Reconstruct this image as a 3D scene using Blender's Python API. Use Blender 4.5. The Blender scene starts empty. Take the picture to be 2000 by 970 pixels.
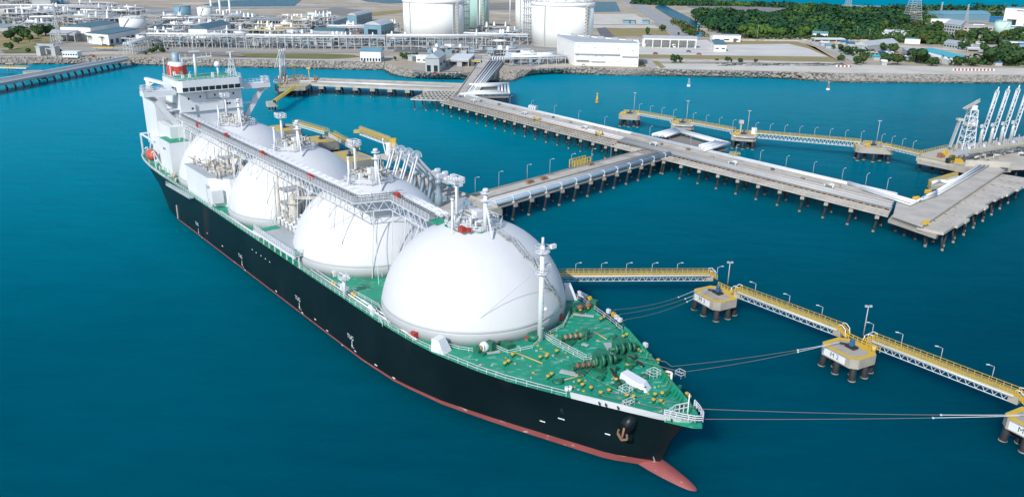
import bpy, math, random
from mathutils import Vector as V, Matrix, Quaternion
random.seed(7)
rnd = random.uniform
SC = bpy.context.scene
COL = SC.collection
# ---------------------------------------------------------------- camera model
F, PITCH, ROLL, CAMH = 1557.15, 0.34658, 0.0153, 84.136
_fw = V((0, math.cos(PITCH), -math.sin(PITCH))); _up = V((0, math.sin(PITCH), math.cos(PITCH))); _rt = V((1, 0, 0))
RT = _rt*math.cos(ROLL) + _up*math.sin(ROLL); UP = -_rt*math.sin(ROLL) + _up*math.cos(ROLL)
def W(px, py, z=0.0):
    d = _fw*F + RT*(px-1000) - UP*(py-485)
    t = (z-CAMH)/d.z
    return V((d.x*t, d.y*t, z))
SHC = V((-8.268, 162.771, 0)); SHD = -0.88715
AX = V((math.cos(SHD), math.sin(SHD), 0)); PT = V((-math.sin(SHD), math.cos(SHD), 0))
def SL(px, py, z):                       # point on the ship, in ship coordinates
    d = W(px, py, z) - SHC
    return V((d.dot(AX), d.dot(PT), z))
def SW(x, y, z=0.0):                     # ship coordinates -> world
    return SHC + AX*x + PT*y + V((0, 0, z))
# ---------------------------------------------------------------- mesh builder
class MB:
    def __init__(s): s.v = []; s.f = []; s.m = []; s.s = []
    def add(s, vs, fs, mi=0, sm=False):
        o = len(s.v); s.v += [tuple(q) for q in vs]
        for f in fs: s.f.append(tuple(i+o for i in f)); s.m.append(mi); s.s.append(sm)
        return s
    def box(s, c, d, rz=0.0, mi=0, taper=1.0):
        cx, cy, cz = c; a, b, h = d[0]/2, d[1]/2, d[2]/2
        co, si = math.cos(rz), math.sin(rz); vs = []
        for z, k in ((-h, 1.0), (h, taper)):
            for x, y in ((-a, -b), (a, -b), (a, b), (-a, b)):
                x *= k; y *= k; vs.append((cx+x*co-y*si, cy+x*si+y*co, cz+z))
        return s.add(vs, [(3, 2, 1, 0), (4, 5, 6, 7), (0, 1, 5, 4), (1, 2, 6, 5), (2, 3, 7, 6), (3, 0, 4, 7)], mi)
    def bb(s, x0, x1, y0, y1, z0, z1, mi=0):
        return s.box(((x0+x1)/2, (y0+y1)/2, (z0+z1)/2), (x1-x0, y1-y0, z1-z0), 0, mi)
    def beam(s, p, q, w, h=None, mi=0):
        p = V(p); q = V(q); h = h or w; d = q-p
        if d.length < 1e-6: return s
        d.normalize(); u = V((0, 0, 1)) if abs(d.z) < .95 else V((1, 0, 0))
        r = d.cross(u).normalized()*(w/2); t = r.cross(d).normalized()*(h/2)
        vs = [p-r-t, p+r-t, p+r+t, p-r+t, q-r-t, q+r-t, q+r+t, q-r+t]
        return s.add(vs, [(0, 1, 2, 3), (7, 6, 5, 4), (0, 4, 5, 1), (1, 5, 6, 2), (2, 6, 7, 3), (3, 7, 4, 0)], mi)
    def tube(s, p, q, r, r2=None, n=8, mi=0, sm=True, caps=True):
        p = V(p); q = V(q); r2 = r if r2 is None else r2; d = (q-p)
        if d.length < 1e-6: return s
        d.normalize(); u = V((0, 0, 1)) if abs(d.z) < .95 else V((1, 0, 0))
        a = d.cross(u).normalized(); b = a.cross(d)
        vs = []
        for c, k in ((p, r), (q, r2)):
            for i in range(n):
                t = 2*math.pi*i/n; vs.append(c + (a*math.cos(t)+b*math.sin(t))*k)
        s.add(vs, [(i, i+n, (i+1) % n+n, (i+1) % n) for i in range(n)], mi, sm)
        if caps: 
            o = len(s.v)-2*n
            s.f += [tuple(o+i for i in range(n)), tuple(o+n+i for i in reversed(range(n)))]; s.m += [mi, mi]; s.s += [False, False]
        return s
    def path(s, pts, r, n=8, mi=0):
        for a, b in zip(pts[:-1], pts[1:]): s.tube(a, b, r, n=n, mi=mi)
        for p in pts[1:-1]: s.ball(p, r*1.02, n, max(3, n//2), mi)
        return s
    def ball(s, c, r, n=12, m=6, mi=0, sx=1, sy=1, sz=1, z0=-1.0):
        pr = []
        for j in range(m+1):
            a = -math.pi/2 + math.pi*j/m
            if math.sin(a) < z0: continue
            pr.append((r*math.cos(a), r*math.sin(a)))
        return s.lathe(pr, c, n, mi, sx, sy, sz)
    def lathe(s, prof, c, n=24, mi=0, sx=1, sy=1, sz=1, sm=True):
        cx, cy, cz = c; vs = []; k = len(prof)
        for r, z in prof:
            for i in range(n):
                t = 2*math.pi*i/n; vs.append((cx+max(r, .001)*math.cos(t)*sx, cy+max(r, .001)*math.sin(t)*sy, cz+z*sz))
        fs = [(j*n+i, j*n+(i+1) % n, (j+1)*n+(i+1) % n, (j+1)*n+i) for j in range(k-1) for i in range(n)]
        fs.append(tuple(reversed(range(n)))) if prof[0][0] > .01 else None
        if prof[-1][0] > .01: fs.append(tuple((k-1)*n+i for i in range(n)))
        return s.add(vs, fs, mi, sm)
    def prism(s, poly, z0, z1, mi=0):
        n = len(poly); ar = sum(poly[i][0]*poly[(i+1) % n][1]-poly[(i+1) % n][0]*poly[i][1] for i in range(n))
        if ar < 0: poly = list(reversed(poly))
        vs = [(p[0], p[1], z0) for p in poly] + [(p[0], p[1], z1) for p in poly]
        fs = [tuple(reversed(range(n))), tuple(range(n, 2*n))] + [(i, (i+1) % n, (i+1) % n+n, i+n) for i in range(n)]
        return s.add(vs, fs, mi)
    def sheet(s, poly, z, mi=0):
        n = len(poly); ar = sum(poly[i][0]*poly[(i+1) % n][1]-poly[(i+1) % n][0]*poly[i][1] for i in range(n))
        if ar < 0: poly = list(reversed(poly))
        return s.add([(p[0], p[1], z) for p in poly], [tuple(range(n))], mi)
    def rail(s, pts, h=1.1, sp=2.0, t=.08, n=2, mi=0):
        pts = [V(p) for p in pts]
        for a, b in zip(pts[:-1], pts[1:]):
            L = (b-a).length; k = max(1, round(L/sp))
            for i in range(k+1): p = a.lerp(b, i/k); s.beam(p, p+V((0, 0, h)), t, t, mi)
            for j in range(n): z = V((0, 0, h*(j+1)/n)); s.beam(a+z, b+z, t, t, mi)
        return s
    def truss(s, a, b, up, k, t, mi=0):   # planar truss: bottom chord a-b, height vector up
        a = V(a); b = V(b); up = V(up)
        s.beam(a, b, t, t, mi); s.beam(a+up, b+up, t, t, mi)
        for i in range(k):
            p = a.lerp(b, i/k); q = a.lerp(b, (i+1)/k); m = a.lerp(b, (i+.5)/k)
            s.beam(p, m+up, t*.7, t*.7, mi); s.beam(m+up, q, t*.7, t*.7, mi)
        return s
    def build(s, name, mat, parent=None, local=False):
        me = bpy.data.meshes.new(name)
        off = V((0, 0, 0)) if (local or parent is None) else ORG.get(parent.name, V((0, 0, 0)))
        me.from_pydata([(x-off.x, y-off.y, z-off.z) for x, y, z in s.v], [], s.f)
        for m in (mat if isinstance(mat, (list, tuple)) else [mat]): me.materials.append(m)
        me.polygons.foreach_set('material_index', s.m); me.polygons.foreach_set('use_smooth', s.s)
        me.update()
        o = bpy.data.objects.new(name, me); COL.objects.link(o)
        if parent is not None:
            o.parent = parent; ORG[o.name] = off
        return o
ORG = {}
def tag(o, label=None, cat=None, group=None, kind=None):
    if label: o['label'] = label
    if cat: o['category'] = cat
    if group: o['group'] = group
    if kind: o['kind'] = kind
    return o
def thing(name, label, cat, loc, group=None, rz=0.0):
    o = bpy.data.objects.new(name, None); COL.objects.link(o); o.empty_display_size = .5
    o.location = loc; o.rotation_euler = (0, 0, rz); ORG[o.name] = V(loc)
    return tag(o, label, cat, group)
def single(mb, name, label, cat, mat, loc, group=None):
    loc = V(loc); mb.v = [(x-loc.x, y-loc.y, z-loc.z) for x, y, z in mb.v]
    o = mb.build(name, mat); o.location = loc; ORG[o.name] = loc
    return tag(o, label, cat, group)
def structure(mb, name, mat): return tag(mb.build(name, mat), kind='structure')
def copy_thing(o, loc, label=None, rz=None, scale=None, group=None):
    def rec(x, par):
        c = x.copy(); COL.objects.link(c)
        if par is not None: c.parent = par
        for ch in list(x.children): rec(ch, c)
        return c
    r = rec(o, None); r.location = loc
    if rz is not None: r.rotation_euler = (0, 0, rz)
    if scale is not None: r.scale = (scale, scale, scale) if not isinstance(scale, tuple) else scale
    if label: r['label'] = label
    if group: r['group'] = group
    return r
ORDW = ['first', 'second', 'third', 'fourth', 'fifth', 'sixth', 'seventh', 'eighth', 'ninth', 'tenth', 'eleventh', 'twelfth', 'thirteenth', 'fourteenth', 'fifteenth', 'sixteenth', 'seventeenth', 'eighteenth']
# ---------------------------------------------------------------- materials
def mat(name, c, rough=.6, c2=None, scale=.3, amt=.5, metal=0.0, bump=0.0, bscale=None, stretch=(1, 1, 1), spec=.5, det=6, lo=.35, hi=.65):
    m = bpy.data.materials.new(name); m.use_nodes = True; nt = m.node_tree; N = nt.nodes; L = nt.links
    b = N['Principled BSDF']; b.inputs['Roughness'].default_value = rough; b.inputs['Metallic'].default_value = metal
    b.inputs['Specular IOR Level'].default_value = spec
    c = (*c, 1)
    if c2 is None: c2 = tuple(x*.8 for x in c[:3])
    g = N.new('ShaderNodeNewGeometry'); mp = N.new('ShaderNodeMapping'); mp.inputs['Scale'].default_value = stretch
    L.new(g.outputs['Position'], mp.inputs['Vector'])
    n = N.new('ShaderNodeTexNoise'); n.inputs['Scale'].default_value = scale; n.inputs['Detail'].default_value = det; n.inputs['Roughness'].default_value = .65
    L.new(mp.outputs['Vector'], n.inputs['Vector'])
    mr = N.new('ShaderNodeMapRange'); mr.inputs[1].default_value = lo; mr.inputs[2].default_value = hi; mr.inputs[3].default_value = 0; mr.inputs[4].default_value = amt
    L.new(n.outputs['Fac'], mr.inputs[0])
    mx = N.new('ShaderNodeMix'); mx.data_type = 'RGBA'; mx.inputs['A'].default_value = c; mx.inputs['B'].default_value = (*c2, 1)
    L.new(mr.outputs[0], mx.inputs['Factor']); L.new(mx.outputs['Result'], b.inputs['Base Color'])
    if bump:
        n2 = N.new('ShaderNodeTexNoise'); n2.inputs['Scale'].default_value = bscale or scale*4; n2.inputs['Detail'].default_value = 4
        L.new(g.outputs['Position'], n2.inputs['Vector'])
        bp = N.new('ShaderNodeBump'); bp.inputs['Strength'].default_value = bump; bp.inputs['Distance'].default_value = .3
        L.new(n2.outputs['Fac'], bp.inputs['Height']); L.new(bp.outputs['Normal'], b.inputs['Normal'])
    m['mix'] = 1
    return m
def layer(m, c, scale, lo, hi, stretch=(1, 1, 1), vor=False, amt=1.0):   # another colour layer over the base colour
    nt = m.node_tree; N = nt.nodes; L = nt.links; b = N['Principled BSDF']
    old = b.inputs['Base Color'].links[0].from_socket
    g = N.new('ShaderNodeNewGeometry'); mp = N.new('ShaderNodeMapping'); mp.inputs['Scale'].default_value = stretch
    L.new(g.outputs['Position'], mp.inputs['Vector'])
    n = N.new('ShaderNodeTexVoronoi' if vor else 'ShaderNodeTexNoise'); n.inputs['Scale'].default_value = scale
    if not vor: n.inputs['Detail'].default_value = 5
    L.new(mp.outputs['Vector'], n.inputs['Vector'])
    mr = N.new('ShaderNodeMapRange'); mr.inputs[1].default_value = lo; mr.inputs[2].default_value = hi; mr.inputs[3].default_value = 0; mr.inputs[4].default_value = amt
    L.new(n.outputs[0], mr.inputs[0])
    mx = N.new('ShaderNodeMix'); mx.data_type = 'RGBA'; mx.inputs['B'].default_value = (*c, 1)
    L.new(mr.outputs[0], mx.inputs['Factor']); L.new(old, mx.inputs['A']); L.new(mx.outputs['Result'], b.inputs['Base Color'])
    return m
M = {}
M['white'] = mat('white_paint', (.70, .72, .74), .42, (.62, .64, .66), .12, .6)
M['dome'] = layer(mat('dome_paint', (.645, .655, .67), .5, (.585, .595, .61), .06, .7), (.50, .51, .52), .35, .6, .8, (1, 1, .10), amt=.5)
M['funnel'] = mat('funnel_red', (.55, .07, .035), .5, (.42, .05, .03), .5, .6)
M['skirt'] = layer(mat('skirt_paint', (.46, .475, .49), .5, (.41, .425, .44), .1, .7), (.5, .46, .42), .6, .62, .75, (1, 1, .15), amt=.5)
M['grey'] = mat('grey_paint', (.42, .46, .49), .5, (.33, .37, .4), .2, .6)
M['dgrey'] = mat('dark_grey', (.10, .115, .125), .6, (.05, .06, .07), .4, .6)
M['green'] = layer(layer(mat('deck_green', (.004, .30, .175), .55, (.008, .22, .13), .25, .8), (.24, .47, .37), .55, .57, .68, (1, 2.6, 1), amt=.7), (.07, .13, .07), .2, .6, .74, amt=.65)
M['dgreen'] = mat('machine_green', (.010, .17, .095), .5, (.02, .09, .05), .8, .8)
M['hull'] = layer(mat('hull_black', (.004, .010, .012), .36, (.007, .017, .02), .06, .8, spec=.22), (.06, .03, .025), .09, .62, .8, (1, 1, .35), amt=.4)
layer(M['hull'], (.10, .10, .095), 1.1, .68, .8, (1, 1, .08), amt=.3)
M['red'] = layer(mat('antifouling_red', (.29, .075, .07), .6, (.22, .055, .05), .15, .7), (.62, .45, .4), .5, .62, .72, (1, 1, 3), amt=.7)
M['rbox'] = mat('fire_red', (.42, .05, .03), .5, (.3, .03, .02), .8, .6)
M['orange'] = mat('lifeboat_orange', (.46, .085, .05), .5, (.5, .09, .05), .8, .6)
M['glass'] = mat('dark_glass', (.015, .03, .04), .12, (.02, .04, .05), .5, .5)
M['yellow'] = mat('yellow_paint', (.66, .43, .02), .5, (.5, .33, .05), .5, .6)
M['ygrat'] = layer(mat('yellow_grating', (.54, .41, .10), .6, (.44, .35, .15), .4, .6), (.25, .24, .2), .5, .55, .7, amt=.7)
M['conc'] = layer(mat('concrete', (.41, .375, .32), .8, (.27, .25, .215), .18, .8, bump=.2, bscale=1.5), (.2, .18, .15), .5, .62, .75, (1, 1, .3), amt=.6)
M['concl'] = layer(mat('pale_concrete', (.52, .485, .425), .8, (.38, .35, .305), .12, .9), (.22, .2, .17), .09, .56, .72, amt=.65)
M['pile'] = mat('pile_black', (.022, .03, .035), .6, (.04, .04, .04), .5, .7)
M['pilew'] = mat('pile_growth', (.36, .29, .23), .8, (.2, .16, .13), .8, .8)
M['pipe'] = mat('pipe_silver', (.60, .625, .63), .42, (.48, .5, .51), .3, .6, metal=.15)
M['pipeb'] = mat('pipe_blue_grey', (.30, .40, .47), .45, (.24, .33, .4), .2, .6, metal=.1)
M['steel'] = mat('galvanised', (.46, .475, .48), .5, (.36, .37, .375), .4, .6, metal=.1)
M['rust'] = mat('rust_brown', (.30, .16, .09), .8, (.2, .12, .08), .6, .8)
M['rope'] = mat('rope', (.24, .20, .15), .9, (.22, .2, .17), 1.5, .6)
M['ropew'] = mat('rope_tail', (.75, .78, .78), .8)
M['beige'] = mat('machinery_cream', (.55, .52, .45), .6, (.38, .35, .3), .8, .7)
M['asph'] = mat('asphalt', (.11, .115, .12), .85, (.16, .16, .16), .03, .8)
M['roadc'] = mat('pale_road', (.34, .345, .34), .85, (.27, .275, .27), .03, .8)
M['sand'] = layer(layer(mat('sand', (.44, .37, .28), .9, (.33, .28, .21), .02, .9), (.24, .23, .17), .035, .52, .68, amt=.8), (.56, .51, .43), .012, .56, .7, amt=.8)
M['beach'] = layer(mat('pale_sand', (.60, .57, .50), .9, (.47, .44, .38), .03, .9), (.25, .24, .2), .09, .63, .72, (1, 3, 1), amt=.6)
M['lot'] = layer(layer(mat('gravel_lot', (.46, .45, .42), .9, (.34, .335, .31), .03, .9), (.24, .24, .225), .02, .55, .68, (1, 3, 1), amt=.75), (.40, .33, .24), .011, .55, .7, amt=.6)
M['gravel'] = layer(mat('pale_gravel', (.60, .58, .54), .9, (.50, .48, .45), .025, .9), (.36, .35, .33), .014, .58, .72, (1, 4, 1), amt=.6)
M['yard'] = layer(layer(mat('plant_ground', (.31, .305, .29), .9, (.21, .21, .20), .03, .9), (.42, .36, .27), .013, .52, .64, amt=.85), (.13, .13, .125), .03, .58, .68, (1, 3, 1), amt=.7)
M['drum'] = mat('drum_rope', (.26, .10, .07), .8, (.18, .12, .07), 1.2, .8)
M['grass'] = layer(mat('grass', (.12, .14, .035), .9, (.2, .18, .07), .03, .8), (.30, .27, .19), .05, .6, .75, amt=.7)
M['dry'] = layer(mat('dry_grass', (.30, .235, .085), .9, (.24, .2, .09), .03, .8), (.42, .36, .24), .04, .6, .75, amt=.6)
M['mud'] = layer(mat('mudflat', (.19, .185, .18), .9, (.26, .235, .2), .004, .9), (.12, .13, .13), .01, .55, .7, (1, 5, 1), amt=.6)
M['blueroof'] = mat('blue_roof', (.14, .32, .40), .5, (.1, .26, .34), .1, .6)
M['tealroof'] = mat('teal_roof', (.03, .40, .45), .5, (.04, .33, .4), .1, .6)
M['cobalt'] = mat('cobalt_sheet', (.01, .13, .30), .5, (.02, .18, .34), .2, .6)
M['greyroof'] = mat('grey_roof', (.44, .47, .49), .55, (.35, .38, .4), .1, .6)
M['droof'] = mat('dark_blue_roof', (.06, .13, .17), .55, (.08, .17, .21), .1, .6)
M['wallw'] = mat('white_wall', (.78, .78, .76), .7, (.66, .66, .64), .06, .6)
M['wallg'] = mat('grey_wall', (.40, .42, .42), .7, (.32, .34, .34), .1, .6)
M['wallb'] = mat('blue_wall', (.16, .30, .38), .6, (.12, .24, .31), .1, .6)
M['wallbe'] = mat('beige_wall', (.45, .40, .34), .7, (.36, .32, .27), .1, .6)
M['lng'] = layer(mat('tank_concrete', (.82, .83, .81), .7, (.77, .79, .76), .03, .8), (.66, .68, .65), .12, .6, .78, (1, 1, .08), amt=.5)
M['lngg'] = layer(mat('tank_pale_green', (.46, .66, .57), .7, (.40, .6, .52), .03, .8), (.35, .5, .44), .12, .6, .78, (1, 1, .08), amt=.5)
M['trunk'] = mat('bark', (.12, .085, .06), .9, (.08, .06, .04), .8, .7)
M['leaf'] = mat('leaf_green', (.06, .115, .028), .7, (.03, .068, .02), .18, 1, lo=.3, hi=.7, spec=.2)
M['leafd'] = mat('leaf_dark', (.026, .07, .026), .7, (.045, .09, .026), .15, 1, lo=.3, hi=.7, spec=.2)
M['leafy'] = mat('leaf_yellow_green', (.085, .115, .022), .7, (.05, .075, .02), .15, 1, lo=.3, hi=.7, spec=.2)
M['wood'] = layer(layer(mat('forest_leaf', (.024, .085, .03), .75, (.012, .045, .026), .035, 1, lo=.4, hi=.6, spec=.15), (.075, .14, .025), .02, .5, .64, amt=.9), (.1, .045, .02), .011, .7, .76, amt=.7)
M['rock'] = layer(mat('boulder', (.26, .24, .21), .9, (.36, .33, .29), .6, 1, lo=.3, hi=.7), (.12, .11, .1), .25, .55, .7, amt=.8)
def tide(m, c, z0, z1):                     # wet, weed-dark band near the waterline
    nt = m.node_tree; N = nt.nodes; L = nt.links; b = N['Principled BSDF']; old = b.inputs['Base Color'].links[0].from_socket
    g = N.new('ShaderNodeNewGeometry'); sx = N.new('ShaderNodeSeparateXYZ'); L.new(g.outputs['Position'], sx.inputs[0])
    n = N.new('ShaderNodeTexNoise'); n.inputs['Scale'].default_value = .25; L.new(g.outputs['Position'], n.inputs['Vector'])
    ad = N.new('ShaderNodeMath'); ad.operation = 'MULTIPLY_ADD'; ad.inputs[1].default_value = 1.6; L.new(n.outputs['Fac'], ad.inputs[0]); L.new(sx.outputs['Z'], ad.inputs[2])
    mr = N.new('ShaderNodeMapRange'); mr.inputs[1].default_value = z0+.8; mr.inputs[2].default_value = z1+.8; mr.inputs[3].default_value = 1; mr.inputs[4].default_value = 0; L.new(ad.outputs[0], mr.inputs[0])
    mx = N.new('ShaderNodeMix'); mx.data_type = 'RGBA'; mx.inputs['B'].default_value = (*c, 1); L.new(mr.outputs[0], mx.inputs['Factor']); L.new(old, mx.inputs['A']); L.new(mx.outputs['Result'], b.inputs['Base Color'])
tide(M['rock'], (.035, .03, .024), .5, 1.4)
M['bank'] = mat('rubble_bank', (.13, .12, .11), .9, (.2, .19, .17), .4, 1)
M['black'] = mat('black_steel', (.02, .022, .025), .5, (.03, .03, .03), .5, .5)
M['blue'] = mat('blue_paint', (.03, .12, .24), .5, (.02, .08, .17), .5, .5)
M['ink'] = mat('marking_ink', (.02, .03, .04), .6)
M['mark'] = mat('hull_marking', (.75, .78, .78), .6)
M['tan'] = mat('tan_pipe', (.36, .25, .16), .7, (.25, .18, .12), .5, .8)
# ---------------------------------------------------------------- shared parts
def _unit(name, mats, zs):
    mb = MB(); n = 10
    for z0, z1, mi, r in zs: mb.tube((0, 0, z0), (0, 0, z1), r, n=n, mi=mi)
    o = mb.build(name, mats); me = o.data; bpy.data.objects.remove(o); return me
U_PILE = _unit('pile', [M['pile'], M['pilew']], [(0, .8, 0, 1), (.8, 1, 1, 1.12)])
def pile(parent, p, q, r=.5, me=None, name='pile'):
    p = V(p); q = V(q); o = bpy.data.objects.new(name, me or U_PILE); COL.objects.link(o)
    d = q-p; o.parent = parent; o.location = p-ORG[parent.name]
    o.rotation_mode = 'QUATERNION'; o.rotation_quaternion = V((0, 0, 1)).rotation_difference(d.normalized()); o.scale = (r, r, d.length)
    return o
def text_mb(txt, size):
    cu = bpy.data.curves.new('t', 'FONT'); cu.body = txt; cu.size = size; cu.align_x = 'CENTER'; cu.align_y = 'CENTER'; cu.offset = 0
    o = bpy.data.objects.new('t', cu); COL.objects.link(o)
    dg = bpy.context.evaluated_depsgraph_get(); me = bpy.data.meshes.new_from_object(o.evaluated_get(dg))
    mb = MB(); mb.add([v.co for v in me.vertices], [tuple(p.vertices) for p in me.polygons])
    bpy.data.objects.remove(o); bpy.data.curves.remove(cu); bpy.data.meshes.remove(me)
    return mb
def place_text(txt, size, pos, right, up):
    mb = text_mb(txt, size); r = V(right).normalized(); u = V(up).normalized(); p = V(pos)
    mb.v = [tuple(p + r*x + u*y) for x, y, z in mb.v]; return mb
def interp(tab, x):
    if x <= tab[0][0]: return tab[0][1]
    for (a, b), (c, d) in zip(tab[:-1], tab[1:]):
        if x <= c: return b + (d-b)*(x-a)/(c-a)
    return tab[-1][1]
# ---------------------------------------------------------------- camera, sun, sky
cam = bpy.data.cameras.new('camera'); co = bpy.data.objects.new('camera', cam); COL.objects.link(co); SC.camera = co
cam.sensor_fit = 'HORIZONTAL'; cam.sensor_width = 36; cam.lens = 36*F/2000; cam.clip_end = 30000; cam.clip_start = 1
co.matrix_world = Matrix(((RT.x, UP.x, -_fw.x, 0), (RT.y, UP.y, -_fw.y, 0), (RT.z, UP.z, -_fw.z, CAMH), (0, 0, 0, 1)))
EL = math.radians(36); SH = V((-.45, -.89)).normalized()
sv = V((SH.x*math.cos(EL), SH.y*math.cos(EL), math.sin(EL)))
sl = bpy.data.lights.new('sun', 'SUN'); sl.energy = 3.3; sl.angle = math.radians(.5); sl.color = (1, .965, .92)
so = bpy.data.objects.new('sun', sl); COL.objects.link(so); so.rotation_euler = sv.to_track_quat('Z', 'Y').to_euler(); so.location = (0, 0, 400)
wd = bpy.data.worlds.new('World'); SC.world = wd; wd.use_nodes = True; wn = wd.node_tree.nodes
bg = wn['Background']; sky = wn.new('ShaderNodeTexSky'); sky.sky_type = 'NISHITA'; sky.sun_disc = False
sky.sun_elevation = EL; sky.sun_rotation = math.atan2(SH.x, SH.y); sky.altitude = 50; sky.dust_density = .6; sky.ozone_density = 1.5
wd.node_tree.links.new(sky.outputs[0], bg.inputs[0]); bg.inputs[1].default_value = .14
SC.view_settings.view_transform = 'Standard'; SC.view_settings.look = 'None'; SC.view_settings.gamma = 1; SC.view_settings.exposure = .3
# ---------------------------------------------------------------- water
def water_mat(name, ramp, rough=.12, spec=.015, wave=1.0, deep=0):
    m = bpy.data.materials.new(name); m.use_nodes = True; nt = m.node_tree; N = nt.nodes; L = nt.links; b = N['Principled BSDF']
    b.inputs['Roughness'].default_value = rough; b.inputs['IOR'].default_value = 1.07; b.inputs['Specular IOR Level'].default_value = spec
    if deep: b.inputs['Subsurface Weight'].default_value = 1.0; b.inputs['Subsurface Radius'].default_value = (3, 9, 12); b.inputs['Subsurface Scale'].default_value = deep; b.subsurface_method = 'BURLEY'
    g = N.new('ShaderNodeNewGeometry'); sx = N.new('ShaderNodeSeparateXYZ'); L.new(g.outputs['Position'], sx.inputs[0])
    n0 = N.new('ShaderNodeTexNoise'); n0.inputs['Scale'].default_value = .009; n0.inputs['Detail'].default_value = 3; L.new(g.outputs['Position'], n0.inputs['Vector'])
    # painted sky sheen: base colour brightens with distance and westward, warped by broad patches
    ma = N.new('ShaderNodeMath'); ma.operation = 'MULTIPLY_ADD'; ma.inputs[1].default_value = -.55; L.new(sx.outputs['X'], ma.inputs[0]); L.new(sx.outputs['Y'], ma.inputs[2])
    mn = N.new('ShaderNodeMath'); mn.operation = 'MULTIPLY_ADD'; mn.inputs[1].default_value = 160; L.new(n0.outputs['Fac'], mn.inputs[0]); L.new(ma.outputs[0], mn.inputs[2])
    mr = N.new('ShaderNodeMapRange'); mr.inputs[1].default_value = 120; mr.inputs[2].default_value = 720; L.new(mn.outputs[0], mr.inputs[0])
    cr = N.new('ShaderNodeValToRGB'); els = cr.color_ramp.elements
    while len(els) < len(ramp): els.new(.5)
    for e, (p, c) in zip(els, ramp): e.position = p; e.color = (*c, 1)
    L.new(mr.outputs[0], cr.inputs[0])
    # streaks of ripple texture
    n3 = N.new('ShaderNodeTexNoise'); n3.inputs['Scale'].default_value = .05; n3.inputs['Detail'].default_value = 8; n3.inputs['Roughness'].default_value = .7
    mp3 = N.new('ShaderNodeMapping'); mp3.inputs['Rotation'].default_value = (0, 0, .5); mp3.inputs['Scale'].default_value = (1, 3.2, 1); L.new(g.outputs['Position'], mp3.inputs['Vector']); L.new(mp3.outputs[0], n3.inputs['Vector'])
    hs = N.new('ShaderNodeHueSaturation'); mv = N.new('ShaderNodeMapRange'); mv.inputs[1].default_value = .3; mv.inputs[2].default_value = .7; mv.inputs[3].default_value = .91; mv.inputs[4].default_value = 1.09
    L.new(n3.outputs['Fac'], mv.inputs[0]); L.new(mv.outputs[0], hs.inputs['Value']); L.new(cr.outputs['Color'], hs.inputs['Color']); L.new(hs.outputs[0], b.inputs['Base Color'])
    h = None
    for sc, st, rot in ((.9, (1, 2.2, 1), .5), (.28, (1, 2.5, 1), .7), (.06, (1, 2, 1), .4)):
        mp = N.new('ShaderNodeMapping'); mp.inputs['Rotation'].default_value = (0, 0, rot); mp.inputs['Scale'].default_value = st
        L.new(g.outputs['Position'], mp.inputs['Vector'])
        n = N.new('ShaderNodeTexNoise'); n.inputs['Scale'].default_value = sc; n.inputs['Detail'].default_value = 5; n.inputs['Roughness'].default_value = .6
        L.new(mp.outputs[0], n.inputs['Vector'])
        mm = N.new('ShaderNodeMath'); mm.operation = 'MULTIPLY_ADD'; mm.inputs[1].default_value = .28/sc; L.new(n.outputs['Fac'], mm.inputs[0])
        if h: L.new(h, mm.inputs[2])
        else: mm.inputs[2].default_value = 0
        h = mm.outputs[0]
    bp = N.new('ShaderNodeBump'); bp.inputs['Strength'].default_value = .35*wave; bp.inputs['Distance'].default_value = .5
    L.new(h, bp.inputs['Height']); L.new(bp.outputs['Normal'], b.inputs['Normal'])
    return m
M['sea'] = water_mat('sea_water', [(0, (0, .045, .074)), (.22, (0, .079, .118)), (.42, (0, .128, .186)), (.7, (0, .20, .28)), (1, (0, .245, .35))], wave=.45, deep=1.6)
M['pond'] = water_mat('pond_water', [(0, (0, .085, .15)), (1, (.004, .10, .17))], rough=.2, wave=.6)
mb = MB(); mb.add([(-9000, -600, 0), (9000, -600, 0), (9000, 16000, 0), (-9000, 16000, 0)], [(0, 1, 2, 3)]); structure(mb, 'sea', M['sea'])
# ---------------------------------------------------------------- land
TOE = [(-60, 127), (0, 128), (125, 127), (245, 128), (350, 131), (500, 134), (640, 137), (752, 139), (764, 148), (800, 154), (850, 155), (905, 156), (960, 162), (1003, 161), (1018, 153), (1040, 147), (1075, 145), (1140, 147), (1200, 149), (1300, 150), (1500, 154), (1640, 163), (2000, 165), (2070, 165)]
CRE = [(-60, 111), (0, 112), (125, 112), (250, 113), (350, 115), (500, 118), (640, 120), (755, 122), (787, 137), (810, 141), (850, 143), (895, 143), (960, 137), (1000, 137), (1015, 136), (1040, 135), (1080, 133), (1140, 132), (1200, 133), (1300, 136), (1500, 140), (1640, 144), (2000, 148), (2070, 148)]
GZ = 5.2
toe = [W(x, y, -.6) for x, y in TOE]; cre = [W(x, y, GZ) for x, y in CRE]
far = [V((800, 640, GZ)), V((1500, 1300, GZ))] + [W(x, y, GZ) for x, y in ((2050, 13), (1900, 15), (1750, 13), (1600, 9), (1500, 6), (1400, 2), (1330, -4))] + [V((700, 7000, GZ)), V((-5000, 7000, GZ)), V((-2500, 690, GZ))]
mb = MB(); mb.sheet(cre+far, GZ); structure(mb, 'ground', M['sand'])
mb = MB(); n = len(toe)
mb.add(toe+cre, [(i, i+1, n+i+1, n+i) for i in range(n-1)]); structure(mb, 'shore_bank', M['bank'])
# far shore face so that the coast has thickness
mb = MB(); fl = far[1:10]; mb.add(fl+[V((p.x, p.y, -1)) for p in fl], [(i, i+1, len(fl)+i+1, len(fl)+i) for i in range(len(fl)-1)]); structure(mb, 'far_shore_bank', M['bank'])
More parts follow.
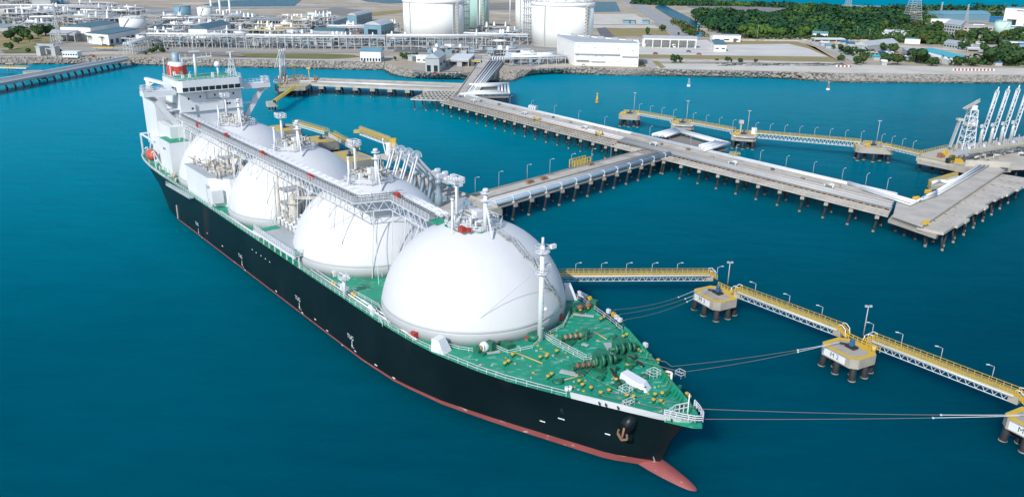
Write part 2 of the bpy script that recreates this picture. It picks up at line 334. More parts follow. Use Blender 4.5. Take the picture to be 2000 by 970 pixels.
# rubble: thousands of boulders on the bank
_ph = (1+5**.5)/2
ICO = [V(p).normalized() for p in ((-1, _ph, 0), (1, _ph, 0), (-1, -_ph, 0), (1, -_ph, 0), (0, -1, _ph), (0, 1, _ph), (0, -1, -_ph), (0, 1, -_ph), (_ph, 0, -1), (_ph, 0, 1), (-_ph, 0, -1), (-_ph, 0, 1))]
ICF = [(0, 11, 5), (0, 5, 1), (0, 1, 7), (0, 7, 10), (0, 10, 11), (1, 5, 9), (5, 11, 4), (11, 10, 2), (10, 7, 6), (7, 1, 8), (3, 9, 4), (3, 4, 2), (3, 2, 6), (3, 6, 8), (3, 8, 9), (4, 9, 5), (2, 4, 11), (6, 2, 10), (8, 6, 7), (9, 8, 1)]
mb = MB(); R_ = random.Random(3)
for i in range(n-1):
    L = (toe[i+1]-toe[i]).length; wdt = (cre[i]-toe[i]).length
    for k in range(int(L*wdt*.42)+4):
        u, w = R_.random(), R_.random()**.9
        p = toe[i].lerp(toe[i+1], u).lerp(cre[i].lerp(cre[i+1], u), w); s = R_.uniform(.6, 1.5)*(1.25 if R_.random() < .2 else 1)
        q = Matrix.Rotation(R_.uniform(0, 6.28), 3, 'Z') @ Matrix.Rotation(R_.uniform(0, 6.28), 3, 'X')
        mb.add([p + q @ V((a.x*s*R_.uniform(.8, 1.35), a.y*s*R_.uniform(.6, 1.1), a.z*s*R_.uniform(.6, 1))) for a in ICO], ICF)
tag(mb.build('riprap_rocks', M['rock']), 'grey boulders piled along the sloping shoreline', 'rocks', kind='stuff')
def patch(name, m, px, k=1):
    mb = MB(); mb.sheet([W(x, y, GZ) for x, y in px], GZ+.05*k); return structure(mb, name, M[m])
patch('plant_yard', 'yard', [(-60, 95), (-60, 20), (60, 5), (230, 8), (380, 20), (480, 25), (620, 30), (640, 70), (760, 74), (770, 96), (500, 95), (250, 90)], 1)
patch('tank_yard', 'yard', [(770, 96), (765, 70), (900, 50), (1170, 70), (1170, 100), (1087, 120), (1040, 131), (930, 125), (880, 130), (800, 112)], 1)
patch('shore_strip', 'mud', [(265, 112.6), (350, 114.6), (500, 117.6), (640, 119.6), (745, 121.6), (745, 117), (500, 113.5), (300, 111)], 1)
patch('shore_track', 'beach', [(300, 112.8), (500, 116.4), (700, 119.6), (745, 120), (745, 117.6), (640, 116.6), (500, 114.6), (300, 112)], 2)
patch('brown_verge', 'mud', [(330, 103), (480, 105), (480, 112), (500, 112), (340, 110)], 3)
patch('lawn_strip', 'grass', [(470, 105), (620, 105), (690, 108), (705, 112), (640, 115), (480, 112)], 4)
patch('coast_road', 'roadc', [(-60, 100), (240, 95), (300, 97), (760, 99), (810, 99), (810, 103), (300, 103), (240, 100), (-60, 105)], 5)
patch('shore_path', 'concl', [(-60, 106), (235, 105), (235, 108), (-60, 109.5)], 5)
patch('dry_field', 'dry', [(-60, 60), (120, 50), (120, 62), (95, 80), (60, 92), (-60, 95)], 3)
patch('lawn', 'grass', [(20, 98), (60, 88), (90, 78), (98, 84), (80, 97), (70, 100)], 4)
patch('shore_lawn', 'grass', [(0, 98.5), (70, 97), (75, 104), (10, 105)], 6)
patch('apron', 'gravel', [(1150, 95), (1250, 84), (1380, 78), (1400, 92), (1268, 104), (1240, 108)], 2)
patch('khaki_field', 'dry', [(1240, 105), (1250, 113), (1640, 121), (1592, 92), (1550, 80), (1400, 78), (1390, 85)], 1)
patch('gravel_lot', 'gravel', [(1268, 101), (1395, 88), (1540, 86), (1578, 95), (1618, 111.5), (1480, 110), (1250, 107)], 3)
patch('beach', 'beach', [(1275, 134.5), (1292, 125), (1640, 126), (2000, 134), (2070, 135), (2070, 147.3), (2000, 147.3), (1640, 143.4), (1500, 139.4), (1320, 135.8)], 2)
patch('beach_track', 'lot', [(1250, 114), (1640, 122), (1640, 125), (1292, 122), (1262, 118)], 3)
patch('dry_lawn', 'dry', [(1187, 71), (1183, 55), (1258, 56), (1300, 60), (1310, 70), (1262, 71)], 3)
patch('service_road', 'asph', [(1165, 56), (1183, 54), (1208, 80), (1180, 84)], 4)
patch('sand_lot', 'beach', [(1157, 48), (1157, 28), (1240, 28), (1275, 48)], 2)
patch('sandy_lane', 'beach', [(1157, 55), (1157, 50), (1278, 50), (1290, 56)], 3)
patch('plant_road', 'roadc', [(1213, -3), (1238, -3), (1300, 34), (1362, 69), (1318, 70), (1262, 32)], 4)
patch('village_road', 'beach', [(1450, 77), (1600, 78.5), (1800, 92), (2000, 104), (2000, 108), (1800, 96), (1600, 81.5), (1450, 80)], 5)
patch('yard', 'sand', [(1560, 80), (1640, 121), (2070, 134), (2070, 60), (1900, 60), (1700, 72)], 1)
patch('hamlet_lane', 'lot', [(1580, 84), (1600, 84), (1690, 116), (1665, 120)], 4)
patch('car_park', 'lot', [(1870, 86), (1960, 90), (1960, 108), (1850, 96)], 6)
patch('canal', 'pond', [(1280, 13), (1296, 10), (1321, 22), (1347, 35), (1372, 54), (1360, 57), (1341, 46), (1312, 36), (1280, 16)], 4)
patch('reservoir', 'pond', [(1157, 24), (1157, 4), (1203, 4), (1212, 23)], 5)
patch('mudflat', 'mud', [(1338, 8), (1500, 11), (1545, 19), (1505, 26), (1480, 25), (1400, 21), (1345, 15)], 4)
patch('eastern_mudflat', 'mud', [(1790, 15), (1960, 15), (1990, 25), (1800, 24)], 4)
patch('salt_pond', 'pond', [(395, 10), (440, 2), (560, -2), (592, -2), (575, 12.5), (420, 13.5)], 4)
patch('northern_pond', 'pond', [(690, -3), (790, -3), (790, 6.5), (760, 7.5), (718, 4)], 4)
patch('grey_flat', 'mud', [(610, 24), (655, 15), (725, 22), (680, 31), (615, 31)], 4)
patch('settling_flat', 'mud', [(955, 20), (955, 7), (1008, 5), (1008, 20)], 4)
patch('inland_road', 'roadc', [(240, 23), (390, 14), (700, 12), (700, 14.5), (400, 18), (240, 29)], 5)
patch('dry_bank', 'dry', [(700, 27), (790, 19), (790, 24), (720, 33)], 5)

patch('plant_lane', 'asph', [(238, 70), (300, 66), (640, 52), (640, 54), (300, 69.5), (240, 74)], 6)
patch('plant_lane', 'roadc', [(286, 88), (470, 90), (760, 93.5), (760, 95), (470, 92), (286, 90)], 6)
patch('plant_lane', 'asph', [(455, 72), (560, 48), (566, 48), (465, 74)], 7)
patch('plant_lane', 'roadc', [(0, 66), (118, 66), (118, 68), (0, 69)], 6)
patch('plant_lane', 'roadc', [(0, 37), (240, 39), (240, 41), (0, 39.5)], 6)
patch('tank_lane', 'asph', [(770, 97), (990, 97), (1090, 108), (1085, 112), (985, 103), (770, 102)], 6)
patch('tank_lane', 'roadc', [(920, 112), (990, 106), (1040, 122), (1000, 130), (950, 118)], 7)
patch('jetty_yard', 'conc', [(800, 138), (812, 126), (900, 122), (905, 140), (850, 141), (815, 139.5)], 6)
patch('shore_drive', 'concl', [(1255, 118), (1272, 118), (1284, 135), (1262, 133)], 6)
patch('shore_lawn', 'grass', [(1248, 121), (1256, 121), (1262, 130), (1250, 131)], 6)
patch('khaki_patch', 'dry', [(1276, 120), (1284, 120), (1300, 132), (1290, 134)], 6)
M['farsea'] = water_mat('far_sea_water', [(0, (0, .20, .30)), (1, (0, .235, .335))], rough=.6, spec=0.0, wave=0.0)
mb = MB(); mb.sheet([(150, 1400), (9000, 1100), (9000, 16000), (150, 16000)], .4); structure(mb, 'open_sea', M['farsea'])
# ================================================================ the gas carrier (ship coordinates: x forward, y port, z up from the water)
ship = thing('gas_carrier', 'black hulled gas carrier with four white domes and a green deck', 'ship', SHC, rz=SHD)
def part(mb, name, m, parent=None, label=None):
    o = mb.build(name, M[m] if isinstance(m, str) else [M[k] for k in m], parent or ship, local=True)
    if label: o['label'] = label
    return o
DK = 12.0
XB = [(-3, 54.0), (0, 54.8), (2.9, 56.2), (6.6, 57.4), (9.7, 59.1), (12.7, 61.5), (14.6, 63.6)]
DD = [(0, .35), (1.2, 1.7), (4, 3.5), (8, 5.6), (13, 8.1), (21.5, 12.2), (29, 15.6), (36, 17.9), (46, 20.2), (55, 21.2), (66, 21.7)]
WD = [(0, .25), (7, 5.4), (17.5, 9.7), (24.7, 12.6), (31, 15), (40.6, 18.4), (53.7, 21.2), (67, 22)]
DE = [(0, 16.5), (3, 18), (10, 20), (25, 21.4), (40, 21.7)]
WE = [(0, .6), (5, 5), (12, 11), (22, 17), (35, 21), (45, 22)]
def xs_(z): return -184-9.5*max(0, min(1, z/9))**.6
BOWD = [0, .5, 1.2, 2.2, 4, 6, 8, 10.5, 13, 17, 21.5, 25, 29, 32, 36, 41, 46, 50, 55, 60, 67]
STE = [45, 40, 35, 30, 25, 20, 15, 10, 6, 3, 0]
MID = [i/14 for i in range(1, 14)]
def outline(z):
    k = max(0, min(1, z/DK))**1.25; xb, xs = interp(XB, z), xs_(z); o = []
    for d in BOWD: o.append((xb-d, interp(WD, d)*(1-k)+interp(DD, d)*k))
    for m in MID: x = (xb-67)*(1-m)+(xs+45)*m; o.append((x, 22.0*(1-k)+21.7*k))
    for e in STE: o.append((xs+e, interp(WE, e)*(1-k)+interp(DE, e)*k))
    return o
def zred(x): t = max(0, min(1, (x+25)/75)); return .38+1.0*t*t*(3-2*t)
def loft(levels):
    mb = MB(); rows = []
    for lv in levels:
        base = outline(lv if lv is not None else 1.0)
        rows.append([(x, h, (lv if lv is not None else zred(x))) for x, h in base])
    m = len(rows[0])
    for sgn in (-1, 1):
        vs = [(x, sgn*h, z) for r in rows for x, h, z in r]
        fs = []
        for j in range(len(rows)-1):
            for i in range(m-1):
                f = (j*m+i, j*m+i+1, (j+1)*m+i+1, (j+1)*m+i); fs.append(f if sgn < 0 else f[::-1])
        mb.add(vs, fs, 0, True)
    for (a, b) in zip(rows[:-1], rows[1:]):    # transom and stem closures
        x0, h0, z0 = a[-1]; x1, h1, z1 = b[-1]; mb.add([(x0, -h0, z0), (x0, h0, z0), (x1, h1, z1), (x1, -h1, z1)], [(3, 2, 1, 0)])
        x0, h0, z0 = a[0]; x1, h1, z1 = b[0]; mb.add([(x0, -h0, z0), (x0, h0, z0), (x1, h1, z1), (x1, -h1, z1)], [(0, 1, 2, 3)])
    return mb
hull = part(loft([None, 2.6, 4.5, 6.6, 9.0, 10.8, DK+.02]), 'hull', 'hull')
part(loft([-3, -1, 0, None]), 'boot_topping', 'red', label='salmon red band along the waterline')
mb = MB()                                    # bulb: drawn-out nose breaking the surface ahead of the stem
pr = [(30, .1), (38, 1.3), (45, 2.1), (51, 2.45), (55, 2.4), (58, 2.15), (61, 1.75), (62.8, 1.3), (64.0, .8), (64.5, .2)]
nn = 16; vs = []
for x, r in pr:
    for i in range(nn): t = 2*math.pi*i/nn; vs.append((x, r*.95*math.cos(t), -.95+r*.98*math.sin(t)))
mb.add(vs, [(j*nn+i, j*nn+(i+1) % nn, (j+1)*nn+(i+1) % nn, (j+1)*nn+i) for j in range(len(pr)-1) for i in range(nn)], 0, True)
part(mb, 'bulbous_bow', 'red')
dk = outline(DK)
mb = MB(); L_ = [(x, -h+.12) for x, h in dk]; R2 = [(x, h-.12) for x, h in dk]
mb.add([(x, y, DK) for x, y in L_]+[(x, y, DK) for x, y in R2], [(i, i+len(L_), i+1+len(L_), i+1) for i in range(len(L_)-1)]); part(mb, 'deck', 'green')
def edge(x, sgn=-1, inset=.0):
    h = 22.0
    for (a, ha), (b, hb) in zip(dk[:-1], dk[1:]):
        if b <= x <= a: h = ha+(hb-ha)*(a-x)/(a-b)
    return sgn*(h-inset)
# bow bulwark: white outside, green stays inside
for sgn, x0 in ((-1, 43.0), (1, 30.0)):
    mb = MB(); g = MB(); pts = [(x, sgn*h) for x, h in outline(DK) if x >= x0]; pts = [(x0, edge(x0, sgn))] + pts[::-1]
    top = [(p[0]+max(0, (p[0]-50)/13.2)*1.6, p[1]*1.03) for p in pts]
    for (a, b, c, d) in zip(pts[:-1], pts[1:], top[:-1], top[1:]):
        mb.add([(*a, DK), (*b, DK), (*d, DK+1.3), (*c, DK+1.3)], [(0, 1, 2, 3)] if sgn < 0 else [(3, 2, 1, 0)])
        q = .12*sgn; g.add([(a[0], a[1]-q, DK), (b[0], b[1]-q, DK), (d[0], d[1]-q, DK+1.3), (c[0], c[1]-q, DK+1.3)], [(3, 2, 1, 0)])
        mb.add([(c[0], c[1], DK+1.31), (d[0], d[1], DK+1.31), (d[0], d[1]-q*1.6, DK+1.31), (c[0], c[1]-q*1.6, DK+1.31)], [(0, 1, 2, 3)])
        for u in (0, .5):
            p = V(a).lerp(V(b), u); g.beam((p.x, p.y-q*1.5, DK+1.1), (p.x-.2, p.y-q*7, DK+.05), .12, .12)
    part(mb, 'bulwark', 'white' if sgn < 0 else 'dgreen'); part(g, 'bulwark_stays', 'green')
mb = MB()                                    # fairlead openings in the white bulwark
for px, py in ((1168, 784), (1181, 787), (1206, 792), (1313, 813)):
    mb = MB(); q = SL(px, py, DK+.7); y = edge(q.x)-.03; mb.box((q.x+.3, y*1.015, DK+.65), (1.0, .12, .45), rz=-.5); part(mb, 'fairlead_opening', 'black')
mb = MB()
mb.rail([(x, edge(x, -1, .25), DK) for x in (-150, -120, -90, -70)], sp=2.2, t=.08); mb.rail([(x, edge(x, -1, .25), DK) for x in (-43, -20, 0, 10, 18, 25, 31, 37, 42)], sp=2.4, t=.075, n=2)
mb.rail([(x, edge(x, 1, .25), DK) for x in (-150, -100, -50, 0, 8, 14, 20, 25, 30)], sp=2.4, t=.075)
part(mb, 'deck_rail', 'white')
mb = MB(); pts = [(x, edge(x, s, .1), DK) for s in (-1, 1) for x in ((-150, -168, -178, -186, -192) if s < 0 else (-192, -186, -178, -168, -150))]
mb.rail(pts, sp=1.8, t=.1, n=3); part(mb, 'stern_rail', 'white')
mb = MB(); tip = interp(XB, 14.5)            # bow railing on the stem head
arc = [(58.2, -3.4), (60.8, -2.1), (62.6, -1.0), (63.4, 0), (62.6, 1.0), (60.8, 2.1), (59.2, 2.8)]
mb.rail([(x, y*1.05, DK+1.3) for x, y in arc], h=1.2, sp=.9, t=.12, n=3); mb.rail([(58.2, -3.2, DK), (57.6, 0, DK), (58.4, 2.4, DK)], h=1.8, sp=1.0, t=.14, n=2)
part(mb, 'stem_rail', 'white')
mb = MB(); mb.tube((60.2, 0, DK), (60.2, 0, DK+5.2), .16, .09); part(mb, 'jackstaff', 'white')
mb = MB(); mb.prism([(x, y) for x, y in arc], DK+.1, DK+.25); part(mb, 'stem_platform', 'green')
# anchor in its bolster
q = SL(1245, 835, 9.2); ya = -5.9; xa = 52.2
mb = MB(); mb.tube((xa, -3.5, 11.0), (xa+.4, -6.9, 9.4), 1.35, 1.15, n=16); part(mb, 'anchor_bolster', 'hull')
mb = MB(); c = V((xa+.5, -7.3, 8.4)); K_ = .68; mb.tube(c+V((0, .3, 1.2)), c-V((0, .1, .8)), .2); mb.beam(c+V((-1.1, 0, -.4)), c+V((0, -.2, -1)), .32); mb.beam(c+V((1.1, 0, -.4)), c+V((0, -.2, -1)), .32); mb.beam(c+V((-1.1, 0, -.4)), c+V((-.95, 0, .5)), .26); mb.beam(c+V((1.1, 0, -.4)), c+V((.95, 0, .5)), .26)
part(mb, 'anchor', 'rust', label='rusty brown anchor')
# hull marks
def hull_y(x, z):
    o = outline(z); h = 22
    for (a, ha), (b, hb) in zip(o[:-1], o[1:]):
        if b <= x <= a: h = ha+(hb-ha)*(a-x)/(a-b)
    return -h
ALL = None
def hmark(px, py, kind, s=1.0):
    global ALL
    # find where the sight line meets the hull side
    z = 0.0; best = None
    for k in range(130):
        z = k*.1; p = SL(px, py, z); d = abs(p.y-hull_y(p.x, z))
        if best is None or d < best[0]: best = (d, p)
    p = best[1]; y = hull_y(p.x, p.z)-.03; dy = (hull_y(p.x+1, p.z)-hull_y(p.x-1, p.z))/2
    r = V((1, dy, 0)).normalized(); o_ = hull_y(p.x, p.z+.5)-hull_y(p.x, p.z-.5); u = V((0, o_, 1)).normalized()
    pos = V((p.x, y-.04, p.z))
    if kind == 'dash': m = MB(); a = pos-r*s*.5; b = pos+r*s*.5; m.add([a-u*.14, b-u*.14, b+u*.14, a+u*.14], [(0, 1, 2, 3)])
    elif kind == 'arrow': m = MB(); m.add([pos+u*.9-r*.12, pos+r*.12+u*.9, pos+r*.12-u*.6, pos-r*.12-u*.6], [(0, 1, 2, 3)]); m.add([pos-u*.9, pos-u*.2+r*.4, pos-u*.2-r*.4], [(0, 1, 2)])
    else: m = place_text(kind, s, pos, r, u)
    return m
for px, py in ((385, 437), (470, 500), (582, 583), (685, 658)):
    part(hmark(px, py, 'TUG', 1.45), 'tug_lettering', 'mark', hull); part(hmark(px+3, py+14, 'arrow'), 'arrow_mark', 'mark', hull); part(hmark(px+9, py+27, 'dash', .8), 'dash_mark', 'mark', hull); part(hmark(px+6, py+21, 'dash', .3), 'dash_mark', 'mark', hull)
for px, py, s in ((435, 480, .9), (540, 568, 1), (616, 623, .9), (640, 645, .9), (665, 675, .9), (735, 712, 1.0), (770, 737, .9), (1060, 822, 1.1), (1097, 817, 1.3), (1187, 847, 1.0), (405, 455, .6), (493, 487, .45), (501, 493, .45), (510, 499, .45), (519, 505, .45), (527, 511, .45)):
    part(hmark(px, py, 'dash', s), 'dash_mark', 'mark', hull)
part(hmark(1278, 897, 'arrow'), 'arrow_mark', 'mark', hull)
mb = MB(); q = hmark(347, 412, 'dash', .6); mb.v = []; mb.f = []; a = V(q.v[0]); mb.beam(a+V((0, -.05, 2.2)), a+V((0, -.05, -2.6)), .28, .1); part(mb, 'draught_board', 'mark', hull)
# ---------------------------------------------------------------- four cargo tank domes
TR, TZ, TP = 20.5, 11.256, 45.1
def dome_z(x, y):
    for i in range(4):
        r2 = (x+TP*i)**2+y*y
        if r2 < TR*TR-6: return TZ+math.sqrt(TR*TR-r2)
    return DK
for i in range(4):
    cx = -TP*i
    zc = 14.35-TZ
    prof = [(math.sqrt(TR*TR-zz*zz), TZ+zz) for zz in [zc]+[TR*math.sin(math.radians(a)) for a in range(11, 90, 3)]+[TR]]
    mb = MB(); mb.lathe(prof, (cx, 0, 0), 96); d = part(mb, 'tank_dome', 'dome')
    mb = MB(); rr = math.sqrt(TR*TR-zc*zc); mb.lathe([(rr+.12, DK), (rr+.1, 14.2), (rr+.02, 14.42)], (cx, 0, 0), 96); part(mb, 'tank_skirt', 'skirt', d)
MV, MP, MF = SL(948, 447, 31.2), SL(884, 446, 31.2), SL(892, 428, 31.2)
# crown platforms with vent masts and fittings
for i in range(4):
    cx = -TP*i; pz = 30.9; R1, R0 = 6.4, 4.9
    oc = [(cx+R1*math.cos(math.radians(22.5+45*k)), R1*math.sin(math.radians(22.5+45*k))) for k in range(9)]
    ic = [(cx+R0*math.cos(math.radians(22.5+45*k)), R0*math.sin(math.radians(22.5+45*k))) for k in range(9)]
    mb = MB()
    for k in range(8): mb.add([(*oc[k], pz), (*oc[k+1], pz), (*ic[k+1], pz), (*ic[k], pz), (*oc[k], pz-.35), (*oc[k+1], pz-.35)], [(0, 1, 2, 3), (4, 5, 1, 0)])
    if i == 0: mb.prism([(-9.4, -6.2), (-8.4, -3.2), (-4.4, -3.6), (-5.0, -6.4)], pz-.3, pz+.01)
    walk = part(mb, 'crown_walkway', 'green' if i == 0 else 'grey')
    mb = MB(); mb.rail([(x, y, pz) for x, y in oc], h=1.2, sp=1.6, t=.12); mb.rail([(x, y, pz) for x, y in ic[:6]], h=1.2, sp=1.6, t=.09)
    for x, y in oc[:8]:
        dx, dy = x-cx, y; mb.beam((x, y, pz-.2), (cx+dx*1.02, dy*1.02, dome_z(cx+dx*1.02, dy*1.02)-.3), .18)
    part(mb, 'walkway_rail', 'white', walk)
    mb = MB(); top = 39.6; mx, my = cx+MV.x, MV.y
    mb.tube((mx, my, 30), (mx, my, top), .5, .42, n=12); mb.tube((mx, my, top-.2), (mx, my, top+.35), .7, .5, n=12)
    for z, r in ((top-.6, 1.1), (top-2.2, 1.1)): mb.tube((mx, my, z), (mx, my, z+.12), r, n=14)
    mb.beam((mx+.3, my, 36), (mx+3.4, my-.8, 30.3), .3); mb.beam((mx, my-.3, 35), (mx+.6, my+3, 30.3), .22)
    part(mb, 'vent_mast', 'white')
    mb = MB(); sx, sy = cx+MP.x, MP.y; mb.tube((sx, sy, 30), (sx, sy, 37.3), .32, .28, n=10); mb.tube((sx, sy, 37.3), (sx, sy, 37.7), .4, n=10); mb.beam((sx, sy, 34), (sx+1.6, sy-1.4, 31), .14); part(mb, 'vent_post', 'white')
    mb = MB(); lx, ly = cx+MF.x, MF.y; mb.tube((lx, ly, 30), (lx, ly, 40.6), .32, .26, n=10); mb.prism([(lx-1.6, ly-1.2), (lx+1.4, ly-1.2), (lx+1.4, ly+1.2), (lx-1.6, ly+1.2)], 39.4, 39.55); mb.rail([(lx-1.6, ly-1.2, 39.5), (lx+1.4, ly-1.2, 39.5), (lx+1.4, ly+1.2, 39.5), (lx-1.6, ly+1.2, 39.5), (lx-1.6, ly-1.2, 39.5)], sp=1.3, t=.12)
    for k in range(3): mb.box((lx-1+k, ly-1.2, 40.6), (.5, .4, .5))
    mb.rail([(lx+.7, ly, 31), (lx+.7, ly, 39)], h=.4, sp=1.5, t=.1)
    part(mb, 'floodlight_mast', 'white')
    mb = MB(); mb.box((cx+1.0, 0.2, 33.0), (1.9, 1.7, 2.2)); mb.box((cx+.2, -2.6, 32.3), (.9, .8, 1.4)); mb.box((cx+3.2, -1.2, 32.2), (.8, 1.3, 1.2)); part(mb, 'valve_cabinet', 'white')
    mb = MB(); r3 = random.Random(i)
    for k in range(16):
        a = r3.uniform(0, 6.28); r = r3.uniform(1.5, 5.0); x, y = cx+r*math.cos(a), r*math.sin(a); h = r3.uniform(.8, 2.6)
        mb.tube((x, y, 30.6), (x, y, 31.4+h), r3.uniform(.12, .26)); a2 = a+r3.uniform(.5, 1.4); r4 = r3.uniform(2, 6)
        mb.tube((x, y, 31.2+h), (cx+r4*math.cos(a2), r4*math.sin(a2), 31.2+h), r3.uniform(.1, .22))
    for y in (-1.6, -.8, .9, 1.8): mb.tube((cx-6, y*1.3, 32.6), (cx+2, y, 32.6), .26)
    part(mb, 'crown_piping', 'beige' if i else 'pipe')
    for k in range(12):
        a = r3.uniform(0, 6.28); r = r3.uniform(1.2, 4.6); mb = MB(); mb.ball((cx+r*math.cos(a), r*math.sin(a), r3.uniform(31.8, 33.4)), r3.uniform(.22, .42), 8, 5); part(mb, 'valve', 'rust' if k % 5 == 0 else 'grey')
mb = MB(); q = SL(902, 447, 31.9); mb.box((q.x, q.y, 31.9), (1.5, 1.0, 1.1)); mb.box((q.x+1.0, q.y+1.0, 31.8), (.9, .7, .8)); part(mb, 'hose_box', 'rbox')
# stair down the front dome
mb = MB(); pts = [SL(*p) for p in ((976, 456, 30.6), (985, 478, 29.4), (996, 487, 29.2), (1010, 518, 26.6), (1020, 536, 25.8), (1040, 582, 20.5))]
ca = [(8, 22), (10, 20.5), (12, 18)]
def on_dome(az, el): a, e = math.radians(az), math.radians(el); return V(((TR+.25)*math.cos(e)*math.cos(a), (TR+.25)*math.cos(e)*math.sin(a), TZ+(TR+.25)*math.sin(e)))
st = [on_dome(8, 72), on_dome(10, 62), on_dome(14, 60), on_dome(13, 48), on_dome(18, 44), on_dome(17, 27), on_dome(22, 24), on_dome(30, 10)]
for a, b in zip(st[:-1], st[1:]):
    mb.beam(a, b, .9, .12); side = (b-a).cross(V((0, 0, 1))).normalized()*.45
    for s in (-1, 1):
        mb.beam(a+side*s+V((0, 0, 1)), b+side*s+V((0, 0, 1)), .09); k = max(2, int((b-a).length/1.1))
        for t in range(k+1): p = a.lerp(b, t/k)+side*s; mb.beam(p, p+V((0, 0, 1)), .07)
part(mb, 'dome_stair', 'steel')
# ---------------------------------------------------------------- catwalk with cargo pipes
CW = [V((-157, -12, 31)), V((-29.5, -12, 31)), V((-27, -3.8, 31)), V((-7.5, -5.3, 31))]
def cw_run(off, z, f):
    pts = []
    for k, p in enumerate(CW):
        a = (CW[k]-CW[k-1]).normalized() if k else (CW[1]-CW[0]).normalized(); b = (CW[k+1]-CW[k]).normalized() if k < len(CW)-1 else a
        na = V((-a.y, a.x, 0)); nb = V((-b.y, b.x, 0)); m = (na+nb).normalized(); pts.append(p+m*(off/max(.35, m.dot(na)))+V((0, 0, z)))
    return pts
mb = MB()
lo, hi = cw_run(-1.2, 0, 0), cw_run(.9, 0, 0)
for a, b, c, d in zip(lo[:-1], lo[1:], hi[:-1], hi[1:]): mb.add([a, b, d, c, a-V((0, 0, .25)), b-V((0, 0, .25))], [(0, 1, 2, 3), (4, 5, 1, 0)])
deckw = part(mb, 'catwalk', 'steel')
mb = MB()
for off in (-1.2, .9): mb.rail(cw_run(off, .02, 0), h=1.25, sp=1.7, t=.075, n=3 if off < 0 else 2)
part(mb, 'catwalk_rail', 'white', deckw)
mb = MB(); mb.rail(cw_run(.3, .03, 0), h=1.15, sp=.9, t=.1, n=2); part(mb, 'inner_rail', 'dgrey', deckw)
mb = MB()
for p, q in zip(cw_run(-1.5, -2.4, 0)[:-1], cw_run(-1.5, -2.4, 0)[1:]): mb.truss(p, q, (0, 0, 2.2), max(2, int((q-p).length/2.4)), .15)
for p, q in zip(cw_run(1.9, -2.4, 0)[:-1], cw_run(1.9, -2.4, 0)[1:]): mb.truss(p, q, (0, 0, 2.2), max(2, int((q-p).length/2.4)), .12)
part(mb, 'catwalk_truss', 'white', deckw)
for off, r, z in ((1.9, .55, .55), (3.1, .42, .4), (4.0, .3, .3)):
    mb = MB(); pts = cw_run(off, z, 0); mb.path(pts, r, 10)
    for a, b in zip(pts[:-1], pts[1:]):
        k = max(1, int((b-a).length/3.4)); d = (b-a).normalized()
        for t in range(k): p = a.lerp(b, (t+.5)/k); mb.tube(p-d*.09, p+d*.09, r*1.35, n=10)
    part(mb, 'cargo_pipe', 'white')
mb = MB(); nl = 0
for a, b in zip(CW[:-1], CW[1:]):
    d = (b-a).normalized(); nrm = V((-d.y, d.x, 0)); k = max(1, int((b-a).length/6.3))
    for t in range(k):
        p = a.lerp(b, (t+.4)/k)
        for off in (-1.5, 2.2):
            f = p+nrm*off; zz = dome_z(f.x, f.y+(-1.2 if off < 0 else .8))
            g = V((f.x, f.y+(-1.2 if off < 0 else .8), zz-.2)); mb.beam(V((f.x, f.y, 28.7)), g, .15)
            if t % 2 == 0: g2 = V((f.x+4.5, g.y-.8, dome_z(f.x+4.5, g.y-.8)-.2)); mb.beam(V((f.x, f.y, 28.7)), g2, .1)
            else: g2 = V((f.x-4.5, g.y-.8, dome_z(f.x-4.5, g.y-.8)-.2)); mb.beam(V((f.x, f.y, 28.7)), g2, .1)
part(mb, 'catwalk_legs', 'white', deckw)
for px, py in ((386, 242), (441, 262), (512, 297), (605, 342), (776, 378)):
    q = SL(px, py, 32.2); mb = MB(); mb.box((q.x, q.y, 31.9), (1.5, .8, 1.2)); mb.box((q.x+1.0, q.y+.3, 31.7), (.6, .6, .8)); part(mb, 'hose_box', 'rbox')
# ---------------------------------------------------------------- accommodation, bridge and funnel
mb = MB(); mb.bb(-174, -158, -11, 11, DK, 39.2); mb.bb(-157.9, -156.6, -11.05, 11.05, DK, 27.2); acc = part(mb, 'accommodation_block', 'white')
mb = MB(); mb.bb(-157.95, -157.4, -11.2, 11.2, 32.1, 32.3); mb.bb(-157.9, -157.5, -6.1, -5.8, 28, 34.6); mb.bb(-157.9, -157.5, 4.0, 4.3, 28, 36.3); mb.bb(-157.9, -157.5, -1.5, 4.3, 36.1, 36.4)
mb.bb(-157.9, -157.5, -1.8, -1.5, 36.1, 38.6); part(mb, 'front_pipes', 'grey', acc)
for y, z in ((-8, 36.8), (-3.9, 37.2), (1.3, 37.4), (8.0, 37.4), (5.4, 34.0), (6.3, 34.0), (9.0, 34.0), (-5.9, 33.4), (5.4, 29.8), (6.3, 29.8), (3.2, 29.8), (-7.0, 33.3)):
    mb = MB(); mb.bb(-158, -157.9, y-.28, y+.28, z-.35, z+.35); part(mb, 'window', 'glass', acc)
part(place_text('NO SMOKING', 1.15, (-157.93, -1.2, 35.0), (0, 1, 0), (0, 0, 1)), 'painted_notice', 'grey', acc)
mb = MB(); mb.prism([(-173, -11.6), (-157.6, -11.6), (-156.2, -10), (-156.2, 10), (-157.6, 11.6), (-173, 11.6)], 39.2, 43.1); wh = part(mb, 'wheelhouse', 'white')
for k in range(9):
    y = -9.2+k*2.3; mb = MB(); mb.bb(-156.25, -156.1, y-.95, y+.95, 40.9, 39.5); part(mb, 'window', 'glass', wh)
for s in (-1, 1): mb = MB(); mb.bb(-163, -158.2, min(s*11.55, s*11.68), max(s*11.55, s*11.68), 40.9, 39.5); part(mb, 'window', 'glass', wh)
mb = MB(); mb.bb(-172, -158, -10.4, 10.4, 43.12, 43.2); part(mb, 'monkey_island', 'green', wh)
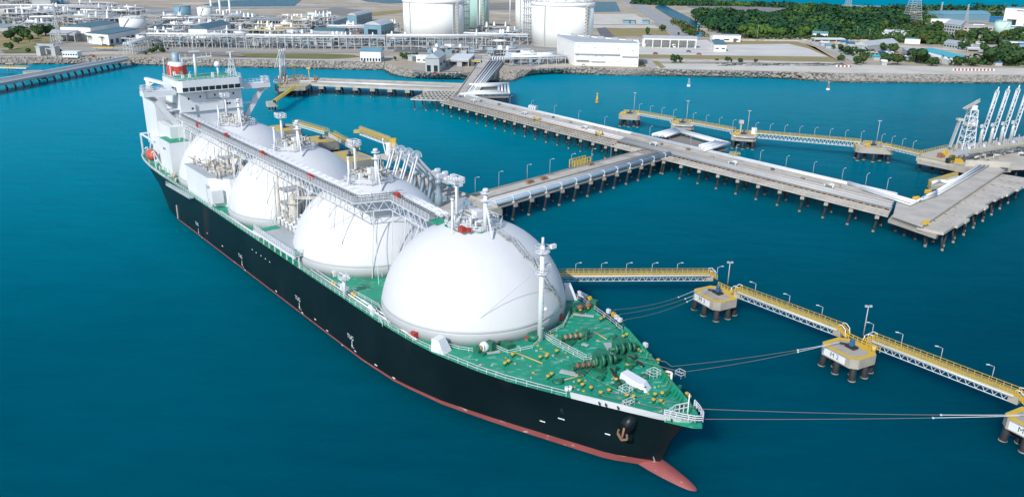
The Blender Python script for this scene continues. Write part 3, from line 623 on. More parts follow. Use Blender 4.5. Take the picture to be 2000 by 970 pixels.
mb = MB(); mb.rail([(-172.8, -11.4, 43.1), (-157.8, -11.4, 43.1), (-156.4, -9.8, 43.1), (-156.4, 9.8, 43.1), (-157.8, 11.4, 43.1), (-172.8, 11.4, 43.1)], sp=1.8, t=.1); part(mb, 'top_rail', 'white', wh)
mb = MB(); mb.bb(-157.2, -155.7, -11.2, 11.2, 39.3, 39.5); part(mb, 'wheelhouse_sill', 'white', wh)
for s in (-1, 1):
    mb = MB(); y0, y1 = sorted((s*11.7, s*22.4)); mb.bb(-163.4, -158.6, y0, y1, 38.4, 40.0); w = part(mb, 'bridge_wing', 'white')
    mb = MB(); mb.rail([(-163.3, s*12, 40), (-163.3, s*22.3, 40), (-158.7, s*22.3, 40), (-158.7, s*12, 40)], h=1.2, sp=1.5, t=.1); part(mb, 'wing_rail', 'white', w)
    mb = MB(); mb.bb(-162.5, -159.3, *sorted((s*20.4, s*22.3)), 40.01, 40.3); mb.rail([(-162.5, s*20.3, 40), (-162.5, s*22.3, 40), (-159.3, s*22.3, 40), (-159.3, s*20.3, 40), (-162.5, s*20.3, 40)], h=2.1, sp=1.0, t=.13); part(mb, 'wing_console', 'white', w)
    mb = MB(); mb.beam((-160.2, s*20.2, 39), (-160.2, s*11.0, 26.0), 1.5, 1.7); mb.beam((-160.2, s*21.4, 38.6), (-160.2, s*18.4, 36.6), 1.5, 1.4); mb.bb(-162.5, -159.5, *sorted((s*11, s*15.6)), 33.0, 33.25); part(mb, 'wing_brace', 'white', w)
mb = MB(); mb.bb(-177, -157, -17, 17, DK, 21.5); mb.bb(-172, -158.2, -15.5, -11.02, 21.5, 27.5); part(mb, 'lower_house', 'white', acc)
mb = MB(); mb.bb(-164, -151, -18.4, -11.3, DK, 23.4); dh = part(mb, 'deck_house', 'white', acc)
mb = MB(); mb.bb(-163.6, -151.4, -18.0, -11.5, 23.42, 23.5); part(mb, 'house_top', 'green', dh)
for x in (-158.0, -156.6): mb = MB(); mb.bb(x-.3, x+.3, -18.52, -18.4, 20.2, 20.9); part(mb, 'window', 'glass', dh)
for z in (27.5, 31, 34.5):                  # balconies at the starboard side
    mb = MB(); mb.bb(-172, -162, -13.6, -11.05, z, z+.15); mb.rail([(-172, -13.5, z+.1), (-162, -13.5, z+.1)], sp=1.6, t=.08); part(mb, 'balcony', 'steel', acc)
mb = MB(); mb.bb(-193, -177.5, -14.2, 14.2, DK+4, 35.2); mb.bb(-190, -180, -9, 9, 35.2, 37.0); cas = part(mb, 'engine_casing', 'white', acc)
mb = MB(); mb.lathe([(3.3, 36), (3.2, 45.4), (2.9, 46.2)], (-186.5, -2.2, 0), 24, sx=1.25, sy=.95); fn = part(mb, 'funnel', 'white')
mb = MB()                                     # white emblem shapes on the funnel
for a0, z, h in ((-150, 42, 5.2), (-120, 42, 5.5), (-84, 41.6, 7.4), (-64, 42.4, 5.6), (-42, 44.2, 1.6), (-20, 43.6, 2.6), (2, 44.2, 1.6), (26, 42.6, 5.2), (44, 41.8, 7), (70, 42, 6)):
    a = math.radians(a0); dx, dy = math.cos(a)*3.3*1.27, math.sin(a)*3.3*.98
    mb.box((-186.5+dx, -2.2+dy, z), (.3, 1.45, h), rz=a)
part(mb, 'funnel_bands', 'funnel', fn)
mb = MB(); mb.tube((-187.4, -2, 45), (-187.4, -2, 49.6), 1.3, n=14); mb.tube((-185.2, -.2, 45), (-185.2, -.2, 47.6), .5, n=10); mb.tube((-188.6, .8, 45), (-188.6, .8, 47.2), .5, n=10); part(mb, 'exhaust_pipe', 'pipeb', fn)
mb = MB(); mb.rail([(-191.6, -5.6, 37), (-181.4, -5.6, 37), (-181.4, 2.6, 37)], h=1.2, sp=1.5, t=.12); mb.beam((-191.5, -6, 37), (-190, -5.6, 48), .25); mb.beam((-182, -6.2, 37), (-183, -5.6, 46), .25); part(mb, 'funnel_ladder', 'white', fn)
mb = MB(); mb.tube((-188, -12.6, 35), (-188, -12.6, 40.6), 1.0, n=12); mb.beam((-189, -13.2, 40.6), (-177.5, -9, 39.6), 1.3, 1.0); mb.beam((-188, -12.6, 38), (-184, -11.2, 40), .4); part(mb, 'stores_crane', 'white', acc)
mb = MB(); bx, by = -166, -1.8; mb.tube((bx, by, 43), (bx, by, 51.5), .55, .4, n=10); mb.tube((bx, by, 51.5), (bx, by, 57.4), .16, .1); mb.beam((bx, by-5.2, 49.6), (bx, by+6.2, 50.0), .35); mb.beam((bx, by-2.4, 48.2), (bx, by+2.4, 48.2), .3)
for k in (-5, -3, 2.6, 4.4, 6): mb.beam((bx, by+k, 49.4), (bx, by+k, 51.3), .16)
mb.beam((bx, by-2, 45), (bx-2.5, by-2.2, 43), .2); mb.box((bx, by, 57.4), (.5, .9, .5)); part(mb, 'radar_mast', 'white', wh)
mb = MB(); mb.beam((bx+.6, by-1.8, 52.0), (bx+.6, by+1.8, 52.0), .3, .5); part(mb, 'radar_scanner', 'white', wh)
mb = MB(); mb.tube((-164, 5.4, 43), (-164, 5.4, 46.2), .35, n=10); mb.ball((-164, 5.4, 47.2), 1.15, 16, 10); part(mb, 'satellite_dome', 'white', wh)
mb = MB(); x, y = -161, 9.4
for s in (-1, 1):
    for u in (-1, 1): mb.beam((x+s*1.2, y+u*1.1, 43), (x+s*.6, y+u*.5, 48.6), .22)
for z in (44.8, 46.6, 48.4): k = 1.2-.6*(z-43)/5.6; mb.rail([(x-k, y-k, z), (x+k, y-k, z), (x+k, y+k, z), (x-k, y+k, z), (x-k, y-k, z)], h=.9, sp=1.2, t=.12)
mb.tube((x, y, 48), (x, y, 51.6), .22); mb.beam((x, y-1.4, 51.5), (x, y+1.4, 51.7), .3); part(mb, 'signal_mast', 'white', wh)
for y in (-7.5, -4.8, 2.4, 3.6): mb = MB(); mb.box((-162+rnd(-3, 3), y, 43.8), (.8, .8, 1.2)); part(mb, 'antenna_box', 'white', wh)
# stern deck
q = SL(300, 318, 16.2)
mb = MB(); mb.ball((-167.5, -20.3, 16.6), 2.0, 20, 12, sx=1.7, sy=.95); lb = part(mb, 'lifeboat', 'orange')
mb = MB(); mb.ball((-167.2, -20.3, 17.7), 1.25, 14, 8, sx=1.3, sy=.8); part(mb, 'canopy', 'orange', lb)
for x in (-171.5, -163.5): mb = MB(); mb.beam((x, -18, DK), (x, -20.6, 18.8), .4); mb.beam((x, -20.6, 18.8), (x, -21.3, 18.2), .35); mb.beam((x, -20.4, DK), (x, -20.6, 18), .3); part(mb, 'davit', 'white')
mb = MB(); mb.ball((-181, -14, 19.6), 2.3, 20, 10, sx=2.6, sy=.85, sz=.75); fb = part(mb, 'free_fall_boat', 'white')
mb = MB(); mb.ball((-181, -14, 19.4), 2.36, 20, 10, sx=2.58, sy=.86, sz=.35); part(mb, 'fender_stripe', 'ygrat', fb)
mb = MB()
for x in (-187, -175): mb.beam((x, -16, DK), (x, -14.5, 20), .4); mb.beam((x, -12, DK), (x, -14, 20), .4)
mb.beam((-190, -17.5, 20.2), (-173, -17.5, 20.2), .5); mb.beam((-190, -17.5, DK), (-190, -17.5, 20.2), .5); mb.beam((-190, -17.5, 20.2), (-188, 10, 20.2), .5); part(mb, 'boat_frame', 'white')
mb = MB(); r3 = random.Random(5)
for k in range(14):
    x = r3.uniform(-162, -140); y = edge(max(x, -160), -1, r3.uniform(1.2, 4)); h = r3.uniform(.8, 2.4)
    mb.tube((x, y, DK), (x, y, DK+h), r3.uniform(.15, .35)); mb.tube((x, y, DK+h-.1), (x+r3.uniform(-2, 2), y+.4, DK+h-.1), .15)
    part(mb, 'side_pipe', 'beige'); mb = MB()
mb = MB()
for k in range(3): x = -186+k*3.5; mb.tube((x, -12-k, DK+.9), (x, -9.5-k, DK+.9), .9, n=14)
part(mb, 'stern_winch', 'dgreen')
for x, y in ((-190, -14), (-187, -16), (-184, -17)): mb = MB(); mb.box((x, y, DK+.9), (1.5, 1.2, 1.8)); part(mb, 'deck_locker', 'white')
mb = MB(); mb.beam((-143, -22.7, 11.6), (-119, -22.7, 12.5), 1.5, .5); mb.rail([(-143, -23.3, 11.8), (-119, -23.3, 12.7)], h=1, sp=1.2, t=.09); gw = part(mb, 'gangway_ladder', 'grey'); gw['label'] = 'grey boarding ladder stowed against the black hull side'
# compressor house between the two aft domes
mb = MB(); mb.prism([(-129, -20.4), (-108.5, -20.4), (-103.5, -15.5), (-103.5, -7.5), (-129, -7.5)], DK, 20.9); mh = part(mb, 'compressor_house', 'white')
mb = MB(); mb.prism([(-129.2, -20.6), (-108.4, -20.6), (-103.3, -15.6), (-103.3, -7.4), (-129.2, -7.4)], 20.9, 21.15); part(mb, 'house_roof', 'grey', mh)
mb = MB(); mb.bb(-108.2, -104.2, -21.0, -17.6, DK+1.6, DK+5.6); part(mb, 'porch', 'white', mh)
mb = MB(); r3 = random.Random(9)
for k in range(46):
    x, y = r3.uniform(-127, -105), r3.uniform(-19, -9); h = r3.uniform(.6, 2.8)
    mb.tube((x, y, 21), (x, y, 21+h), r3.uniform(.14, .34)); mb.tube((x, y, 21+h-.1), (x+r3.uniform(-3.5, 3.5), y+r3.uniform(-1, 1), 21+h-.1), r3.uniform(.12, .3))
for k in range(7): mb.ball((r3.uniform(-125, -107), r3.uniform(-18, -10), 21.5), r3.uniform(.5, .9), 10, 6)
part(mb, 'roof_piping', 'beige', mh)
mb = MB(); mb.beam((-106.6, -21.3, DK), (-110, -20.6, DK+6.5), .3); mb.beam((-105.4, -21.3, DK), (-108.4, -20.6, DK+6.5), .3); part(mb, 'house_stair', 'grey', mh)
# cargo manifold
mb = MB(); mb.bb(-69.5, -43.5, -22.4, -15.2, 15.0, 15.3); mp = part(mb, 'manifold_platform', 'grey')
mb = MB(); mb.bb(-48, -44, -22.0, -19, 15.31, 15.36); mb.bb(-69, -66, -21.5, -16, 15.31, 15.36); part(mb, 'platform_mat', 'green', mp)
mb = MB(); mb.rail([(-69.4, -15.5, 15.3), (-69.4, -22.2, 15.3), (-43.6, -22.2, 15.3), (-43.6, -15.5, 15.3)], h=1.3, sp=1.3, t=.12, n=3)
for k in range(8): x = -69.2+k*3.65; mb.beam((x, -21.3, DK), (x, -21.3, 15.1), .25); mb.beam((x, -16.5, DK), (x, -16.5, 15.1), .25)
mb.beam((-69.4, -22.4, 14.9), (-43.5, -22.4, 14.9), .4, .5); part(mb, 'platform_frame', 'white', mp)
mb = MB(); r3 = random.Random(11)
for k in range(9):
    x = -67.6+k*2.4
    mb.tube((x, -16.8, 17.6), (x, -9.5, 17.6), .42, n=10)
    for y in (-16.8, -15.2, -13.4, -11.6): mb.tube((x, y-.14, 17.6), (x, y+.14, 17.6), .72, n=12)
    for y in (-14.4, -12.4): mb.tube((x, y, 17.6), (x, y, 19.6), .2); mb.tube((x-.5, y, 19.6), (x+.5, y, 19.6), .4, n=10); mb.ball((x, y, 18.0), .62, 10, 6)
    mb.beam((x, -14, DK), (x, -14, 17), .3)
part(mb, 'manifold', 'pipe')
mb = MB()
for k in range(26): mb.ball((r3.uniform(-68, -46), r3.uniform(-14.5, -9), r3.uniform(17, 19.6)), r3.uniform(.25, .5), 8, 5)
part(mb, 'manifold_valves', 'dgrey')
mb = MB(); cx, cy = -63, -13.2; mb.lathe([(1.7, DK), (1.55, 18.2), (1.1, 21.6), (.95, 24.2), (.6, 25)], (cx, cy, 0), 16); mb.tube((cx, cy, 18.1), (cx, cy, 18.35), 2.6, n=20); mb.tube((cx, cy, 22.6), (cx, cy, 22.8), 1.7, n=16); mb.rail([(cx-1.8, cy-1.8, 18.3), (cx+1.8, cy-1.8, 18.3), (cx+1.8, cy+1.8, 18.3)], h=1, sp=1.2, t=.1); mb.beam((cx, cy, 24.6), (cx+1.5, cy-14.5, 17.9), .7, .7) if False else None
part(mb, 'crane_post', 'beige')
mb = MB(); mb.beam((cx+.9, cy+.6, 24.2), (cx+18, cy+2.5, 27.8), .7, .8); mb.box((cx+.6, cy, 24.6), (1.6, 1.4, 1.3)); part(mb, 'crane_jib', 'beige')
# pipe towers in the gaps between domes
for k, gx in enumerate((-22.5, -67.6, -112.7)):
    mb = MB(); r3 = random.Random(20+k)
    if k == 0: continue
    for j in range(7):
        x = gx+r3.uniform(-3.5, 3.5); y = r3.uniform(-15, -5); h = r3.uniform(20, 30) if k else r3.uniform(18, 28)
        mb.tube((x, y, DK), (x, y, h), r3.uniform(.18, .42)); 
        for z in range(16, int(h), 3): mb.beam((x, y, z), (gx+r3.uniform(-2.5, 2.5), y+r3.uniform(-2, 2), z+r3.uniform(-.5, .5)), .14)
    for x in (-3, 3):
        for y in (-15, -10): mb.beam((gx+x, y, DK), (gx+x, y, 28.5), .2)
    part(mb, 'pipe_tower', 'beige')
    mb = MB()
    for z in (17.5, 21.5, 25.2): mb.bb(gx-2.6, gx+2.6, -14.6, -9, z, z+.12); mb.rail([(gx-2.6, -14.6, z), (gx+2.6, -14.6, z)], sp=1.3, t=.09)
    part(mb, 'tower_platform', 'steel')
# ---------------------------------------------------------------- fore deck fittings
def at(px, py): q = SL(px, py, DK); return q.x, q.y
mb = MB(); x, y = 22.5, 0.0; mb.tube((x, y, DK), (x, y, 32.4), .62, .42, n=14); mb.tube((x, y, 32.4), (x, y, 34), .3, .25, n=8)
for z, r in ((31.0, 1.45), (26.6, 1.3)):
    mb.tube((x, y, z), (x, y, z+.15), r, n=14); mb.rail([(x+r*math.cos(a), y+r*math.sin(a), z+.1) for a in [k*math.pi/4 for k in range(9)]], h=1.1, sp=1.3, t=.08)
mb.box((x+1.2, y+1.6, 32.2), (.7, 1.2, .8)); mb.box((x-.5, y+1.8, 27.6), (.9, 1.2, .7)); mb.beam((x, y, 26.8), (x, y-2.6, 26.6), .18); mb.ball((x+1, y+.4, 19.2), .4, 8, 5)
for z in range(15, 31): mb.beam((x+.75, y-.3, z), (x+.75, y+.3, z), .08)
part(mb, 'foremast', 'white')
mb = MB(); mb.beam((x, y, 28), (13.5, -15.5, DK+.6), .06, .06); mb.beam((x, y, 26.6), (12.5, 15.5, DK+1), .06, .06); part(mb, 'mast_stay', 'grey')
def wedge(px, py, L, w, h, rz, name='ventilator_house'):
    x, y = at(px, py); mb = MB(); c, s = math.cos(rz), math.sin(rz)
    P = [(-L/2, -w/2, 0), (L/2, -w/2, 0), (L/2, w/2, 0), (-L/2, w/2, 0), (-L/2*.9, -w/2*.9, h), (L/2*.1, -w/2*.8, h), (L/2*.1, w/2*.8, h), (-L/2*.9, w/2*.9, h)]
    mb.add([(x+a*c-b*s, y+a*s+b*c, DK+d) for a, b, d in P], [(3, 2, 1, 0), (4, 5, 6, 7), (0, 1, 5, 4), (1, 2, 6, 5), (2, 3, 7, 6), (3, 0, 4, 7)]); return part(mb, name, 'white')
wedge(862, 684, 3.2, 2.6, 2.6, .3); wedge(1113, 582, 3.0, 2.4, 3.4, 1.0)
x, y = at(1243, 752); mb = MB()                # white tapered breakwater plate on the fore deck
mb.add([(x+a, y+b, DK+c) for a, b, c in ((-3.4, -1.0, 0), (2.4, -1.2, 0), (3.0, -.4, 0), (2.2, 1.6, 0), (-3.6, 1.2, 0), (-3.2, -.8, 1.5), (1.2, -.9, 1.2), (1.9, -.3, 1.1), (1.2, 1.2, 1.2), (-3.3, 1.0, 1.5))], [(4, 3, 2, 1, 0), (5, 6, 7, 8, 9), (0, 1, 6, 5), (1, 2, 7, 6), (2, 3, 8, 7), (3, 4, 9, 8), (4, 0, 5, 9)]); part(mb, 'breakwater_box', 'white')
for nm, m_, px, py, L, k in (('mooring_winch', 'tan', 1118, 666, 4.4, 4), ('mooring_winch', 'drum', 1143, 722, 4.6, 4), ('mooring_winch', 'drum', 1140, 607, 4.2, 2), ('mooring_winch', 'tan', 944, 688, 2.4, 2)):
    x, y = at(px, py); mb = MB(); ax_ = V((.35, .94, 0)).normalized() if k == 4 else V((.2, .98, 0)).normalized(); c = V((x, y, DK+1.15)); wch = MB()
    mb.tube(c-ax_*L*.62, c+ax_*L*.62, .22, n=10)
    for j in range(k+1): p = c+ax_*(L*(j/k-.5)); mb.tube(p-ax_*.08, p+ax_*.08, .72, n=18)
    mb.box(c+ax_*(L*.62), (1.5, 1.3, 1.9), rz=.35); mb.box(c-ax_*(L*.62)+V((0, 0, -.5)), (1.2, .5, 1.3), rz=.35); mb.box(c-V((0, 0, .95)), (1.8, L*1.2, .3), rz=-1.2+1.57 if False else .36-.0)
    w_ = part(mb, nm, 'dgreen')
    for j in range(k): p = c+ax_*(L*((j+.5)/k-.5)); d = MB(); d.tube(p-ax_*(L/k*.4), p+ax_*(L/k*.4), .5, n=16); part(d, 'rope_drum', m_, w_)
for px, py in ((1178, 716), (1216, 692)):      # anchor windlasses
    x, y = at(px, py); mb = MB(); a_ = V((.35, .94, 0)).normalized(); c = V((x, y, DK+1.5))
    for j, r in ((-1.7, 1.05), (-.4, 1.3), (1.0, 1.3), (2.2, .8)): p = c+a_*j; mb.tube(p-a_*.28, p+a_*.28, r, n=22)
    mb.tube(c-a_*3, c+a_*3.2, .35, n=10); mb.box(c+a_*.2-V((1.4, -.4, .2)), (2.4, 2.8, 2.2), rz=.35); mb.box(c-V((0, 0, 1.35)), (3.4, 5.6, .3), rz=.36)
    mb.box(c+V((2.6, -.2, -.8)), (1.6, 1.2, 1.4), rz=.36); part(mb, 'anchor_windlass', 'dgreen')
for (a, b) in (((1190, 726), (1212, 752)), ((1222, 700), (1258, 717))):
    x0, y0 = at(*a); x1, y1 = at(*b); mb = MB(); mb.beam((x0, y0, DK+1.2), (x1, y1, DK+.2), .4, .3); part(mb, 'anchor_chain', 'black')
for px, py, w_, l_, r_ in ((1112, 730, 1.2, 3.6, .5), (1193, 683, 1.6, 5.2, -.5), (1166, 706, 1.4, 3, 0), (964, 690, .7, 2.6, 1.2), (1140, 617, .8, 4.5, .65), (1252, 686, .8, 2, .3), (1143, 675, .8, 1.4, .2)):
    x, y = at(px, py); mb = MB(); mb.box((x, y, DK+.25), (l_, w_, .2), rz=r_); part(mb, 'deck_grating', 'steel')
BOL = [(1131, 749), (1137, 756), (1154, 762), (1173, 772), (1189, 767), (1224, 777), (1237, 779), (1276, 786), (1290, 788), (1217, 661), (1224, 658), (1246, 687), (1257, 690), (1269, 699), (1285, 708), (1283, 714), (1301, 732), (1306, 739), (1309, 749), (1341, 774), (1346, 780), (1279, 775), (1293, 773), (1067, 700), (1055, 702), (1001, 697), (986, 714), (993, 710), (1070, 740), (1077, 735), (1148, 606), (1133, 610), (1173, 627), (1180, 623), (1087, 690), (1203, 746), (1010, 660)]
for k, (px, py) in enumerate(BOL):
    x, y = at(px, py); o = None
    mb = MB(); mb.tube((x, y, DK), (x, y, DK+.65), .24, n=12); o = part(mb, 'bollard', 'dgreen')
    mb = MB(); mb.tube((x, y, DK+.65), (x, y, DK+.82), .37, .33, n=14); part(mb, 'bollard_cap', 'yellow', o)
mb = MB(); x, y = at(1043, 662); mb.tube((x, y, DK), (x, y, DK+1.3), 1.35, n=22); part(mb, 'hatch_drum', 'dgreen')
mb = MB(); x, y = at(990, 678); mb.box((x, y, DK+.5), (2.2, 1.6, 1)); mb.box((x-2.4, y-.2, DK+.4), (1.2, 1, .8)); part(mb, 'deck_chest', 'dgreen')
mb = MB(); x, y = at(946, 686); mb.ball((x, y, DK+1.1), 1.05, 14, 8); part(mb, 'mushroom_vent', 'white')
for px, py in ((1200, 755), (1320, 760), (1328, 792), (1297, 770), (1260, 735), (1218, 745), (1250, 762), (1170, 740), (1090, 745), (1235, 710), (1195, 660), (1210, 640), (1226, 720)):
    x, y = at(px, py); mb = MB(); mb.tube((x, y, DK), (x, y, DK+.4), rnd(.7, 1.2), rnd(.5, .7), n=14); mb.box((x+.4, y+.6, DK+.5), (.5, .5, .6)); part(mb, 'deck_fitting', 'dgreen')
for px, py, w_, l_ in ((1222, 766, 2.0, 1.6), (1276, 734, 2.0, 1.8), (1328, 735, 1.2, 1.4), (1227, 792, 2.2, .8)):
    x, y = at(px, py); mb = MB(); mb.rail([(x-l_/2, y-w_/2, DK), (x+l_/2, y-w_/2, DK), (x+l_/2, y+w_/2, DK), (x-l_/2, y+w_/2, DK), (x-l_/2, y-w_/2, DK)], h=1.2, sp=1.0, t=.07); part(mb, 'guard_frame', 'white')
mb = MB()
for pts in (((843, 668), (896, 684), (935, 690), (955, 683)), ((966, 680), (992, 692), (1040, 682), (1062, 660), (1100, 640), (1112, 614)), ((1062, 660), (1080, 674), (1140, 706), (1165, 702)), ((1062, 656), (1078, 665), (1145, 701)), ((705, 590), (735, 607), (747, 637)), ((662, 558), (740, 600), (760, 640))):
    mb = MB(); mb.rail([(*at(*p), DK) for p in pts], h=.9, sp=2.6, t=.075, n=2); part(mb, 'walkway_rail', 'white')
for px, py in ((1091, 625), (811, 660), (884, 668), (1031, 662), (650, 538), (1146, 601)):
    x, y = at(px, py); s_ = 1.3 if px in (1091, 811) else .6; mb = MB(); mb.box((x, y, DK+s_*.6), (s_, s_, s_*1.1)); part(mb, 'hose_box', 'rbox')
mb = MB(); x, y = at(1310, 750); mb.tube((x, y, DK), (x, y, DK+2.4), .22, n=8); mb.tube((x, y, DK+2.4), (x-.8, y-.5, DK+2.5), .22, n=8); part(mb, 'goose_neck_vent', 'white')
for px, py in ((1107, 763), (1113, 762)): x, y = at(px, py); mb = MB(); mb.tube((x, y, DK), (x, y, DK+.8), .42, n=12); part(mb, 'roller_fairlead', 'white')
for px, py in ((1134, 575), (1140, 578), (1146, 581), (1154, 585), (1191, 610), (1201, 617), (1207, 622), (1213, 627), (1263, 676)):
    x, y = at(px, py); mb = MB(); mb.box((x, y-.4, DK+.45), (.9, .6, .9)); part(mb, 'roller_fairlead', 'yellow' if px in (1154, 1201) else 'white')
# lookout post on the starboard deck and deck pipes
x, y = at(668, 582); mb = MB(); y = -21; mb.tube((x, y, DK), (x, y, DK+5.2), .42, .34, n=10); mb.prism([(x-1, y-.9), (x+1, y-.9), (x+1, y+.9), (x-1, y+.9)], DK+4.4, DK+4.55); mb.rail([(x-1, y-.9, DK+4.5), (x+1, y-.9, DK+4.5), (x+1, y+.9, DK+4.5), (x-1, y+.9, DK+4.5)], h=.9, sp=.9, t=.1); mb.box((x-.9, y, DK+2.4), (.9, .8, 1.2)); mb.beam((x-2, y, DK+5.4), (x+2, y+.6, DK+5.2), .2); part(mb, 'lookout_post', 'white')
for a, b, y, r in ((-40, 8, -20.1, .2), (-40, 2, -19.2, .16), (-100, -70, -20.4, .2)): mb = MB(); mb.tube((a, y, DK+.5), (b, y, DK+.5), r); part(mb, 'deck_pipe', 'white')
for px, py in ((722, 607), (648, 533)): x, y = at(px, py); mb = MB(); mb.tube((x, y, DK), (x, y, DK+1.5), .3); mb.tube((x, y, DK+1.5), (x+1.6, y-.2, DK+1.3), .3); mb.box((x+2, y-.3, DK+.6), (1.1, .9, 1.2)); part(mb, 'fire_monitor', 'white')
for px, py in ((649, 556), (654, 559), (688, 577), (692, 580)): x, y = at(px, py); mb = MB(); mb.tube((x, y, DK), (x, y, DK+.8), .35); part(mb, 'bollard', 'yellow')
mb = MB(); mb.box((-4, -20.4, DK+.15), (12, .3, .3)); part(mb, 'deck_coaming', 'green')
# deck rings, worn bits: bevelled coamings and lashing plates scattered over the fore deck
r3 = random.Random(31)
for k in range(98):
    x = r3.uniform(12, 56); h = abs(edge(x))-2; y = r3.uniform(-h, h)
    if x*x+y*y < 22*22: continue
    mb = MB(); mb.box((x, y, DK+.09), (r3.uniform(.2, .7), r3.uniform(.2, .5), .14), rz=r3.uniform(0, 3)); part(mb, 'lashing_plate', 'steel' if k % 3 else 'yellow')

mb = MB()
for y, x0, x1 in ((-3.5, 27, 52), (4.5, 26, 46), (1.0, 42, 57)):      # thin pipe runs across the fore deck
    mb = MB(); mb.tube((x0, y, DK+.25), (x1, y*.5, DK+.25), .09, n=6); part(mb, 'deck_pipe', 'green')
for (a, b) in (((1005, 690), (1060, 712)), ((1098, 745), (1140, 735)), ((1160, 650), (1185, 665)), ((1195, 735), (1208, 748))):
    mb = MB(); x0, y0 = at(*a); x1, y1 = at(*b); mb.tube((x0, y0, DK+.3), (x1, y1, DK+.3), .12, n=6); part(mb, 'deck_pipe', 'ygrat')
# ================================================================ trestles, dolphins, walkways (world coordinates)
DZ = 7.0
def up(p, z): return V((p.x, p.y, z))
def mk(parent, name, m, mb, label=None):
    o = mb.build(name, M[m] if isinstance(m, str) else m, parent)
    if label: o['label'] = label
    return o
class Lane:
    def __init__(s, n0, n1, f0, f1): s.n0, s.n1, s.f0, s.f1 = n0, n1, f0, f1; s.L = ((n1+f1)/2-(n0+f0)/2).length; s.w = ((f0-n0).length+(f1-n1).length)/2
    def P(s, t, u, z=None):
        p = s.n0.lerp(s.n1, t).lerp(s.f0.lerp(s.f1, t), u); return up(p, z) if z is not None else p
    def slab(s, mb, t0, t1, u0, u1, z0, z1): mb.prism([s.P(t0, u0), s.P(t1, u0), s.P(t1, u1), s.P(t0, u1)], z0, z1); return mb
    def pipe(s, mb, t0, t1, u, z, r, n=8): mb.tube(s.P(t0, u, z), s.P(t1, u, z), r, n=n); return mb
def bents(T, ln, t0, t1, sp, np_, ztop, u0=-.02, u1=1.0, cap=(1.3, 1.0), rake=.8, pr=.42, capm='conc'):
    k = max(1, round((t1-t0)*ln.L/sp))
    for i in range(k+1):
        t = t0+(t1-t0)*i/k; mb = MB(); mb.beam(ln.P(t, u0, ztop-cap[1]/2), ln.P(t, u1, ztop-cap[1]/2), cap[0], cap[1]); mk(T, 'cap_beam', capm, mb)
        for j in range(np_):
            u = u0+(u1-u0)*(.07+.86*j/max(1, np_-1)) if np_ > 1 else .5
            a = ln.P(t, u, ztop-cap[1]); b = a+V(((j % 2*2-1)*rake*.5, -rake*(.4 if j % 2 else -.2), -a.z-.5)); pile(T, a, b, pr)
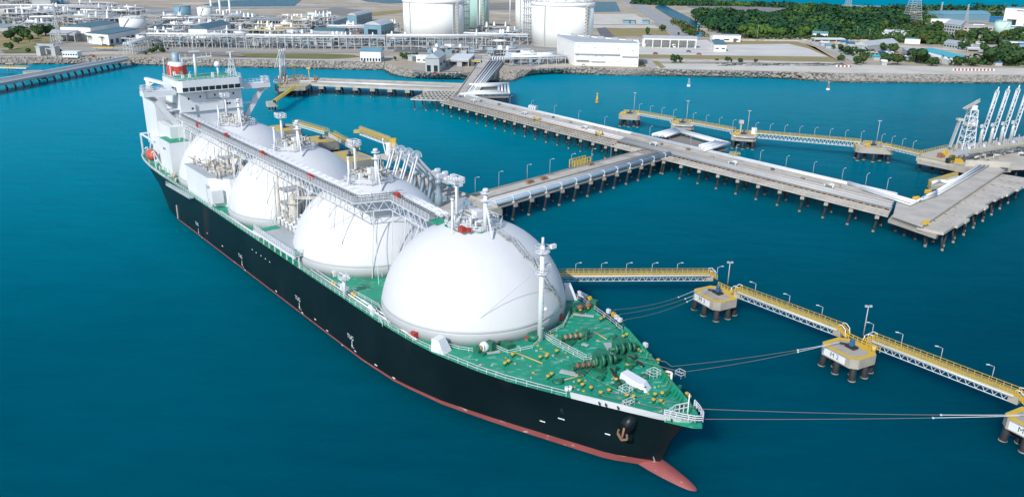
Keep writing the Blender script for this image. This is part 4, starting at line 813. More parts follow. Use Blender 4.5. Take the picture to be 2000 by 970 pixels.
# --- main trestle, shore bend to the junction, then on to the eastern corner
N0, N1, F0, F1 = W(860, 199, DZ), W(1733, 420, DZ), W(905, 185, DZ), W(1752, 381, DZ)
main = Lane(N0, N1, F0, F1); TJ = .52
def trestle_half(t0, t1, label, left):
    T = thing('pipe_trestle', label, 'trestle', up(main.P((t0+t1)/2, .5), 0), 'concrete trestles carrying pipes over the water')
    u0, u1 = (.66, .86) if left else (.62, .84)
    mk(T, 'road_deck', 'concl', main.slab(MB(), t0, t1, u0, u1, DZ-.9, DZ))
    for u in (u0, u1): mk(T, 'kerb', 'conc', main.slab(MB(), t0, t1, u-.008, u+.012, DZ, DZ+.55))
    bents(T, main, t0+.012, t1-.012, 8.2 if left else 9.6, 4, DZ-.9, rake=1.3, u0=-.035)
    mb = MB(); k = int((t1-t0)*main.L/2.3)
    for i in range(k+1): t = t0+(t1-t0)*i/k; mb.beam(main.P(t, 0, DZ-.45), main.P(t, .46, DZ-.45), .5 if i % 3 else .9, .5)
    for u in ((.0, .11, .22, .33) if left else (.0, .1, .2)): mb.beam(main.P(t0, u, DZ-.3), main.P(t1, u, DZ-.3), .75, .6)
    mk(T, 'beam_lattice', 'conc' if left else 'concl', mb)
    rows = [(.35, 'tan', .2), (.385, 'steel', .25), (.42, 'rust', .16), (.455, 'pipe', .3), (.49, 'tan', .2), (.525, 'steel', .28), (.56, 'pipe', .32), (.595, 'tan', .18), (.63, 'steel', .25)] if left else [(.23, 'tan', .15), (.27, 'rust', .12), (.31, 'pipeb', .33), (.36, 'steel', .25), (.40, 'conc', .28), (.435, 'steel', .2), (.475, 'steel', .3), (.53, 'tan', .2), (.57, 'steel', .25)]
    mk(T, 'pipe_shelf', 'conc', main.slab(MB(), t0, t1, .47 if left else .44, u0-.01, DZ-.55, DZ-.25))
    for u, m_, r in rows: mk(T, 'pipe', m_, main.pipe(MB(), t0, t1, u, DZ+.35, r))
    for u, r in ((.90, .42), (.95, .5), (1.0, .4)): mk(T, 'pipe', 'pipe' if u < .99 else 'white', main.pipe(MB(), t0, t1, u, DZ+.45, r, 10))
    mb = main.slab(MB(), t0, t1, .86 if left else .84, 1.02, DZ-.6, DZ-.2); mk(T, 'pipe_shelf', 'conc', mb)
    mb = MB()
    for i in range(int((t1-t0)*main.L/6)): t = t0+(t1-t0)*(i+.5)/int((t1-t0)*main.L/6); mb.beam(main.P(t, .875, DZ+.1), main.P(t, 1.02, DZ+.1), .35, .5)
    mk(T, 'pipe_saddles', 'conc', mb)
    n_ = int((t1-t0)*main.L/40)
    mk(T, 'hand_rail', 'steel', MB().rail([main.P(t0, u0-.01, DZ), main.P(t1, u0-.01, DZ)], h=1.1, sp=3.0, t=.09))
    for i in range(n_*3):
        p = main.P(t0+(t1-t0)*(i+.5)/(n_*3), u0+.03+.2*((i*7) % 3)/3, DZ); w_ = .7+.5*((i*5) % 4)/3; mk(T, 'junction_box', ('steel', 'dgrey', 'rust', 'conc')[i % 4], MB().box(p+V((0, 0, w_*.5)), (w_, w_*1.4, w_), rz=.66))
    for i in range(n_):
        t = t0+(t1-t0)*(i+.4)/n_
        for k, u in enumerate((.49, .56)): a = main.P(t, u, DZ+.3); b = main.P(t+.012, u, DZ+.3); mk(T, 'pipe_offset', 'pipe', MB().path([a, a+V((0, 0, 1.5)), b+V((0, 0, 1.5)), b], .26, 8))
    return T
T1 = trestle_half(0, TJ, 'long pipe trestle with open beam lattice between the shore bend and the junction', True)
T2 = trestle_half(TJ, 1, 'long pipe trestle with orange pipe line between the junction and the eastern corner', False)
mb = MB(); p = main.P(.245, .98, DZ)           # small pipe hump on the trestle
for k in range(4): a = main.P(.237+k*.006, .93, DZ+.4); b = main.P(.237+k*.006, 1.03, DZ+.4); mb.path([a, a+V((0, 0, 2.4)), b+V((0, 0, 2.4)), b], .36)
mk(T1, 'pipe_hump', 'white', mb)
for t in (.30, .47): mb = MB(); p = main.P(t, .36, DZ); mb.rail([p+V((-1.5, -1, 0)), p+V((1.5, -1, 0)), p+V((1.5, 1, 0)), p+V((-1.5, 1, 0)), p+V((-1.5, -1, 0))], h=2.2, sp=1.4, t=.2); mk(T1, 'stile', 'yellow', mb)
mb = MB(); p = main.P(.735, 1.0, DZ); mb.box(p+V((0, 0, 1.2)), (3.4, 1.2, .3), rz=-.9); mb.rail([p+V((-1.4, 0, 1.2)), p+V((2.4, -2, 1.2))], h=1.2, sp=1, t=.16); mk(T2, 'stile', 'ygrat', mb)
# --- junction slab and trestle to the loading platform behind the ship
A = Lane(W(958, 405, DZ), W(1303, 305, DZ), W(915, 383, DZ), W(1262, 292, DZ))
TA = thing('pipe_trestle', 'short trestle with a fat blue grey pipe from the junction to the loading platform', 'trestle', up(A.P(.5, .5), 0), 'concrete trestles carrying pipes over the water')
mk(TA, 'road_deck', 'concl', A.slab(MB(), -.02, 1.03, .52, 1.0, DZ-.9, DZ)); mk(TA, 'pipe_shelf', 'conc', A.slab(MB(), -.02, 1.0, -.04, .52, DZ-1.0, DZ-.5))
for u in (.53, .985): mk(TA, 'kerb', 'conc', A.slab(MB(), -.02, 1.0, u, u+.02, DZ, DZ+.6))
mk(TA, 'large_pipe', 'pipeb', A.pipe(MB(), -.03, 1.02, .02, DZ+.75, .88, 16))
mb = MB()
for i in range(13): t = .02+i*.08; a = A.P(t, .02, DZ+.75); d = (A.P(1, .02)-A.P(0, .02)).normalized(); mb.tube(a-d*.18, a+d*.18, 1.02, n=16); mb.box(a-V((0, 0, 1.0)), (.8, 2.2, .5), rz=.83)
mk(TA, 'pipe_rings', 'white', mb)
for u, r in ((.20, .25), (.26, .2), (.32, .3), (.38, .2), (.45, .3)): mk(TA, 'pipe', 'steel' if r < .25 else 'pipe', A.pipe(MB(), -.02, 1.0, u, DZ+.1, r))
bents(TA, A, .03, .97, 8.6, 3, DZ-.9, u0=-.09, u1=.95, rake=1.4, pr=.46)
mk(TA, 'junction_slab', 'concl', MB().prism([A.P(1.0, .5), A.P(1.0, 1.05), main.P(TJ-.02, .5), main.P(TJ+.06, .5), A.P(1.06, .3)], DZ-.88, DZ+.004))
for t, u, s in ((.27, .8, 1.4), (.34, .78, 1.2), (.62, .9, 1.0)):     # bits of plant parked on the trestle road
    mb = MB(); p = A.P(t, u, DZ); mb.box(p+V((0, 0, .6)), (1.8*s, .9*s, 1.1), rz=.83); mb.box(p+V((1.2, .9, .5)), (.8, .8, .9), rz=.5); mk(TA, 'pump_skid', 'rust', mb)
mb = MB(); p = A.P(.585, 1.0, DZ); d = (A.P(1, 1)-A.P(0, 1)).normalized(); mb.rail([p-d*5+V((0, 0, -.2)), p+d*5+V((0, 0, -.2))], h=3.2, sp=2.2, t=.3); mb.rail([p-d*5+V((-1.8, 2, -.2)), p+d*5+V((-1.8, 2, -.2))], h=3.2, sp=2.2, t=.3); mk(TA, 'yellow_frame', 'yellow', mb)
# --- approach from the shore
Q = Lane(W(890, 186, DZ), W(940, 112, DZ), W(930, 184, DZ), W(990, 112, DZ))
TQ = thing('pipe_trestle', 'approach trestle with a road and white pipes running down from the shore', 'trestle', up(Q.P(.4, .5), 0), 'concrete trestles carrying pipes over the water')
mk(TQ, 'road_deck', 'concl', Q.slab(MB(), -.08, 1.05, 0, .42, DZ-.9, DZ)); mk(TQ, 'pipe_shelf', 'conc', Q.slab(MB(), -.08, .9, .42, 1.02, DZ-1.2, DZ-.6))
for u in (0, .41): mk(TQ, 'kerb', 'conc', Q.slab(MB(), -.06, 1.0, u, u+.03, DZ, DZ+.6))
for u, r in ((.52, .55), (.64, .5), (.76, .62), (.88, .5), (.98, .45)): mk(TQ, 'pipe', 'white' if r > .52 else 'pipe', Q.pipe(MB(), -.04, .96, u, DZ+.3, r, 10))
for u, r in ((.52, .55), (.64, .5), (.76, .62)):
    mk(TQ, 'pipe', 'white', MB().path([Q.P(-.03, u, DZ+.3), main.P(.015, .8+u*.25, DZ+.45), main.P(.06, .8+u*.25, DZ+.45)], r*.9, 10))
mk(TQ, 'abutment', 'conc', Q.slab(MB(), .5, 1.05, -.02, 1.02, 1.5, DZ-1.25))
bents(TQ, Q, 0, .42, 9, 4, DZ-.9, rake=.6)
mb = MB()
for k in range(5): a = Q.P(.86, .55+k*.1, DZ); mb.path([a, a+V((0, 0, 3.2)), a+V((2.2, 8, 3.2)), a+V((2.2, 8, -2))], .45)
mk(TQ, 'pipe_risers', 'white', mb)
def loop(name, label, px, zb, n, inset, z=8.0):
    c = [W(x, y, DZ) for x, y in px]; cen = sum(c, V((0, 0, 0)))/4
    T = thing(name, label, 'pipe loop', up(cen, 0), 'expansion loops of white pipe')
    mk(T, 'loop_platform', 'mud', MB().prism([p for p in c], DZ-1.6, DZ-.7))
    for k in range(n):
        s = 1-k*inset; q = [cen+(p-cen)*s for p in c]
        q0 = q[0].lerp(q[1], -.08); q3 = q[3].lerp(q[2], -.08)
        mk(T, 'loop_pipe', 'white' if k % 2 == 0 else 'pipe', MB().path([up(q0, z), up(q[1], z), up(q[2], z), up(q3, z)], .7, 10))
    mb = MB()
    for e in (0, 2):
        for k in range(6): p = c[e].lerp(c[e+1], (k+.5)/6); p = cen+(p-cen)*.85; mb.beam(up(p, DZ-.7), up(p, z), .4)
    mk(T, 'pipe_supports', 'steel', mb)
    for i in range(4):
        for f in (.12, .5): p = c[i].lerp(c[(i+1) % 4], f); p = cen+(p-cen)*.92; pile(T, up(p, DZ-1.6), up(p, -.6), .4)
    return T
loop('expansion_loop', 'white expansion loop of pipes beside the approach trestle', [(922, 168), (992, 166), (994, 186), (905, 187)], 0, 4, .16)
loop('expansion_loop', 'white expansion loop of pipes behind the trestle junction', [(1278, 268), (1318, 257), (1423, 286), (1380, 298)], 0, 5, .085, 8.4)
# --- unfinished lattice platform west of the bend
c = [W(x, y, 6.5) for x, y in ((803, 194), (838, 179), (892, 179), (878, 197))]
T = thing('lattice_platform', 'open concrete beam platform left of the trestle bend', 'platform', up(sum(c, V((0, 0, 0)))/4, 0))
mb = MB()
for k in range(9): u = k/8; mb.beam(c[0].lerp(c[3], u), c[1].lerp(c[2], u), .9, .8)
for k in range(6): u = k/5; mb.beam(c[0].lerp(c[1], u), c[3].lerp(c[2], u), .8, .8)
mk(T, 'beam_lattice', 'concl', mb)
for i in range(4):
    for j in range(3): p = c[0].lerp(c[3], .05+i*.3).lerp(c[1].lerp(c[2], .05+i*.3), .05+j*.45); pile(T, up(p, 6), up(p+V((.4, -.4, 0)), -.5), .42)
# --- eastern corner: road deck to the right-hand berth with stepped slabs
T = thing('corner_trestle', 'pale concrete corner of the trestle turning to the right hand berth', 'trestle', up(W(1830, 400, 7), 0))
P_ = lambda x, y, z=DZ: W(x, y, z)
mk(T, 'road_deck', 'concl', MB().prism([P_(1744, 421), P_(1800, 441), P_(1962, 332), P_(1930, 316), P_(1812, 386), P_(1752, 392)], DZ-1.3, DZ+.01))
for a, b in (((1744, 421), (1800, 441)), ((1800, 441), (1962, 332))): mk(T, 'kerb', 'concl', MB().beam(P_(*a, DZ+.35), P_(*b, DZ+.35), .5, .7))
mk(T, 'lower_slab', 'conc', MB().prism([P_(1735, 428, 5.5), P_(1828, 460, 5.5), P_(1838, 452, 5.5), P_(1742, 420, 5.5)], 4.4, 5.5))
for k, r in ((0, .5), (1, .4), (2, .32)):
    mk(T, 'pipe', 'white' if k == 0 else 'pipe', MB().path([main.P(.93, 1.0-k*.05, DZ+.6), P_(1790-6*k, 394+3*k, DZ+.6), P_(1808-5*k, 383+4*k, DZ+.6), P_(1830, 373+4*k, DZ+.6), P_(1930+4*k, 313+3*k, DZ+.6)], r, 10))
for k in range(9):                             # stepped slabs with openings
    a = V(P_(1812, 450, 6)).lerp(V(P_(1975, 345, 6)), k/9); b = V(P_(1812, 450, 6)).lerp(V(P_(1975, 345, 6)), (k+1)/9)
    n_ = (b-a).normalized(); s_ = V((n_.y, -n_.x, 0))
    wv = (8.5 if k > 5 else 6.5)+(k % 2)*.9; mb = MB()
    for u in (0, .36, .68, 1): mb.beam(a+s_*(wv*u+.4-3), b+s_*(wv*u+.4-3), 1.75 if u in (.36, .68) else 1.5, .9)
    for u in (.05, .27, .5, .73, .95): mb.beam(a.lerp(b, u)-s_*2.6, a.lerp(b, u)+s_*(wv-2.6+(k % 2)*1.2*(u > .5)), 1.7, .85)
    mk(T, 'stepped_slab', 'concl', mb)
    for w_ in (-1.5, 3.6):
        for u in (.2, .7): p = a.lerp(b, u)+s_*w_; pile(T, up(p, 5.5), up(p+V((.8*(1 if u < .5 else -1), -.9, 0)), -.5), .4)
for px, py in ((1750, 425), (1770, 433), (1790, 440), (1815, 450), (1830, 445)):
    p = W(px, py, 4.5); pile(T, p, up(p+V((rnd(-1.2, .8), -1.2, 0)), -.5), .45)
for p in ((1782, 392), (1800, 440), (1806, 378)): q = P_(*p); mb = MB(); mb.rail([q, q+V((2.5, .8, 0))], h=1.4, sp=1.2, t=.25); mb.box(q+V((1, .3, .7)), (1.8, .5, 1.2), rz=.3); mk(T, 'yellow_box', 'yellow', mb)
c = [W(x, y, 6) for x, y in ((1812, 360), (1870, 343), (1880, 347), (1860, 360), (1818, 366))]
mk(T, 'spur_deck', 'concl', MB().prism(c, 5, 6.2)); mk(T, 'spur_fence', 'ygrat', MB().rail([up(c[4], 6.2), up(c[0], 6.2), up(c[1], 6.2)], h=1.6, sp=1, t=.22, n=3)); mk(T, 'spur_pipe', 'white', MB().path([W(1820, 357, 7), W(1835, 352, 7), W(1850, 356, 7), W(1880, 347, 7)], .7, 10))
for i in range(4): p = c[0].lerp(c[1], i/3); pile(T, up(p, 5), up(p, -.5), .42)
# --- right-hand berth
T = thing('loading_platform', 'concrete loading platform at the right edge carrying upright loading arms', 'platform', up(W(1930, 305, 7), 0))
pl = [W(x, y, DZ) for x, y in ((1790, 306), (1797, 300), (1850, 287), (2060, 258), (2060, 322), (1980, 324), (1886, 326))]
mk(T, 'platform_slab', 'concl', MB().prism(pl, DZ-1.8, DZ)); mk(T, 'fascia', 'conc', MB().prism([W(x, y, DZ-1) for x, y in ((1792, 312), (1886, 331), (1976, 329), (1976, 326), (1886, 328), (1794, 308))], DZ-2.6, DZ-.9))
mb = MB(); mb.beam(W(1862, 300, 11), W(2060, 272, 11), 4.5, .5); mk(T, 'pipe_rack_deck', 'steel', mb)
for i in range(14): p = W(1870, 299, DZ).lerp(W(2060, 270, DZ), i/13); mb = MB(); mb.beam(p+V((0, -2, 0)), p+V((0, -2, 4)), .4); mb.beam(p+V((0, 1.5, 0)), p+V((0, 1.5, 4)), .4); mk(T, 'rack_post', 'steel', mb)
for i in range(7): p = W(1888, 300, DZ).lerp(W(2055, 279, DZ), i/6)+V((-.5, -5, 0)); mb = MB(); mb.path([p+V((0, 4, 3.5)), p+V((0, 1, 1.4)), p+V((3.2, -2, 1.2)), p+V((-2.2, -2.4, 1.0))], .62, 10); mb.ball(p+V((3, -2, 1.2)), .9, 10, 6); mk(T, 'manifold_pipe', 'white', mb)
mb = MB(); mb.rail([W(1895, 298, 11.2), W(2060, 276, 11.2)], h=1.2, sp=1.8, t=.16); mb.rail([W(1862, 300, DZ), W(1862, 288, DZ), W(1890, 284, DZ)], h=1.3, sp=1.6, t=.2); mk(T, 'platform_rail', 'ygrat', mb)
mk(T, 'concrete_wall', 'concl', MB().beam(W(1885, 318, DZ+1.2), W(1972, 322, DZ+1.2), .6, 2.4))
for px, py, m_ in ((1835, 308, 'rust'), (1845, 303, 'yellow'), (1858, 312, 'ygrat'), (1870, 318, 'yellow'), (1852, 318, 'black')): p = W(px, py, DZ); mb = MB(); mb.box(p+V((0, 0, 1)), (2, 1.5, 2), rz=.4); mb.box(p+V((1.5, .3, .6)), (1.2, 1.1, 1.2), rz=.2); mk(T, 'fender_hook', m_, mb)
r9 = random.Random(4)
for i in range(46):
    p = W(1868, 312, DZ).lerp(W(2050, 288, DZ), r9.random())+V((r9.uniform(-2, 2), r9.uniform(-7, 4), 0)); h = r9.uniform(.8, 3.2); mb = MB()
    if i % 3: mb.tube(p+V((0, 0, h)), p+V((r9.uniform(-4, 4), r9.uniform(-3, 3), h)), r9.uniform(.2, .5)); mb.tube(p, p+V((0, 0, h+.1)), .22)
    else: mb.box(p+V((0, 0, h*.4)), (r9.uniform(.8, 2.2), r9.uniform(.8, 1.8), h*.8), rz=r9.uniform(0, 1))
    mk(T, 'berth_piping' if i % 3 else 'berth_cabinet', ('white', 'steel', 'pipe', 'dgrey', 'beige', 'tan')[i % 6], mb)
for a, b in (((1792, 306), (1884, 325)), ((1797, 300), (1850, 288))): mk(T, 'platform_rail', 'ygrat', MB().rail([W(*a, DZ), W(*b, DZ)], h=1.3, sp=1.8, t=.13))
for i in range(9): p = W(1800, 310, 5).lerp(W(1985, 330, 5), i/8); pile(T, up(p, 5.2), up(p+V((rnd(-.8, .8), -.8, 0)), -.5), .5)
def upright_arm(p, label):
    T = thing('marine_loader', label, 'loader', p, 'upright loading arms of the right hand berth'); b = V(p)
    mk(T, 'riser', 'pipe', MB().lathe([(.8, 0), (.7, 6), (.5, 8.5)], b, 12))
    tip = b+V((5.2, 3.6, 24.5)); lo = b+V((.9, .6, 2.5)); hi = b+V((1.0, .8, 10))
    mb = MB(); d = V((.5, -.5, 0))
    for s in (-1, 1): mb.beam(lo+d*s, tip+d*s, .34)
    for k in range(13): a = lo.lerp(tip, k/13); e = lo.lerp(tip, (k+1)/13); mb.beam(a+d*(1 if k % 2 else -1), e-d*(1 if k % 2 else -1), .2)
    mk(T, 'arm_boom', 'white', mb); mk(T, 'arm_pipe', 'pipe', MB().path([b+V((0, 0, 8)), hi, tip], .3, 8)); mk(T, 'outer_pipe', 'white', MB().path([tip, tip+V((.4, .3, 1.8))], .28))
    mk(T, 'counterweight', 'pipe', MB().box(b+V((-.6, -.4, 9.2)), (1.6, 1.2, 1.5), rz=.6)); mk(T, 'head_swivel', 'grey', MB().ball(tip, .8, 10, 6))
    return T
b0, b1 = W(1912, 285, DZ), W(1990, 274, DZ)
ARL = ['leftmost upright loading arm next to the ladder tower at the right', 'second upright loading arm from the ladder tower at the right', 'third upright loading arm from the ladder tower at the right', 'upright loading arm nearest the right picture edge']
for k in range(4): upright_arm(b0.lerp(b1, k/3.9), ARL[k])
def frame_tower(name, label, cat, base, w, h, top, m='white', taper=.55, boom=None, group=None):
    T = thing(name, label, cat, base, group); b = V(base); mb = MB()
    cs = lambda z, k: [b+V((sx*w*k, sy*w*k, z)) for sx, sy in ((-1, -1), (1, -1), (1, 1), (-1, 1))]
    n = max(2, int(h/3)); lv = [cs(h*i/n, .5*(1-(1-taper)*i/n)) for i in range(n+1)]
    for i in range(n):
        for j in range(4): mb.beam(lv[i][j], lv[i+1][j], .34); mb.beam(lv[i+1][j], lv[i+1][(j+1) % 4], .24); mb.beam(lv[i][j], lv[i+1][(j+1) % 4], .2)
    mk(T, 'lattice_frame', m, mb)
    return T, b+V((0, 0, h))
T, top = frame_tower('gangway_tower', 'lattice gangway tower with a tilted top deck on the right berth', 'tower', W(1884, 292, DZ), 5.5, 18, None)
mk(T, 'mid_deck', 'beige', MB().box(top-V((0, 0, 7)), (5, 5, .3))); mk(T, 'cabin', 'white', MB().box(top+V((2.2, 1, -5.8)), (2.4, 2.2, 2.2))); mk(T, 'tower_head', 'white', MB().box(top+V((0, 0, .8)), (2.4, 2.4, 2.2)))
mb = MB(); mb.beam(top+V((-5, -2, .6)), top+V((2.2, 1, 3.6)), 1.8, .5); mb.rail([top+V((-5, -2.8, .8)), top+V((2.2, .2, 3.8))], h=1, sp=1.4, t=.16); mk(T, 'folded_gangway', 'beige', mb)
mk(T, 'side_stair', 'steel', MB().beam(top+V((-7.5, -1, -17)), top+V((-5.2, -.5, -5)), 2.0, .5)); mk(T, 'stair_head', 'beige', MB().box(top+V((-5.2, -.5, -4.4)), (2.4, 2.2, .9)))
# --- loading platform behind the ship
T = thing('loading_platform', 'concrete loading platform half hidden behind the third white dome', 'platform', SW(-98, 46, 0))
pp = [SW(-64, 58.5, 8), SW(-64, 38, 8), SW(-128, 38, 8), SW(-128, 58.5, 8)]
mk(T, 'platform_slab', 'concl', MB().prism(pp, 5.6, 7.6)); mk(T, 'parapet', 'concl', MB().beam(SW(-66, 58.2, 8), SW(-128, 58.2, 8), .4, .9)); mk(T, 'parapet', 'concl', MB().beam(SW(-64.2, 58, 8), SW(-64.2, 50, 8), .4, .9))
for i in range(7):
    for j in (40, 49, 57): p = SW(-66-i*10, j, 5.6); pile(T, p, up(p, -.5), .5)
for k in range(9): p = SW(-70-rnd(0, 16), 52+rnd(-6, 4), 7.6); mb = MB(); mb.box(p+V((0, 0, .7)), (rnd(.8, 2), rnd(.8, 1.6), rnd(.8, 1.8)), rz=rnd(0, 1)); mb.tube(p, p+V((rnd(-3, 3), rnd(-3, 3), .8)), .2); mk(T, 'pump_skid', 'pipeb', mb)
for a, b in (((-65, 40), (-65, 48)), ((-66, 39), (-80, 39))): mb = MB(); mb.rail([SW(*a, 7.6), SW(*b, 7.6)], h=1.5, sp=1.4, t=.25); mk(T, 'platform_rail', 'yellow', mb)
mb = MB(); p = SW(-63.2, 41, 4); mb.box(p+V((0, 0, 1)), (2.2, 2.0, 5.5), rz=SHD); mb.box(p+V((1, -1.5, -1)), (2.2, 1.6, 2.5), rz=SHD); mk(T, 'fender', 'ygrat', mb)
def ship_arm(b, label):
    T = thing('marine_loader', label, 'loader', b, 'loading arms reaching from the platform to the ship'); b = V(b); top = b+V((0, 0, 8.6))
    mk(T, 'pedestal', 'pipeb', MB().lathe([(1.35, 0), (1.3, 3), (.85, 5.5), (.75, 7.6), (1.1, 7.8), (1.1, 8.8)], b, 16))
    apex = top-PT*8.2+V((0, 0, 9.0)); tail = top+PT*4.6-V((0, 0, 4.6-9.0/8.2*0)); tail = top+PT*7.5+V((0, 0, -2.6))
    mb = MB(); side = AX*.55
    for s in (-1, 1): mb.beam(apex+side*s, top+side*s, .45, .6); mb.beam(top+side*s, tail+side*s, .45, .6)
    mk(T, 'inner_boom', 'white', mb); mk(T, 'inner_pipe', 'pipe', MB().tube(apex, top, .45, n=10))
    end = SW((apex-SHC).dot(AX), 31, 12.5); fl = SW((apex-SHC).dot(AX), 21.5, 14.2); mb = MB()
    for s in (-1, 1): mb.path([apex+side*s*1.3, end+side*s*1.3, fl+side*s*1.3], .28, 8)
    mk(T, 'outer_boom', 'white', mb)
    mb = MB()
    for k in range(14): a = math.pi*(k/13*1.25-.2); e = apex+(-PT*math.cos(a)+V((0, 0, 1))*math.sin(a))*2.0; mb.beam(apex, e, .12)
    for k in range(13): a0, a1 = [math.pi*(q/13*1.25-.2) for q in (k, k+1)]; mb.beam(apex+(-PT*math.cos(a0)+V((0, 0, 1))*math.sin(a0))*2.0, apex+(-PT*math.cos(a1)+V((0, 0, 1))*math.sin(a1))*2.0, .16)
    mk(T, 'sheave_wheel', 'white', mb)
    mb = MB(); mb.box(tail+V((0, 0, .6)), (3.4, 1.7, 2.4), rz=SHD+1.57); mb.box(tail+PT*1.6+V((0, 0, 1.6)), (1.2, 1.6, 1.6), rz=SHD); mk(T, 'counterweight', 'white', mb)
    return T
b0 = W(857, 402, 7.6)
LL = ['loading arm nearest the bow among the four behind the second dome', 'second loading arm from the bow end behind the second dome', 'third loading arm from the bow end behind the second dome', 'loading arm nearest the slewing crane tower behind the second dome']
for k in range(4): ship_arm(b0-AX*4.7*k, LL[k])
bt = W(762, 352, 7.6)
T, top = frame_tower('gangway_crane', 'ladder tower with a yellow railed slewing boom behind the ship', 'crane', bt, 6.0, 8.6, None, 'steel', taper=.9)
mk(T, 'tower_deck', 'concl', MB().box(top+V((0, 0, .3)), (7.2, 6.4, .8), rz=SHD)); mk(T, 'slew_column', 'white', MB().lathe([(1.5, .7), (1.1, 2), (1.0, 5.4)], top, 14))
for s in (-1, 1): mk(T, 'strut', 'white', MB().beam(top+V((s*1.2, 0, 1)), top+V((-2.4, 1.2+s*.6, 6.6)), .35))
be = W(703, 263, 21); bs = top+V((.5, 0, 6.4)); bs.z = 22; be.z = 22.6
mb = MB(); mb.truss(bs+V((0, -.7, 0)), be+V((0, -.7, 0)), (0, 0, -1.4), 8, .25); mb.truss(bs+V((0, .7, 0)), be+V((0, .7, 0)), (0, 0, -1.4), 8, .25); mk(T, 'boom', 'white', mb)
mk(T, 'boom_walk', 'ygrat', MB().beam(bs+V((0, 0, .1)), be+V((0, 0, .1)), 2.0, .2)); mb = MB(); 
for s in (-1, 1): mb.rail([bs+V((0, s, .2)), be+V((0, s, .2))], h=1.3, sp=1, t=.16, n=3)
mk(T, 'boom_rail', 'ygrat', mb); mk(T, 'operator_cab', 'yellow', MB().box(bs+V((1.2, 0, -.2)), (2, 2.2, 2.6))); mk(T, 'boom_tip', 'ygrat', MB().box(be+V((-.8, 0, -.3)), (2.6, 2.4, 1.0))); mk(T, 'yellow_stair', 'yellow', MB().box(top+V((2.0, -.6, 3.6)), (1.3, 1.6, 3.2)))
mk(T, 'tower_mast', 'white', MB().beam(top+V((-3.6, -2.6, -8)), top+V((-3.6, -2.6, 1.5)), .3))
# ---------------------------------------------------------------- dolphins
def dolphin(c, rz, w, d, ht, label, sign=None, group='mooring dolphins', zt=5.3, hook=True, ch=2.2, nedge=True):
    T = thing('mooring_dolphin', label, 'dolphin', (c.x, c.y, 0), group)
    co, si = math.cos(rz), math.sin(rz)
    def w_(x, y, z): return V((c.x+x*co-y*si, c.y+x*si+y*co, z))
    def ring(k=0): a, b, q = w/2-k, d/2-k, ch; return [(-a+q*.6, -b), (a-q*.6, -b), (a, -b+q*.6), (a, b-q), (a-q, b), (-a+q, b), (-a, b-q), (-a, -b+q*.6)]
    mk(T, 'concrete_cap', 'conc', MB().prism([w_(x, y, 0) for x, y in ring()], zt-ht, zt))
    if nedge:
        o, i_ = ring(.08), ring(1.1); mb = MB()
        for k in (5, 6, 7, 0, 1, 2, 3): k2 = (k+1) % 8; mb.add([w_(*o[k], zt+.008), w_(*o[k2], zt+.008), w_(*i_[k2], zt+.008), w_(*i_[k], zt+.008)], [(0, 1, 2, 3)])
        mk(T, 'edge_paint', 'yellow', mb)
        for k in (4,):
            mb = MB(); k2 = (k+1) % 8; mb.add([w_(*o[k], zt+.008), w_(*o[k2], zt+.008), w_(*i_[k2], zt+.008), w_(*i_[k], zt+.008)], [(0, 1, 2, 3)])
            mk(T, 'edge_paint', 'yellow', mb) if k == 4 else None
    if sign:
        a = w/2-.9; mb = MB(); P0 = lambda x, z, y: w_(x, -d/2-y, z)
        mb.add([P0(-a*.78, zt-ht+.25, .03), P0(a*.62, zt-ht+.25, .03), P0(a*.62, zt-.35, .03), P0(-a*.78, zt-.35, .03)], [(0, 1, 2, 3)]); s_ = mk(T, 'sign_plate', 'mark', mb)
        mk(s_, 'sign_text', 'ink', place_text(sign, 1.5, P0(-a*.08, zt-ht/2-.02, .06), (co, si, 0), (0, 0, 1))) if False else None
        t = place_text(sign, 1.5, P0(-a*.08, zt-ht/2-.02, .06), (co, si, 0), (0, 0, 1)); t.build('sign_text', M['ink'], s_) if False else mk(T, 'sign_text', 'ink', t)
    if hook:
        p = w_(0, .3, zt); mb = MB(); mb.box(p+V((0, 0, .25)), (2.4, 1.6, .5), rz=rz); mk(T, 'hook_base', 'black', mb)
        mb = MB(); mb.box(p+V((0, 0, 1.0)), (.9, .8, 1.4), rz=rz+.3); mb.tube(p+V((0, 0, 1.6)), p+V((0, 0, 2.1)), .5, n=10); mk(T, 'release_hook', 'blue', mb)
        mb = MB(); mb.beam(p+V((0, 0, .7)), w_(-2.2, -1.0, zt+.5), .3); mk(T, 'hook_arm', 'black', mb)
    for x, y in ((-.38, -.36), (0, -.4), (.38, -.34), (-.4, .05), (.4, .05), (-.3, .38), (.3, .38), (.2, -.1), (-.2, -.15)):
        a = w_(x*w, y*d, zt-ht); b = w_(x*w*1.08, y*d*1.08, -.6); pile(T, a, b, .74)
    return T, w_
M2a, M2b = W(1612, 688, 4.6), W(1666, 716, 4.6); rzM = math.atan2(M2b.y-M2a.y, M2b.x-M2a.x)
cM3, cM2, cM1 = W(1400, 573, 5.3), W(1661, 679, 5.3), W(2034, 823, 5.3)
DM3, wM3 = dolphin(cM3, rzM, 9.9, 8.8, 2.2, 'mooring dolphin with a white sign reading M 3 off the bow', 'M 3')
DM2, wM2 = dolphin(cM2, rzM, 9.9, 8.8, 2.2, 'mooring dolphin with a white sign reading M 2 between two walkways', 'M 2')
DM1, wM1 = dolphin(cM1, rzM, 9.9, 8.8, 2.2, 'mooring dolphin cut by the lower right picture edge', 'M 1')
